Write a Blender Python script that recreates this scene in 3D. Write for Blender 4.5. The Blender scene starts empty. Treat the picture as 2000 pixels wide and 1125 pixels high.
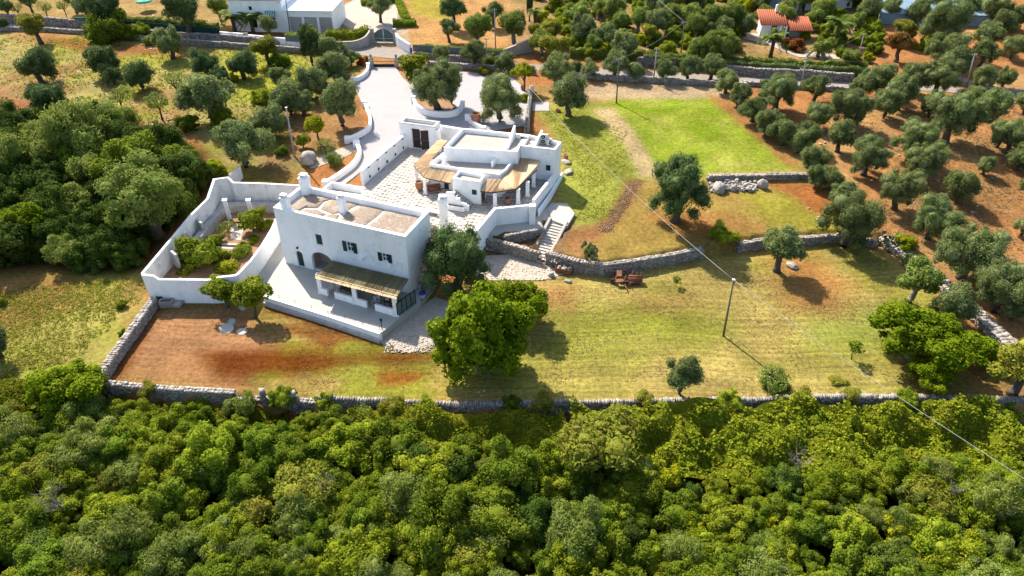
import bpy, bmesh, math, random
import numpy as np
from mathutils import Vector, Matrix
from mathutils.geometry import delaunay_2d_cdt

# ---------------------------------------------------------------- camera, sky, sun, exposure
F = 1389.0                      # focal length in photograph pixels (2000 wide)
TILT = math.atan(F / 1838.0)    # camera looks this far below the horizon
H = 51.0                        # camera height above the lower lawn
SC = bpy.context.scene
COL = SC.collection
cam_d = bpy.data.cameras.new("camera")
cam = bpy.data.objects.new("camera", cam_d)
COL.objects.link(cam)
cam.location = (0, 0, H)
cam.rotation_euler = (math.pi / 2 - TILT, 0, 0)
cam_d.sensor_width = 36.0
cam_d.lens = F / 2000.0 * 36.0
cam_d.clip_end = 5000
SC.camera = cam

SUN_EL = math.radians(43.0)
SUN_AZ = math.radians(123.5)    # direction towards the sun, measured from +X
sd = Vector((math.cos(SUN_EL) * math.cos(SUN_AZ), math.cos(SUN_EL) * math.sin(SUN_AZ), math.sin(SUN_EL)))
world = bpy.data.worlds.new("World")
SC.world = world
world.use_nodes = True
wn = world.node_tree
sky = wn.nodes.new("ShaderNodeTexSky")
sky.sky_type = 'NISHITA'
sky.sun_disc = False
sky.sun_elevation = SUN_EL
sky.sun_rotation = math.atan2(sd.x, sd.y)
sky.dust_density = 1.5
wn.links.new(sky.outputs[0], wn.nodes["Background"].inputs[0])
wn.nodes["Background"].inputs[1].default_value = 0.13
sun_d = bpy.data.lights.new("sun", 'SUN')
sun_d.energy = 4.7
sun_d.angle = math.radians(0.5)
sun_d.color = (1.0, 0.93, 0.82)
sun = bpy.data.objects.new("sun", sun_d)
COL.objects.link(sun)
sun.rotation_euler = sd.to_track_quat('Z', 'Y').to_euler()
sun.location = (-60, 100, 120)
SC.view_settings.view_transform = 'Standard'
SC.view_settings.look = 'None'
SC.view_settings.gamma = 1.0
SC.view_settings.exposure = 1.16
SC.cycles.max_bounces = 6
SC.cycles.diffuse_bounces = 3
SC.cycles.transparent_max_bounces = 4
SC.cycles.use_denoising = True

# ---------------------------------------------------------------- pixels to the ground
cT, sT = math.cos(TILT), math.sin(TILT)
def G(px, py, z=0.0):
    u = (px - 1000) / F
    v = (562.5 - py) / F
    d = (u, cT + v * sT, -sT + v * cT)
    t = (z - H) / d[2]
    return Vector((d[0] * t, d[1] * t, z))
def depth(p):
    return p[1] * cT - (p[2] - H) * sT
def on_plane(px, py, p0, n):
    u = (px - 1000) / F
    v = (562.5 - py) / F
    d = Vector((u, cT + v * sT, -sT + v * cT))
    o = Vector((0, 0, H))
    return o + d * ((Vector(p0) - o).dot(n) / d.dot(n))

def ss(a, b, t):
    t = np.clip((t - a) / (b - a), 0, 1)
    return t * t * (3 - 2 * t)
def sdf(poly, X, Y):
    """signed distance, negative inside"""
    d2 = np.full(X.shape, 1e18)
    inside = np.zeros(X.shape, bool)
    n = len(poly)
    for i in range(n):
        ax, ay = poly[i][0], poly[i][1]
        bx, by = poly[(i + 1) % n][0], poly[(i + 1) % n][1]
        ex, ey = bx - ax, by - ay
        t = np.clip(((X - ax) * ex + (Y - ay) * ey) / (ex * ex + ey * ey + 1e-12), 0, 1)
        d2 = np.minimum(d2, (X - ax - t * ex) ** 2 + (Y - ay - t * ey) ** 2)
        if abs(ey) > 1e-9:
            c = ((ay > Y) != (by > Y)) & (X < ex * (Y - ay) / ey + ax)
            inside ^= c
    d = np.sqrt(d2)
    return np.where(inside, -d, d)

# bottom boundary wall and retaining wall on the ground
BW_PX = [(186, 747), (455, 767), (618, 778), (780, 785), (900, 788), (1330, 782), (1700, 774), (1920, 777), (2060, 778)]
BW = [G(x, y, 0.55) for x, y in BW_PX]
RW_PX = [(942, 484), (985, 493), (1050, 512), (1068, 515), (1125, 531), (1172, 538), (1237, 530), (1310, 516), (1367, 504), (1440, 491), (1500, 482), (1570, 478), (1635, 471), (1705, 482)]
RW = [G(x, y, 0.0) for x, y in RW_PX]
DW_PX = [(1718, 468), (1790, 518), (1870, 586), (1930, 645), (1990, 700), (2060, 770)]
DW = [G(x, y, 0.2) for x, y in DW_PX]
UPPER = [(p.x, p.y + 0.45) for p in RW] + [(p.x + 0.5, p.y + 0.3) for p in DW] + [(140, 46), (400, 46), (400, 600), (-400, 600), (-400, 70), (-60, 70), (-27.0, 76.5), (-9.5, 72.0)]
BED = [G(x, y, 1.0) for x, y in [(990, 467), (1058, 457), (1042, 487), (988, 478)]]
STC = [G(x, y, z) for x, y, z in [(1074, 432, 2.1), (1105, 436, 2.1), (1072, 516, 0.0), (1036, 508, 0.0)]]
BWx = [p.x for p in BW]
BWy = [p.y for p in BW]
def gz(x, y):
    X = np.atleast_1d(np.asarray(x, float)); Y = np.atleast_1d(np.asarray(y, float))
    zl = 1.6 + 1.5 * ss(75, 112, Y)
    zg = 0.5 + 2.6 * ss(55, 115, Y)
    zu = zl + (zg - zl) * ss(25, 45, X)
    zu = zu + (zu * (ss(72, 100, Y) - 1)) * ss(-24, -30, X)
    zu = zu + 1.2 * ss(125, 190, Y)
    up = sdf(UPPER, X, Y) < 0
    z = np.where(up, zu, 0.0)
    z = np.where(sdf([(p.x, p.y) for p in BED], X, Y) < 0, 0.8, z)
    z = np.where(sdf([(p.x, p.y) for p in STC], X, Y) < 0, -0.15, z)
    yw = np.interp(X, BWx, BWy)
    hard = np.where(Y < yw - 0.35, -1.6, z)
    soft = z - 1.6 * ss(51, 44, Y)
    z = np.where(X < BWx[0], soft, hard)
    return z
def gz1(x, y):
    return float(gz(x, y)[0])
def GGs(xs, ys):
    xs = np.asarray(xs, float); ys = np.asarray(ys, float)
    u = (xs - 1000) / F; v = (562.5 - ys) / F
    dx, dy, dz_ = u, cT + v * sT, -sT + v * cT
    z = np.full(xs.shape, 1.5)
    for _ in range(6):
        t = (z - H) / dz_; z = gz(dx * t, dy * t)
    t = (z - H) / dz_
    return np.column_stack([dx * t, dy * t, z])
def GG(px, py, dz=0.0):
    z = 1.5
    for _ in range(6):
        p = G(px, py, z + dz)
        z = gz1(p.x, p.y)
    p = G(px, py, z + dz)
    return p

# ---------------------------------------------------------------- value noise in numpy
def vnoise(X, Y, scale, seed=0):
    rs = np.random.RandomState(seed)
    T = rs.rand(256, 256)
    x = X / scale + 1000; y = Y / scale + 1000
    xi = np.floor(x).astype(int); yi = np.floor(y).astype(int)
    fx = x - xi; fy = y - yi
    fx = fx * fx * (3 - 2 * fx); fy = fy * fy * (3 - 2 * fy)
    a = T[xi % 256, yi % 256]; b = T[(xi + 1) % 256, yi % 256]
    c = T[xi % 256, (yi + 1) % 256]; d = T[(xi + 1) % 256, (yi + 1) % 256]
    return (a * (1 - fx) + b * fx) * (1 - fy) + (c * (1 - fx) + d * fx) * fy
def fbm(X, Y, scale, seed=0, octv=4):
    s = 0; a = 0.5; t = 0
    for i in range(octv):
        s = s + a * vnoise(X, Y, scale / 2 ** i, seed + i); t += a; a *= 0.55
    return s / t

# ---------------------------------------------------------------- objects
def tag(o, label, cat, group=None, kind=None):
    if label: o["label"] = label
    if cat: o["category"] = cat
    if group: o["group"] = group
    if kind: o["kind"] = kind
    return o
def empty(name, loc=(0, 0, 0), rz=0.0, label=None, cat=None, group=None):
    o = bpy.data.objects.new(name, None)
    COL.objects.link(o)
    o.location = loc
    o.rotation_euler = (0, 0, rz)
    o.empty_display_size = 0.3
    return tag(o, label, cat, group)
def link(name, me, parent=None, mat=None):
    if mat is not None and not me.materials:
        me.materials.append(mat)
    o = bpy.data.objects.new(name, me)
    COL.objects.link(o)
    if parent is not None: o.parent = parent
    return o
def np_mesh(name, verts, faces, smooth=False):
    """verts (N,3), faces (M,k)"""
    verts = np.asarray(verts, np.float32); faces = np.asarray(faces, np.int32)
    me = bpy.data.meshes.new(name)
    m, k = faces.shape
    me.vertices.add(len(verts)); me.vertices.foreach_set("co", verts.ravel())
    me.loops.add(m * k); me.loops.foreach_set("vertex_index", faces.ravel())
    me.polygons.add(m); me.polygons.foreach_set("loop_start", np.arange(m, dtype=np.int32) * k)
    if smooth: me.polygons.foreach_set("use_smooth", np.ones(m, bool))
    me.update(calc_edges=True)
    return me

class MB:
    """collects shapes, builds one mesh object"""
    def __init__(s): s.v = []; s.f = []; s.sm = []
    def add(s, vs, fs, smooth=False):
        b = len(s.v)
        s.v += [tuple(p) for p in vs]
        s.f += [tuple(i + b for i in f) for f in fs]
        s.sm += [smooth] * len(fs)
    def prism(s, poly, z0, z1):
        """poly xy list (ccw or cw); z0,z1 scalars or lists"""
        n = len(poly)
        a = sum(poly[i][0] * poly[(i + 1) % n][1] - poly[(i + 1) % n][0] * poly[i][1] for i in range(n))
        z0 = z0 if isinstance(z0, (list, tuple)) else [z0] * n
        z1 = z1 if isinstance(z1, (list, tuple)) else [z1] * n
        idx = list(range(n)) if a > 0 else list(range(n))[::-1]
        vs = [(poly[i][0], poly[i][1], z0[i]) for i in idx] + [(poly[i][0], poly[i][1], z1[i]) for i in idx]
        fs = [tuple(range(n))[::-1], tuple(range(n, 2 * n))]
        fs += [(i, (i + 1) % n, n + (i + 1) % n, n + i) for i in range(n)]
        s.add(vs, fs); return s
    def box(s, c, sx, sy, sz, rz=0.0, rx=0.0, ry=0.0):
        """centre c, full sizes"""
        M = Matrix.Rotation(rz, 3, 'Z') @ Matrix.Rotation(ry, 3, 'Y') @ Matrix.Rotation(rx, 3, 'X')
        vs = [Vector(c) + M @ Vector((x * sx / 2, y * sy / 2, z * sz / 2)) for z in (-1, 1) for x, y in ((-1, -1), (1, -1), (1, 1), (-1, 1))]
        s.add(vs, [(3, 2, 1, 0), (4, 5, 6, 7), (0, 1, 5, 4), (1, 2, 6, 5), (2, 3, 7, 6), (3, 0, 4, 7)]); return s
    def tube(s, pts, rad, n=8, smooth=True, cap=True):
        pts = [Vector(p) for p in pts]
        rad = rad if isinstance(rad, (list, tuple)) else [rad] * len(pts)
        vs = []; fs = []
        for i, p in enumerate(pts):
            d = (pts[min(i + 1, len(pts) - 1)] - pts[max(i - 1, 0)]).normalized()
            a = d.cross(Vector((0, 0, 1)))
            if a.length < 0.1: a = d.cross(Vector((1, 0, 0)))
            a.normalize(); b = d.cross(a)
            for k in range(n):
                t = 2 * math.pi * k / n
                vs.append(p + (a * math.cos(t) + b * math.sin(t)) * rad[i])
        for i in range(len(pts) - 1):
            for k in range(n):
                fs.append((i * n + k, i * n + (k + 1) % n, (i + 1) * n + (k + 1) % n, (i + 1) * n + k))
        s.add(vs, fs, smooth)
        if cap:
            b = len(s.v) - len(vs)
            s.f += [tuple(b + k for k in range(n))[::-1], tuple(b + (len(pts) - 1) * n + k for k in range(n))]; s.sm += [False, False]
        return s
    def lathe(s, c, prof, n=14):
        """prof (r,z) list about c"""
        vs = []; fs = []
        for r, z in prof:
            for k in range(n):
                t = 2 * math.pi * k / n
                vs.append((c[0] + r * math.cos(t), c[1] + r * math.sin(t), c[2] + z))
        for i in range(len(prof) - 1):
            for k in range(n):
                fs.append((i * n + k, i * n + (k + 1) % n, (i + 1) * n + (k + 1) % n, (i + 1) * n + k))
        s.add(vs, fs, True); return s
    def wall(s, pts, t, z0, z1, closed=False):
        """mitred strip of thickness t along xy pts; z0,z1 per point or scalar"""
        n = len(pts)
        z0 = z0 if isinstance(z0, (list, tuple)) else [z0] * n
        z1 = z1 if isinstance(z1, (list, tuple)) else [z1] * n
        P = [Vector((p[0], p[1])) for p in pts]
        L = []; R = []
        for i in range(n):
            if closed: a, b = P[(i - 1) % n], P[(i + 1) % n]
            else: a, b = P[max(i - 1, 0)], P[min(i + 1, n - 1)]
            d1 = (P[i] - a); d2 = (b - P[i])
            if d1.length < 1e-6: d1 = d2
            if d2.length < 1e-6: d2 = d1
            d1.normalize(); d2.normalize()
            n1 = Vector((-d1.y, d1.x)); n2 = Vector((-d2.y, d2.x))
            m = (n1 + n2); m.normalize()
            k = min(1.0 / max(m.dot(n1), 0.35), 2.5) * t / 2
            L.append(P[i] + m * k); R.append(P[i] - m * k)
        vs = []
        for i in range(n):
            vs += [(L[i].x, L[i].y, z0[i]), (R[i].x, R[i].y, z0[i]), (R[i].x, R[i].y, z1[i]), (L[i].x, L[i].y, z1[i])]
        fs = []
        for i in range(n if closed else n - 1):
            a = i * 4; b = ((i + 1) % n) * 4
            fs += [(a + 1, b + 1, b + 2, a + 2), (b, a, a + 3, b + 3), (a + 2, b + 2, b + 3, a + 3), (a, b, b + 1, a + 1)]
        if not closed:
            e = (n - 1) * 4
            fs += [(0, 1, 2, 3), (e + 3, e + 2, e + 1, e)]
        s.add(vs, fs); return s
    def mesh(s, name):
        me = bpy.data.meshes.new(name)
        me.from_pydata(s.v, [], s.f)
        me.polygons.foreach_set("use_smooth", s.sm)
        me.update()
        return me
    def build(s, name, mat, parent=None):
        return link(name, s.mesh(name), parent, mat)

def bevel(o, w=0.03, seg=1):
    m = o.modifiers.new("bevel", 'BEVEL'); m.width = w; m.segments = seg; m.limit_method = 'ANGLE'
    return o

# ---------------------------------------------------------------- materials
def lin(c):
    return tuple(((v / 255) / 12.92 if v <= 10 else (((v / 255) + 0.055) / 1.055) ** 2.4) for v in c)
def node(nt, t, **kw):
    n = nt.nodes.new(t)
    for k, v in kw.items(): setattr(n, k, v)
    return n
ALB = 0.80    # one scale for all albedos but the lime-washed walls
def surf(name, col, col2=None, scale=2.0, rough=0.85, bump=0.0, bscale=8.0, detail=5.0, stain=None, stain_scale=0.6, stain_amt=0.5, metal=0.0, spec=0.3, stretch=None, island=0.0):
    """noise-mixed principled material in object coordinates"""
    if col2 is None: col2 = tuple(c * 0.8 for c in col)
    if 'limewash' not in name:
        col = tuple(c * ALB for c in col); col2 = tuple(c * ALB for c in col2); stain = tuple(c * ALB for c in stain) if stain else None
    m = bpy.data.materials.new(name); m.use_nodes = True
    nt = m.node_tree; b = nt.nodes["Principled BSDF"]
    b.inputs["Roughness"].default_value = rough
    b.inputs["Metallic"].default_value = metal
    b.inputs["Specular IOR Level"].default_value = spec
    geo = node(nt, "ShaderNodeNewGeometry")
    pos = geo.outputs["Position"]
    if stretch:
        mp = node(nt, "ShaderNodeMapping"); mp.inputs["Scale"].default_value = stretch
        nt.links.new(pos, mp.inputs[0]); pos = mp.outputs[0]
    out = None
    if col2 is None: col2 = tuple(c * 0.8 for c in col)
    nz = node(nt, "ShaderNodeTexNoise"); nz.inputs["Scale"].default_value = scale; nz.inputs["Detail"].default_value = detail
    nz.inputs["Roughness"].default_value = 0.65
    nt.links.new(pos, nz.inputs[0])
    rp = node(nt, "ShaderNodeValToRGB")
    rp.color_ramp.elements[0].position = 0.32; rp.color_ramp.elements[1].position = 0.68
    rp.color_ramp.elements[0].color = (*col2, 1); rp.color_ramp.elements[1].color = (*col, 1)
    nt.links.new(nz.outputs[0], rp.inputs[0]); out = rp.outputs[0]
    if stain:
        n2 = node(nt, "ShaderNodeTexNoise"); n2.inputs["Scale"].default_value = stain_scale; n2.inputs["Detail"].default_value = 8
        n2.inputs["Roughness"].default_value = 0.7
        nt.links.new(geo.outputs["Position"], n2.inputs[0])
        r2 = node(nt, "ShaderNodeValToRGB"); r2.color_ramp.elements[0].position = 0.52; r2.color_ramp.elements[1].position = 0.72
        r2.color_ramp.elements[1].color = (stain_amt,) * 3 + (1,)
        nt.links.new(n2.outputs[0], r2.inputs[0])
        mx = node(nt, "ShaderNodeMix", data_type='RGBA')
        nt.links.new(r2.outputs[0], mx.inputs[0]); nt.links.new(out, mx.inputs[6]); mx.inputs[7].default_value = (*stain, 1)
        out = mx.outputs[2]
    if island:
        mi = node(nt, "ShaderNodeMapRange"); mi.inputs[3].default_value = 1 - island; mi.inputs[4].default_value = 1 + island
        nt.links.new(geo.outputs["Random Per Island"], mi.inputs[0])
        vi = node(nt, "ShaderNodeVectorMath", operation='SCALE'); nt.links.new(out, vi.inputs[0]); nt.links.new(mi.outputs[0], vi.inputs[3]); out = vi.outputs[0]
    nt.links.new(out, b.inputs["Base Color"])
    if bump:
        n3 = node(nt, "ShaderNodeTexNoise"); n3.inputs["Scale"].default_value = bscale; n3.inputs["Detail"].default_value = 6
        nt.links.new(pos, n3.inputs[0])
        bp = node(nt, "ShaderNodeBump"); bp.inputs["Strength"].default_value = bump; bp.inputs["Distance"].default_value = 0.1
        nt.links.new(n3.outputs[0], bp.inputs["Height"]); nt.links.new(bp.outputs[0], b.inputs["Normal"])
    return m
def leafmat(name, a, b, c=None, trans=0.3, objvar=0.35):
    """leaf colour varies per leaf, per clump and per plant"""
    a, b, c = [tuple(v * ALB for v in q) for q in (a, b, c or b)]
    m = bpy.data.materials.new(name); m.use_nodes = True
    nt = m.node_tree; p = nt.nodes["Principled BSDF"]; out = nt.nodes["Material Output"]
    p.inputs["Roughness"].default_value = 0.7; p.inputs["Specular IOR Level"].default_value = 0.03
    geo = node(nt, "ShaderNodeNewGeometry"); oi = node(nt, "ShaderNodeObjectInfo")
    mx = node(nt, "ShaderNodeMix", data_type='RGBA')
    mx.inputs[6].default_value = (*a, 1); mx.inputs[7].default_value = (*b, 1)
    nt.links.new(geo.outputs["Random Per Island"], mx.inputs[0])
    nz = node(nt, "ShaderNodeTexNoise"); nz.inputs["Scale"].default_value = 0.7; nz.inputs["Detail"].default_value = 2
    nt.links.new(geo.outputs["Position"], nz.inputs[0])
    r = node(nt, "ShaderNodeValToRGB"); r.color_ramp.elements[0].position = 0.45; r.color_ramp.elements[1].position = 0.7
    nt.links.new(nz.outputs[0], r.inputs[0])
    m2 = node(nt, "ShaderNodeMix", data_type='RGBA')
    nt.links.new(r.outputs[0], m2.inputs[0]); nt.links.new(mx.outputs[2], m2.inputs[6]); m2.inputs[7].default_value = (*(c or b), 1)
    hs = node(nt, "ShaderNodeHueSaturation")
    mr = node(nt, "ShaderNodeMapRange"); mr.inputs[3].default_value = 1 - objvar; mr.inputs[4].default_value = 1 + objvar
    nt.links.new(oi.outputs["Random"], mr.inputs[0]); nt.links.new(mr.outputs[0], hs.inputs["Value"])
    mh = node(nt, "ShaderNodeMapRange"); mh.inputs[3].default_value = 0.488; mh.inputs[4].default_value = 0.506
    ml = node(nt, "ShaderNodeMath", operation='FRACT'); mm = node(nt, "ShaderNodeMath", operation='MULTIPLY'); mm.inputs[1].default_value = 7.31
    nt.links.new(oi.outputs["Random"], mm.inputs[0]); nt.links.new(mm.outputs[0], ml.inputs[0]); nt.links.new(ml.outputs[0], mh.inputs[0]); nt.links.new(mh.outputs[0], hs.inputs["Hue"])
    nt.links.new(m2.outputs[2], hs.inputs["Color"]); nt.links.new(hs.outputs[0], p.inputs["Base Color"])
    tr = node(nt, "ShaderNodeBsdfTranslucent"); nt.links.new(hs.outputs[0], tr.inputs[0])
    sh = node(nt, "ShaderNodeMixShader"); sh.inputs[0].default_value = trans
    nt.links.new(p.outputs[0], sh.inputs[1]); nt.links.new(tr.outputs[0], sh.inputs[2]); nt.links.new(sh.outputs[0], out.inputs[0])
    return m

M = {}
M['white'] = surf("limewash", (0.88, 0.875, 0.86), (0.80, 0.795, 0.775), 1.0, 0.9, 0.15, 6, stain=(0.54, 0.515, 0.475), stain_scale=0.8, stain_amt=0.6, stretch=(1, 1, 0.22))
M['oldwhite'] = surf("old_limewash", (0.80, 0.78, 0.74), (0.64, 0.62, 0.585), 1.2, 0.95, 0.3, 5, stain=(0.30, 0.28, 0.25), stain_scale=0.8, stain_amt=0.7)
M['dirtwhite'] = surf("weathered_cap", (0.60, 0.57, 0.52), (0.38, 0.36, 0.33), 2.0, 0.95, 0.3, 6)
M['drive'] = surf("pale_paving", (0.42, 0.395, 0.385), (0.385, 0.36, 0.35), 0.5, 0.9, 0.1, 10, stain=(0.31, 0.285, 0.26), stain_scale=0.25, stain_amt=0.6)
M['terr'] = surf("cream_paving", (0.50, 0.48, 0.43), (0.44, 0.42, 0.37), 0.5, 0.85, 0.1, 8, stain=(0.48, 0.46, 0.36), stain_scale=0.3, stain_amt=0.5)
M['flag'] = surf("flagstone", (0.62, 0.54, 0.44), (0.46, 0.39, 0.32), 0.9, 0.85, 0.3, 4)
M['flag2'] = surf("pale_flagstone", (0.54, 0.49, 0.425), (0.44, 0.395, 0.34), 0.5, 0.85, 0.2, 4, stain=(0.42, 0.35, 0.27), stain_scale=0.35, stain_amt=0.4, island=0.045)
M['joint'] = surf("pale_joint", (0.62, 0.59, 0.54), (0.5, 0.47, 0.42), 2.0, 0.9)
M['roofplate'] = surf("lichened_roof_plate", (0.42, 0.325, 0.24), (0.23, 0.17, 0.125), 4.5, 0.95, 0.8, 9, 9, stain=(0.58, 0.52, 0.44), stain_scale=1.4, stain_amt=0.75)
M['roofcream'] = surf("cream_roof", (0.46, 0.41, 0.35), (0.40, 0.355, 0.305), 0.6, 0.9, 0.15, 6, stain=(0.45, 0.41, 0.35), stain_scale=0.5, stain_amt=0.4)
M['roofbed'] = surf("roof_mortar", (0.74, 0.69, 0.62), (0.58, 0.52, 0.45), 3.0, 0.95, 0.4, 7)
M['green'] = surf("dark_green_paint", (0.012, 0.045, 0.045), (0.008, 0.03, 0.032), 4, 0.5)
M['black'] = surf("dark_room", (0.02, 0.02, 0.022), (0.012, 0.012, 0.014), 3, 0.7)
M['glass'] = surf("window_glass", (0.05, 0.07, 0.08), (0.03, 0.04, 0.05), 1, 0.15, spec=0.6)
M['archwall'] = surf("arch_plaster", (0.50, 0.36, 0.30), (0.40, 0.29, 0.24), 1, 0.9)
M['reed'] = surf("reed_mat", (0.80, 0.57, 0.33), (0.68, 0.47, 0.27), 1.6, 0.9, 0.4, 12, island=0.15)
M['reedold'] = surf("weathered_reed", (0.29, 0.25, 0.13), (0.20, 0.17, 0.085), 1.6, 0.95, 0.4, 12, island=0.06)
M['wood'] = surf("brown_wood", (0.17, 0.09, 0.05), (0.09, 0.05, 0.03), 3, 0.7)
M['pole'] = surf("weathered_pole", (0.20, 0.17, 0.14), (0.13, 0.11, 0.09), 3, 0.85)
M['concpole'] = surf("concrete_pole", (0.42, 0.40, 0.37), (0.33, 0.31, 0.29), 3, 0.9)
M['iron'] = surf("wrought_iron", (0.05, 0.035, 0.035), (0.03, 0.02, 0.02), 5, 0.6)
M['rust'] = surf("rusty_red_paint", (0.30, 0.085, 0.04), (0.16, 0.055, 0.03), 3, 0.6, 0.2, 10, stain=(0.45, 0.28, 0.2), stain_scale=1.5, stain_amt=0.5)
M['rust2'] = surf("sunbleached_rust", (0.30, 0.115, 0.06), (0.16, 0.055, 0.03), 3, 0.65)
M['stone'] = surf("dry_stone", (0.40, 0.36, 0.31), (0.24, 0.21, 0.18), 2.6, 0.95, 0.5, 7, stain=(0.13, 0.115, 0.10), stain_scale=1.4, stain_amt=0.5, island=0.35)
M['palestone'] = surf("pale_limestone", (0.44, 0.395, 0.34), (0.31, 0.27, 0.225), 2.2, 0.95, 0.5, 7, stain=(0.22, 0.19, 0.16), stain_scale=1.2, stain_amt=0.35, island=0.28)
M['stonecore'] = surf("stone_core", (0.20, 0.175, 0.15), (0.11, 0.095, 0.08), 4, 0.95, 0.6, 8)
M['bark'] = surf("bark", (0.13, 0.105, 0.08), (0.07, 0.055, 0.042), 6, 0.95, 0.6, 14)
M['palebark'] = surf("pale_bark", (0.30, 0.26, 0.21), (0.19, 0.16, 0.13), 6, 0.95, 0.5, 14)
M['terracotta'] = surf("terracotta", (0.42, 0.19, 0.10), (0.33, 0.14, 0.075), 3, 0.85)
M['tile'] = surf("roof_tile", (0.46, 0.13, 0.06), (0.36, 0.10, 0.045), 5, 0.85, 0.4, 10)
M['ac'] = surf("white_enamel", (0.62, 0.62, 0.60), (0.54, 0.54, 0.52), 2, 0.5)
M['blue'] = surf("blue_plastic", (0.02, 0.07, 0.38), (0.015, 0.05, 0.30), 2, 0.45)
M['greenplastic'] = surf("green_plastic", (0.02, 0.22, 0.15), (0.015, 0.17, 0.12), 2, 0.5)
M['turq'] = surf("turquoise_cloth", (0.08, 0.45, 0.33), (0.06, 0.36, 0.27), 2, 0.8)
M['garage'] = surf("grey_garage_door", (0.47, 0.43, 0.41), (0.42, 0.385, 0.37), 1, 0.7)
M['slate'] = surf("grey_roof_membrane", (0.36, 0.38, 0.41), (0.30, 0.32, 0.35), 0.6, 0.8)
M['bluegrey'] = surf("pale_blue_sheet", (0.25, 0.36, 0.44), (0.19, 0.28, 0.35), 0.6, 0.6)
M['net'] = surf("green_shade_net", (0.010, 0.05, 0.045), (0.006, 0.032, 0.03), 2, 0.9)
M['greynet'] = surf("grey_green_mesh", (0.16, 0.21, 0.19), (0.11, 0.15, 0.14), 2, 0.9)
M['wire'] = surf("cable", (0.42, 0.40, 0.37), (0.36, 0.34, 0.31), 2, 0.5)
M['asphalt'] = surf("dusty_asphalt", (0.33, 0.28, 0.23), (0.26, 0.22, 0.185), 0.6, 0.95, 0.2, 10)
M['gravel'] = surf("pale_gravel", (0.56, 0.47, 0.37), (0.40, 0.33, 0.26), 2.5, 0.95, 0.5, 8, stain=(0.33, 0.25, 0.16), stain_scale=0.5, stain_amt=0.6)
M['soil'] = surf("garden_soil", (0.26, 0.145, 0.07), (0.17, 0.09, 0.045), 1.5, 0.95, 0.5, 6)
M['tan'] = surf("tan_earth", (0.37, 0.215, 0.105), (0.26, 0.145, 0.068), 0.8, 0.95, 0.4, 6)
M['olive'] = leafmat("olive_leaf", (0.105, 0.150, 0.036), (0.240, 0.295, 0.095), (0.290, 0.335, 0.135), 0.34, 0.22)
M['greyolive'] = leafmat("wild_olive_leaf", (0.120, 0.175, 0.022), (0.270, 0.335, 0.062), (0.315, 0.370, 0.090), 0.36, 0.16)
M['darkolive'] = leafmat("dark_olive_leaf", (0.055, 0.098, 0.024), (0.135, 0.195, 0.062), (0.175, 0.230, 0.085), 0.3, 0.2)
M['mastic'] = leafmat("mastic_leaf", (0.125, 0.185, 0.010), (0.305, 0.375, 0.022), (0.370, 0.425, 0.036), 0.42, 0.22)
M['deepgreen'] = leafmat("evergreen_leaf", (0.080, 0.145, 0.010), (0.215, 0.295, 0.022), (0.260, 0.330, 0.030), 0.4, 0.2)
M['woodgreen'] = leafmat("oak_leaf", (0.030, 0.062, 0.008), (0.090, 0.140, 0.018), (0.125, 0.175, 0.028), 0.28, 0.3)
M['lime'] = leafmat("lime_leaf", (0.21, 0.26, 0.008), (0.42, 0.45, 0.018), (0.46, 0.47, 0.03), 0.4, 0.2)
M['fig'] = leafmat("fig_leaf", (0.085, 0.150, 0.005), (0.215, 0.300, 0.010), (0.270, 0.345, 0.014), 0.38, 0.12)
M['citrus'] = leafmat("citrus_leaf", (0.120, 0.175, 0.008), (0.270, 0.320, 0.022), (0.310, 0.350, 0.038), 0.38, 0.15)
M['dryleaf'] = leafmat("yellowing_leaf", (0.17, 0.165, 0.02), (0.33, 0.32, 0.045), (0.27, 0.31, 0.03), 0.35, 0.18)
M['rusty'] = leafmat("rusty_leaf", (0.28, 0.13, 0.03), (0.46, 0.27, 0.07), (0.38, 0.30, 0.06), 0.3)
M['redleaf'] = leafmat("red_leaf", (0.26, 0.06, 0.015), (0.46, 0.14, 0.03), (0.17, 0.19, 0.03), 0.3)
M['bramble'] = leafmat("bramble_leaf", (0.10, 0.135, 0.008), (0.33, 0.37, 0.02), (0.25, 0.25, 0.02), 0.4)
M['palm'] = leafmat("palm_leaf", (0.10, 0.15, 0.03), (0.20, 0.27, 0.05), (0.22, 0.29, 0.06), 0.3)
M['cactus'] = leafmat("prickly_pear", (0.12, 0.165, 0.065), (0.20, 0.25, 0.11), (0.22, 0.27, 0.13), 0.05)
M['drygrass'] = leafmat("dry_twigs", (0.16, 0.09, 0.045), (0.27, 0.16, 0.09), None, 0.1)
M['grass'] = leafmat("grass_blade", (0.27, 0.27, 0.03), (0.42, 0.39, 0.09), (0.27, 0.31, 0.03), 0.45, 0.1)
M['drystraw'] = leafmat("straw_blade", (0.40, 0.29, 0.13), (0.52, 0.40, 0.20), (0.36, 0.27, 0.10), 0.45, 0.1)

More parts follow.
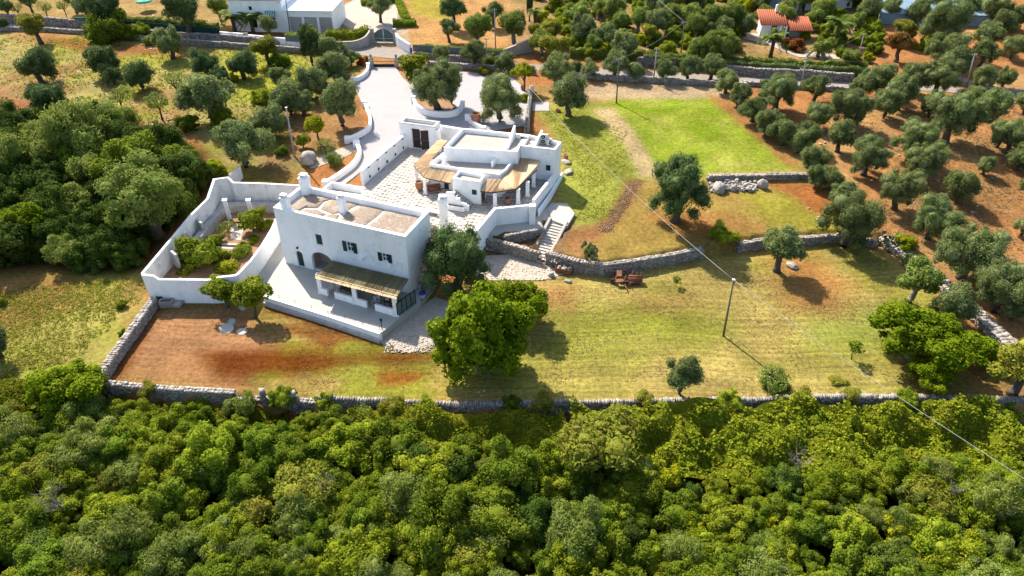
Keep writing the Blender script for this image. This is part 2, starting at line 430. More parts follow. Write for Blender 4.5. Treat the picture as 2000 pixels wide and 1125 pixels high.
# ---------------------------------------------------------------- ground sheet
KEXP = 2.32    # brightness of a sunlit surface over its albedo in this light
def alb(c): return np.array([v / KEXP for v in lin(c)])
gx = np.arange(-150, 150.01, 0.6); gy = np.arange(18, 216.01, 0.6)
GX, GY = np.meshgrid(gx, gy)
sh = GX.shape
X = GX.ravel(); Y = GY.ravel()
Z = gz(X, Y)
CL = np.tile(alb((206, 146, 92)), (X.size, 1))
MOW = np.zeros(X.size)
WJ = (fbm(X, Y, 6, 5) - 0.5) * 5.0
def pxpoly(pts): return [(p.x, p.y) for p in (GG(a, b) for a, b in pts)]
def paint(poly, c, soft=1.5, op=1.0, jit=1.0, nz=None, lo=0.45, hi=0.6, mow=None, seed=0, px=True):
    pl = pxpoly(poly) if px else poly
    xs = [p[0] for p in pl]; ys = [p[1] for p in pl]; m = soft + 6
    sel = np.where((X > min(xs) - m) & (X < max(xs) + m) & (Y > min(ys) - m) & (Y < max(ys) + m))[0]
    if not len(sel): return
    d = sdf(pl, X[sel], Y[sel]) + WJ[sel] * jit
    a = (1 - ss(-soft, soft, d)) * op
    if nz: a = a * ss(lo, hi, fbm(X[sel], Y[sel], nz, 31 + seed))
    CL[sel] = CL[sel] * (1 - a[:, None]) + alb(c)[None] * a[:, None]
    if mow is not None: MOW[sel] = MOW[sel] * (1 - a) + mow * a
BIG = [(-400, 10), (400, 10), (400, 300), (-400, 300)]
# grove soil with dry grass
paint(BIG, (212, 172, 112), 1, 0.7, 0, 9, 0.48, 0.62, seed=1, px=False)
paint(BIG, (184, 118, 68), 1, 0.5, 0, 7, 0.52, 0.66, seed=2, px=False)
paint([(1560, 330), (2000, 300), (2000, 420), (1700, 470)], (190, 150, 92), 4, 0.6, 2, 6, 0.4, 0.6, seed=3)
# upper left meadow
ML = [(-60, 60), (480, 92), (700, 110), (700, 160), (640, 300), (560, 360), (440, 345), (380, 260), (250, 235), (100, 230), (-60, 200)]
paint(ML, (192, 176, 108), 1, 1, 0.3)
paint(ML, (174, 174, 72), 2, 0.85, 0.3, 8, 0.44, 0.62, seed=4)
paint(ML, (184, 136, 98), 2, 0.7, 0.3, 10, 0.54, 0.68, seed=5)
paint([(60, 70), (330, 95), (330, 110), (180, 105)], (176, 108, 72), 2, 0.8, 1)
paint([(0, 190), (100, 215), (260, 225), (260, 250), (0, 235)], (176, 112, 78), 2, 0.9, 1)
paint([(430, 95), (600, 110), (600, 170), (480, 200), (440, 160)], (192, 190, 74), 2, 0.9, 0.6)
paint([(560, 200), (700, 195), (725, 250), (690, 280), (560, 300), (520, 260)], (186, 140, 94), 2, 0.9, 0.6)
paint([(480, 330), (600, 335), (590, 365), (480, 360)], (190, 150, 80), 1.5, 0.8, 0.5)
# beyond the road, left and centre
paint([(-60, -40), (500, -40), (480, 60), (150, 40), (-60, 28)], (192, 160, 104), 1, 1, 0.3)
paint([(790, -40), (1010, -40), (1000, 110), (800, 80)], (214, 164, 104), 1, 1, 0.4)
paint([(800, -40), (880, -40), (870, 40), (800, 25)], (196, 180, 78), 1.5, 0.9, 0.5)
paint([(1000, -40), (1720, -40), (1700, 120), (1240, 110), (1000, 100)], (196, 156, 108), 1, 1, 0.3)
paint([(1000, -40), (1720, -40), (1700, 120), (1240, 110), (1000, 100)], (150, 142, 70), 1, 0.7, 0.3, 6, 0.45, 0.6, seed=6)
paint([(640, 20), (780, -30), (800, 90), (700, 100)], (214, 190, 158), 1, 0.9, 0.2)
# lawn east of the house
UL = [(1045, 215), (1080, 205), (1400, 190), (1440, 215), (1560, 330), (1380, 350), (1290, 345), (1230, 360), (1190, 440), (1110, 440), (1085, 380), (1100, 300)]
paint([(1030, 170), (1410, 170), (1570, 335), (1720, 460), (1370, 500), (1180, 520), (1060, 500), (1090, 330)], (198, 164, 100), 1, 1, 0.3)
paint(UL, (176, 180, 78), 1.5, 0.95, 0.5, mow=0.15)
paint([(1190, 190), (1385, 190), (1440, 230), (1540, 325), (1390, 340), (1320, 325), (1265, 320), (1240, 270)], (156, 182, 46), 2.5, 0.9, 1.0, mow=0.15)
paint([(1210, 200), (1380, 200), (1530, 325), (1400, 335), (1260, 300)], (184, 190, 76), 2, 0.6, 0.8, 5, 0.45, 0.62, seed=7)
paint([(1210, 200), (1380, 200), (1530, 325), (1400, 335), (1260, 300)], (200, 188, 100), 2, 0.5, 0.8, 3.5, 0.52, 0.66, seed=17)
paint([(1155, 215), (1195, 210), (1235, 250), (1270, 310), (1290, 345), (1250, 345), (1225, 290)], (222, 194, 140), 0.9, 1.0, 0.2)
paint([(1090, 160), (1400, 165), (1430, 190), (1100, 195)], (214, 186, 146), 1.2, 0.9, 0.4)
paint([(1380, 185), (1430, 195), (1560, 320), (1540, 325), (1440, 240)], (188, 132, 84), 1.0, 0.9, 0.3)
paint([(1385, 338), (1580, 335), (1580, 346), (1385, 346)], (214, 176, 120), 0.6, 0.9, 0.15)
# tilled strip and the slope by the steps
paint([(1228, 352), (1258, 352), (1228, 420), (1195, 462), (1140, 462), (1190, 415)], (158, 112, 76), 1.0, 0.9, 0.3)
paint([(1095, 455), (1170, 440), (1190, 470), (1160, 510), (1100, 500)], (184, 130, 84), 1.5, 0.9, 0.5)
paint([(935, 445), (1060, 430), (1110, 405), (1120, 430), (1090, 500), (1060, 520), (940, 500)], (156, 124, 92), 0.8, 0.95, 0.15)
# terrace between the two walls
paint([(1260, 360), (1600, 352), (1700, 460), (1400, 490), (1180, 515), (1150, 490), (1220, 420)], (190, 160, 84), 1.2, 0.95, 0.4, mow=0.2)
paint([(1440, 380), (1600, 375), (1640, 455), (1500, 450)], (176, 168, 66), 2, 0.9, 0.8, mow=0.25)
paint([(1500, 355), (1600, 355), (1660, 430), (1600, 420)], (190, 116, 68), 1.5, 0.9, 0.6)
paint([(1270, 420), (1340, 415), (1450, 450), (1460, 470), (1340, 460)], (190, 128, 76), 2, 0.8, 0.8)
paint([(1350, 400), (1500, 440), (1500, 460), (1340, 430)], (200, 146, 88), 1.2, 0.7, 0.5)
# lower lawn
LL = [(860, 560), (960, 540), (1100, 530), (1190, 545), (1370, 505), (1700, 480), (1860, 600), (1900, 780), (600, 790), (600, 700), (740, 660)]
paint(LL, (200, 178, 100), 1, 1, 0.3, mow=1.0)
paint(LL, (176, 170, 76), 2, 0.9, 0.5, 9, 0.42, 0.6, mow=1.0, seed=8)
paint([(1060, 600), (1380, 590), (1400, 640), (1250, 690), (1060, 690)], (158, 166, 56), 4, 0.75, 1.2, mow=1.0)
paint([(1560, 590), (1720, 600), (1760, 680), (1560, 670)], (150, 170, 70), 4, 0.75, 1.2, mow=0.8)
paint([(1500, 500), (1560, 490), (1660, 560), (1640, 620), (1540, 610)], (206, 140, 82), 3, 0.85, 1.0, mow=0.5)
paint([(1250, 580), (1350, 575), (1360, 600), (1260, 605)], (210, 158, 100), 3, 0.7, 1.0)
paint([(1040, 560), (1120, 570), (1110, 600), (1040, 590)], (208, 150, 96), 2, 0.7, 1.0)
paint([(1060, 710), (1900, 700), (1900, 780), (1060, 785)], (202, 176, 104), 4, 0.4, 1.0, mow=1.0)
# bare yard in front of the terrace
BF = [(297, 590), (520, 590), (740, 660), (860, 690), (880, 785), (600, 785), (190, 745)]
paint(BF, (190, 164, 88), 1, 1, 0.2, mow=0.8)
paint(BF, (158, 158, 58), 1.5, 0.9, 0.3, 5, 0.44, 0.58, mow=0.6, seed=9)
paint([(297, 592), (500, 600), (560, 650), (540, 700), (480, 760), (300, 755), (190, 742)], (192, 142, 98), 2.0, 1, 0.8, mow=1.0)
paint([(300, 690), (480, 715), (460, 760), (200, 742)], (198, 146, 96), 2.0, 0.85, 0.8, mow=0.6)
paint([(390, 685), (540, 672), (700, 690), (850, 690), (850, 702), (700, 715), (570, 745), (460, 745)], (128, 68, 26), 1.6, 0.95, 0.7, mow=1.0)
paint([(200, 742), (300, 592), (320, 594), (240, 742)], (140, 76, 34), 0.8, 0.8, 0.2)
paint([(560, 640), (620, 645), (680, 668), (640, 678)], (140, 78, 36), 1.0, 0.85, 0.6, mow=0.8)
paint([(735, 730), (830, 732), (820, 745), (745, 750)], (160, 82, 34), 1.0, 0.9, 0.5, mow=0.5)
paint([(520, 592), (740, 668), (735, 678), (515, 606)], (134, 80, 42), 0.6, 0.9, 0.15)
# left meadow
LM = [(-100, 530), (290, 530), (280, 590), (185, 735), (-100, 760)]
paint(LM, (182, 182, 78), 1, 1, 0.3, mow=0.2)
paint(LM, (194, 178, 98), 2, 0.8, 0.3, 7, 0.45, 0.6, mow=0.2, seed=10)
paint([(-100, 520), (180, 535), (160, 590), (60, 640), (-100, 660)], (186, 134, 84), 3, 0.85, 1.0, mow=1.0)
paint([(230, 545), (290, 540), (290, 590), (240, 640)], (190, 158, 92), 1.5, 0.85, 0.5)
# woods
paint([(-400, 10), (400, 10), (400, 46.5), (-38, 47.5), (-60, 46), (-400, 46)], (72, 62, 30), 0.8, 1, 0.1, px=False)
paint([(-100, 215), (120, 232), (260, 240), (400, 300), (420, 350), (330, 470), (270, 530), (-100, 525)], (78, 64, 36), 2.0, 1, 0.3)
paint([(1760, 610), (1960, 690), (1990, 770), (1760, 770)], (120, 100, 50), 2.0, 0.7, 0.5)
fine = fbm(X, Y, 3.2, 77)
CL *= (0.62 + 0.76 * fine)[:, None]
CL *= (0.86 + 0.28 * fbm(X, Y, 22, 91, 3))[:, None]
Zr = Z + (fbm(X, Y, 3.0, 55) - 0.5) * 0.12
ny, nx = sh
ii = np.arange(ny * nx).reshape(sh)
faces = np.stack([ii[:-1, :-1], ii[:-1, 1:], ii[1:, 1:], ii[1:, :-1]], -1).reshape(-1, 4)
V = np.stack([X, Y, Zr], 1)
nb = len(V)
bor = [ii[0, 0], ii[0, -1], ii[-1, -1], ii[-1, 0]]
OUT = np.array([(-3000, -1500, -2), (3000, -1500, -2), (3000, 4000, 4), (-3000, 4000, 4)], float)
V = np.vstack([V, OUT])
faces = np.vstack([faces, [[nb + k, nb + (k + 1) % 4, bor[(k + 1) % 4], bor[k]] for k in range(4)]])
me = np_mesh("ground", V, faces, True)
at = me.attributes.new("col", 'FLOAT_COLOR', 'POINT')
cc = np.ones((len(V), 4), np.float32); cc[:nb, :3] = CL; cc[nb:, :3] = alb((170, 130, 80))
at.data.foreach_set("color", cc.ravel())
am = me.attributes.new("mow", 'FLOAT', 'POINT')
am.data.foreach_set("value", np.concatenate([MOW, np.zeros(4)]).astype(np.float32))
gm = bpy.data.materials.new("ground"); gm.use_nodes = True
nt = gm.node_tree; pb = nt.nodes["Principled BSDF"]; pb.inputs["Roughness"].default_value = 1.0; pb.inputs["Specular IOR Level"].default_value = 0.0
ac = node(nt, "ShaderNodeAttribute", attribute_name="col"); aw = node(nt, "ShaderNodeAttribute", attribute_name="mow")
geo = node(nt, "ShaderNodeNewGeometry")
def nzn(scale, det, rough, src):
    n = node(nt, "ShaderNodeTexNoise"); n.inputs["Scale"].default_value = scale; n.inputs["Detail"].default_value = det; n.inputs["Roughness"].default_value = rough
    nt.links.new(src, n.inputs[0]); return n.outputs[0]
n1 = nzn(1.9, 10, 0.82, geo.outputs["Position"])
mr1 = node(nt, "ShaderNodeMapRange"); mr1.inputs[1].default_value = 0.36; mr1.inputs[2].default_value = 0.64; mr1.inputs[3].default_value = 0.55; mr1.inputs[4].default_value = 1.45
nt.links.new(n1, mr1.inputs[0])
# mower and harrow lines, slightly bent
wp = nzn(0.045, 2, 0.5, geo.outputs["Position"])
vm = node(nt, "ShaderNodeVectorMath", operation='SCALE'); vm.inputs[3].default_value = 1.0
sx = node(nt, "ShaderNodeSeparateXYZ"); nt.links.new(geo.outputs["Position"], sx.inputs[0])
m1 = node(nt, "ShaderNodeMath", operation='MULTIPLY_ADD'); m1.inputs[1].default_value = 5.0; nt.links.new(wp, m1.inputs[0]); nt.links.new(sx.outputs[1], m1.inputs[2])
cx = node(nt, "ShaderNodeCombineXYZ"); nt.links.new(sx.outputs[0], cx.inputs[0]); nt.links.new(m1.outputs[0], cx.inputs[1])
mp = node(nt, "ShaderNodeMapping"); mp.inputs["Scale"].default_value = (0.035, 2.3, 1); mp.inputs["Rotation"].default_value = (0, 0, math.radians(3)); nt.links.new(cx.outputs[0], mp.inputs[0])
n2 = nzn(1.0, 6, 0.7, mp.outputs[0])
mr2 = node(nt, "ShaderNodeMapRange"); mr2.inputs[1].default_value = 0.35; mr2.inputs[2].default_value = 0.65; mr2.inputs[3].default_value = 0.74; mr2.inputs[4].default_value = 1.26
nt.links.new(n2, mr2.inputs[0])
ml = node(nt, "ShaderNodeMix", data_type='FLOAT'); ml.inputs[2].default_value = 1.0
nt.links.new(aw.outputs["Fac"], ml.inputs[0]); nt.links.new(mr2.outputs[0], ml.inputs[3])
mt = node(nt, "ShaderNodeMath", operation='MULTIPLY'); nt.links.new(mr1.outputs[0], mt.inputs[0]); nt.links.new(ml.outputs[0], mt.inputs[1])
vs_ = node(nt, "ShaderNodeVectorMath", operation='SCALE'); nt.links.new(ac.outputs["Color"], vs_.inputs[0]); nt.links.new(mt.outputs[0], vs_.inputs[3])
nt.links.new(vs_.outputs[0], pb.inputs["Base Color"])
bmp = node(nt, "ShaderNodeBump"); bmp.inputs["Strength"].default_value = 0.9; bmp.inputs["Distance"].default_value = 0.12
nt.links.new(n1, bmp.inputs["Height"]); nt.links.new(bmp.outputs[0], pb.inputs["Normal"])
go = link("ground", me, None, gm); go["kind"] = "structure"; go["label"] = "red soil, dry grass and mown lawn around the farmhouse"

def drape(name, poly, mat, dz=0.05, step=1.2, zfun=None, parent=None):
    """thin sheet following the ground inside an xy polygon"""
    P2 = []
    n = len(poly)
    for i in range(n):
        a = Vector((poly[i][0], poly[i][1])); b = Vector((poly[(i + 1) % n][0], poly[(i + 1) % n][1]))
        k = max(1, int((b - a).length / step))
        P2 += [a.lerp(b, j / k) for j in range(k)]
    nb_ = len(P2)
    xs = [p.x for p in P2]; ys = [p.y for p in P2]
    A, B = np.meshgrid(np.arange(min(xs), max(xs), step), np.arange(min(ys), max(ys), step))
    A = A.ravel(); B = B.ravel()
    d = sdf([(p.x, p.y) for p in P2], A, B)
    P2 += [Vector((x, y)) for x, y in zip(A[d < -0.4 * step], B[d < -0.4 * step])]
    r = delaunay_2d_cdt(P2, [(i, (i + 1) % nb_) for i in range(nb_)], [list(range(nb_))], 1, 1e-4)
    vs, fs = r[0], r[2]
    zz = gz([v.x for v in vs], [v.y for v in vs]) if zfun is None else np.array([zfun(v.x, v.y) for v in vs])
    mb = MB(); mb.add([(v.x, v.y, z + dz) for v, z in zip(vs, zz)], fs, True)
    return mb.build(name, mat, parent)
def sheet(name, px, mat, dz, label, kind="structure", step=1.2):
    o = drape(name, pxpoly(px), mat, dz, step); o["kind"] = kind; o["label"] = label; return o

DRIVE = [(727, 131), (772, 131), (786, 152), (800, 165), (830, 146), (880, 139), (955, 146), (1000, 152), (1030, 178), (1035, 245), (930, 262), (800, 275), (745, 305), (672, 362), (640, 366), (690, 325), (702, 303), (694, 283), (722, 258), (724, 236), (708, 205), (690, 165), (718, 148)]
sheet("driveway", DRIVE, M['drive'], 0.09, "pale cream driveway and parking in front of the gatehouse")
sheet("road", [(-80, 46), (150, 58), (330, 76), (480, 90), (600, 100), (700, 108), (800, 118), (920, 128), (1040, 138), (1240, 150), (1400, 160), (1560, 168), (1700, 172), (1850, 180), (2060, 215), (2060, 205), (1850, 168), (1700, 160), (1560, 156), (1400, 148), (1240, 138), (1040, 126), (920, 116), (810, 104), (790, 96), (700, 92), (600, 88), (480, 80), (330, 66), (150, 48), (-80, 34)], M['asphalt'], 0.06, "dusty country road running between the stone walls")
sheet("gravel_path", [(590, 318), (640, 300), (690, 281), (697, 296), (660, 313), (610, 330)], M['gravel'], 0.06, "pale gravel path beside the round boulder")
sheet("gravel_yard", [(742, 650), (800, 612), (850, 580), (900, 600), (862, 668), (800, 690), (745, 672)], M['gravel'], 0.05, "pale rubble yard below the white terrace corner")
sheet("rubble_apron", [(948, 500), (1000, 497), (1070, 520), (1105, 535), (1060, 548), (960, 548), (925, 540)], M['gravel'], 0.05, "pale stony patch at the foot of the stone steps")
sheet("stone_path", [(948, 470), (968, 438), (1040, 432), (1078, 398), (1108, 400), (1122, 418), (1100, 445), (1062, 452), (990, 462)], M['flag2'], 0.16, "grey flagstone path under the white terrace wall")
sheet("pale_pad", [(1040, 200), (1073, 200), (1072, 217), (1039, 217)], M['drive'], 0.07, "square cream slab on the lawn near the parking")
for pl, lb in (([(806, 197), (835, 190), (872, 192), (892, 212), (885, 221), (832, 220)], "red soil bed inside the white planter wall"), ([(787, 140), (800, 132), (822, 140), (800, 163)], "narrow red soil bed along the driveway")):
    sheet("planting_bed", pl, M['tan'], 0.13, lb, step=0.8)
sheet("garden_path", [(1450, 75), (1500, 88), (1560, 112), (1640, 116), (1640, 108), (1575, 100), (1520, 76), (1480, 66), (1400, 60), (1400, 66)], M['gravel'], 0.07, "winding pale path in the palm garden")
sheet("villa_yard", [(640, 30), (700, -5), (780, -20), (775, 62), (700, 66)], M['gravel'], 0.07, "pale gravel yard behind the grey iron gates")

# ---------------------------------------------------------------- dry stone walls
def unit_stone():
    v = [(x * (1 - 0.12 * (z > 0)), y, z) for z in (-.5, .5) for x, y in ((-.5, -.5), (.5, -.5), (.5, .5), (-.5, .5))]
    return np.array(v), np.array([(3, 2, 1, 0), (4, 5, 6, 7), (0, 1, 5, 4), (1, 2, 6, 5), (2, 3, 7, 6), (3, 0, 4, 7)])
SV, SF = unit_stone()
def stones_mesh(name, cs, sizes, rots, rs, jitter=0.16, tilt=0.35):
    """many jittered blocks as one mesh; cs (N,3) sizes (N,3) rots yaw"""
    N = len(cs)
    v = SV[None] * 1.0 + (rs.rand(N, 8, 3) - 0.5) * jitter * 2
    v = v * np.asarray(sizes)[:, None]
    tl = (rs.rand(N, 2) - 0.5) * tilt
    x, y, z = v[..., 0], v[..., 1], v[..., 2]
    z2 = z + x * tl[:, :1] ; x2 = x - z * tl[:, :1]
    c, s_ = np.cos(rots)[:, None], np.sin(rots)[:, None]
    w = np.stack([x2 * c - y * s_, x2 * s_ + y * c, z2], -1) + np.asarray(cs)[:, None]
    f = SF[None] + (np.arange(N) * 8)[:, None, None]
    return np_mesh(name, w.reshape(-1, 3), f.reshape(-1, 4))
def dry_wall(pts, t, hts, label, seed=1, size=0.34, cap=True, mat='stone', capmat=None, zb=None, cat="wall", name="dry_stone_wall", upright=False, group=None):
    """pts world xy; zb base heights; hts top heights above base; stones on faces and top"""
    rs = np.random.RandomState(seed)
    P = [Vector((p[0], p[1])) for p in pts]
    zb = [gz1(p.x, p.y) for p in P] if zb is None else zb
    hts = hts if isinstance(hts, list) else [hts] * len(P)
    # densify
    Q = []; QB = []; QT = []
    for i in range(len(P) - 1):
        L = (P[i + 1] - P[i]).length; k = max(1, int(L / 1.5))
        for j in range(k):
            f = j / k
            Q.append(P[i].lerp(P[i + 1], f)); QB.append(zb[i] + (zb[i + 1] - zb[i]) * f); QT.append(hts[i] + (hts[i + 1] - hts[i]) * f)
    Q.append(P[-1]); QB.append(zb[-1]); QT.append(hts[-1])
    QT = [h * (1 + (rs.rand() - 0.5) * 0.16) for h in QT]
    root = empty(name, (Q[0].x, Q[0].y, QB[0]), 0, label, cat, group)
    o3 = Vector((Q[0].x, Q[0].y, QB[0]))
    mb = MB(); mb.wall([(q.x - o3.x, q.y - o3.y) for q in Q], t * 0.8, [b - 0.5 - o3.z for b in QB], [b + h - 0.05 - o3.z for b, h in zip(QB, QT)])
    mb.build("core", M['stonecore'], root)
    C = []; S = []; R = []; C2 = []; S2 = []; R2 = []
    for i in range(len(Q) - 1):
        d = Q[i + 1] - Q[i]; L = d.length
        if L < 1e-3: continue
        d.normalize(); n = Vector((-d.y, d.x)); yaw = math.atan2(d.y, d.x)
        h = (QT[i] + QT[i + 1]) / 2; b = (QB[i] + QB[i + 1]) / 2
        z = 0.0; row = 0
        while z < h - 0.08:
            rh = size * (0.45 + 0.35 * rs.rand())
            for side in (-1, 1):
                u = -rs.rand() * size
                while u < L:
                    w = size * (0.4 + 1.5 * rs.rand() ** 1.5)
                    p = Q[i] + d * (u + w / 2) + n * side * (t / 2 - 0.10 + 0.07 * (rs.rand() - 0.5))
                    zz = b + z + rh / 2
                    C.append((p.x - o3.x, p.y - o3.y, zz - o3.z)); S.append((w * 0.96, 0.26, rh * 0.98)); R.append(yaw + (rs.rand() - 0.5) * 0.15)
                    u += w
            z += rh
        if cap:
            u = 0
            if upright:
                while u < L:
                    w = 0.13 + 0.16 * rs.rand()
                    p = Q[i] + d * (u + w / 2)
                    C2.append((p.x - o3.x, p.y - o3.y, b + h - o3.z + 0.06)); S2.append((w * 0.8, t * (0.8 + 0.3 * rs.rand()), 0.26 + 0.22 * rs.rand())); R2.append(yaw + (rs.rand() - 0.5) * 0.25)
                    u += w * 1.12
            else:
                while u < L:
                    w = size * (0.7 + 0.9 * rs.rand())
                    for k in (-0.5, 0.5):
                        p = Q[i] + d * (u + w / 2) + n * k * t * 0.5
                        C2.append((p.x - o3.x, p.y - o3.y, b + h - o3.z - 0.02 + 0.06 * rs.rand())); S2.append((w * 0.95, t * 0.52, 0.14 + 0.08 * rs.rand())); R2.append(yaw + (rs.rand() - 0.5) * 0.25)
                    u += w
    if C:
        o = link("stones", stones_mesh("stones", C, S, np.array(R), rs), root, M[mat]); o["kind"] = "stuff"
    if C2:
        o = link("cap_stones", stones_mesh("cap_stones", C2, S2, np.array(R2), rs), root, M[capmat or 'palestone']); o["kind"] = "stuff"
    return root
def pxw(pts, z=None):
    return [(G(x, y, z) if z is not None else GG(x, y)) for x, y in pts]

BWz = lambda p: -1.6
seg = BW[0:2]
dry_wall(seg, 0.6, 2.25, "squared stone wall with pale flat cap along the bare brown yard", 1, 0.30, zb=[-1.6, -1.6], mat='palestone')
dry_wall([Vector(BW[1]) , Vector(BW[2])], 0.6, [1.5, 1.75], "tumbled low stretch of dry stone wall with rubble posts", 2, 0.38, zb=[-1.6, -1.6])
dry_wall(BW[2:], 0.5, [2.15, 2.1, 2.05, 2.05, 2.05, 2.05, 2.05], "long dry stone wall with upright cap stones below the lawn", 3, 0.36, zb=[-1.6] * 7, upright=True, capmat='stone')
for i, x, y in ((0, 513, 775), (1, 575, 778)):
    p = G(x, y, 0.4)
    rs = np.random.RandomState(40 + i)
    n_ = 14
    zs = np.linspace(-1.5, 1.15, n_)
    o = link("rubble_post", stones_mesh("rubble_post", [((rs.rand() - .5) * .25, (rs.rand() - .5) * .25, z) for z in zs], [(0.6, 0.5, 0.26)] * n_, rs.rand(n_) * 3, rs), None, M['palestone'])
    o.location = (p.x, p.y, 0); tag(o, ["short stack of rubble stones in the tumbled wall gap", "taller stack of rubble stones where the long wall begins"][i], "post")
dry_wall([G(300, 586, 0.9), G(262, 640, 0.9), G(225, 690, 0.9), G(190, 742, 0.9)], 0.75, 1.1, "straight squared stone wall between left meadow and bare yard", 4, 0.3, zb=[0.0] * 4, mat='palestone')
dry_wall(RW[0:3], 0.55, [1.5, 1.5, 1.45], "retaining wall of pale stone left of the stone steps", 5, 0.34, zb=[0, 0, 0], mat='palestone')
dry_wall([Vector(p) + Vector((0, 0.15, 0)) for p in RW[3:9]], 0.6, [1.6, 1.6, 1.55, 1.5, 1.4, 1.35], "curved dry stone retaining wall with red earth edge above the lawn", 6, 0.34, zb=[0] * 6)
dry_wall([Vector(p) for p in RW[9:14]], 0.6, [1.25, 1.2, 1.1, 1.05, 0.9], "low dry stone retaining wall behind the leaning olive", 7, 0.34, zb=[0] * 5)
dry_wall(DW, 1.5, [0.7, 0.75, 0.8, 0.8, 0.85, 0.8], "broad tumbled white stone wall between lawn and red olive grove", 8, 0.45, zb=[0.15] * 6, mat='palestone')
dry_wall(pxw([(1383, 352), (1450, 351), (1520, 350), (1580, 349)]), 0.6, 0.75, "short low stone terrace wall below the bright green field", 9, 0.36)
dry_wall(pxw([(-80, 40), (60, 46), (150, 55), (300, 72), (440, 80), (540, 88)]), 0.5, [1.7, 1.7, 1.6, 1.3, 1.2, 1.0], "tall grey roadside wall on the far side of the road", 10, 0.4, cap=True)
dry_wall(pxw([(-80, 58), (100, 62), (180, 68), (340, 86), (490, 97), (610, 106)]), 0.5, [0.7, 0.7, 0.8, 1.0, 1.1, 1.0], "low roadside wall along the near meadow edge", 11, 0.4)
dry_wall(pxw([(812, 112), (870, 118), (930, 122), (985, 128)]), 0.5, 1.0, "stone wall under the grey mesh fence beside the road", 12, 0.4)
dry_wall(pxw([(838, 130), (920, 136), (1000, 140), (1045, 146)]), 0.5, 0.9, "stone wall bordering the north edge of the parking", 13, 0.4)
dry_wall(pxw([(1245, 128), (1380, 138), (1480, 150), (1560, 154), (1660, 160)]), 0.55, 1.5, "long grey stone wall under the agave hedge by the road", 14, 0.42)
dry_wall(pxw([(1060, 146), (1180, 156), (1300, 163), (1390, 168), (1455, 172)]), 0.5, 0.9, "roadside wall behind the row of small olives", 15, 0.4)
dry_wall(pxw([(1445, 166), (1520, 172), (1600, 176), (1665, 180)]), 0.5, 0.7, "low dark wall between road and olive grove", 16, 0.4)
dry_wall(pxw([(1855, 152), (1900, 172), (1950, 182), (2060, 195)]), 0.6, 0.9, "pale stone wall beside the road at the far grove", 17, 0.42, mat='palestone')
dry_wall(pxw([(1028, 262), (1033, 215), (1038, 178)]), 0.6, 1.0, "straight grey stone wall between parking and lawn", 18, 0.4)

# ---------------------------------------------------------------- building helpers
def holed(outer, holes, t):
    """wall panel: outer and holes are lists of (x,z); returns mesh, front face at y=0, thickness t to +y"""
    cu = bpy.data.curves.new("panel", 'CURVE'); cu.dimensions = '2D'; cu.fill_mode = 'BOTH'; cu.extrude = t / 2
    for pl in [outer] + holes:
        sp = cu.splines.new('POLY'); sp.points.add(len(pl) - 1); sp.use_cyclic_u = True
        for i, p in enumerate(pl): sp.points[i].co = (p[0], p[1], 0, 1)
    ob = bpy.data.objects.new("panel", cu); COL.objects.link(ob)
    bpy.context.view_layer.update()
    me = bpy.data.meshes.new_from_object(ob.evaluated_get(bpy.context.evaluated_depsgraph_get()))
    bpy.data.objects.remove(ob); bpy.data.curves.remove(cu)
    me.transform(Matrix.Translation((0, t / 2, 0)) @ Matrix.Rotation(math.pi / 2, 4, 'X'))
    for p in me.polygons: p.use_smooth = False
    return me
def rect(x0, x1, z0, z1): return [(x0, z0), (x1, z0), (x1, z1), (x0, z1)]
def arch(x0, x1, z0, z1, rise, n=10):
    pts = [(x0, z0), (x1, z0)]
    for k in range(n + 1):
        t = math.pi * k / n
        pts.append(((x0 + x1) / 2 + (x1 - x0) / 2 * math.cos(t), z1 - rise + rise * math.sin(t)))
    return pts
def child_box(name, root, c, s, mat, rz=0, bev=0.0):
    o = MB().box((0, 0, 0), *s).build(name, mat, root); o.location = c; o.rotation_euler = (0, 0, rz)
    if bev: bevel(o, bev)
    return o
def local(root, p):
    R = Matrix.Translation(root.location) @ root.rotation_euler.to_matrix().to_4x4()
    return R.inverted() @ Vector(p)
def xy(px, py, z): p = G(px, py, z); return (p.x, p.y)
def rel(poly, o): return [(p[0] - o[0], p[1] - o[1]) for p in poly]
def roofed_block(root, poly, ztop, zbase, par=0.55, pt=0.3, roofmat='roofcream', wallname="wall", mat='white'):
    """walls with parapet around a sunk flat roof; poly is world xy"""
    o = root.location
    pl = rel(poly, o)
    n = len(pl)
    a = sum(pl[i][0] * pl[(i + 1) % n][1] - pl[(i + 1) % n][0] * pl[i][1] for i in range(n))
    if a < 0: pl = pl[::-1]
    # inset polygon
    ins = []
    for i in range(n):
        p0, p1, p2 = Vector(pl[i - 1]), Vector(pl[i]), Vector(pl[(i + 1) % n])
        d1 = (p1 - p0).normalized(); d2 = (p2 - p1).normalized()
        n1 = Vector((-d1.y, d1.x)); n2 = Vector((-d2.y, d2.x)); m = (n1 + n2).normalized()
        k = min(1 / max(m.dot(n1), 0.3), 3) * pt
        ins.append(p1 + m * k)
    zt = ztop - o.z; zb = zbase - o.z; zr = zt - par
    vs = [(p[0], p[1], zb) for p in pl] + [(p[0], p[1], zt) for p in pl] + [(p.x, p.y, zt) for p in ins] + [(p.x, p.y, zr - 0.3) for p in ins]
    fs = []
    for i in range(n):
        j = (i + 1) % n
        fs += [(i, j, n + j, n + i), (n + i, n + j, 2 * n + j, 2 * n + i), (2 * n + i, 2 * n + j, 3 * n + j, 3 * n + i)]
    mb = MB(); mb.add(vs, fs); w = mb.build(wallname, M[mat], root); bevel(w, 0.04, 2)
    mb = MB(); mb.add([(p.x, p.y, zr) for p in ins], [tuple(range(n))]); r = mb.build("roof", M[roofmat], root)
    return w, r, zr

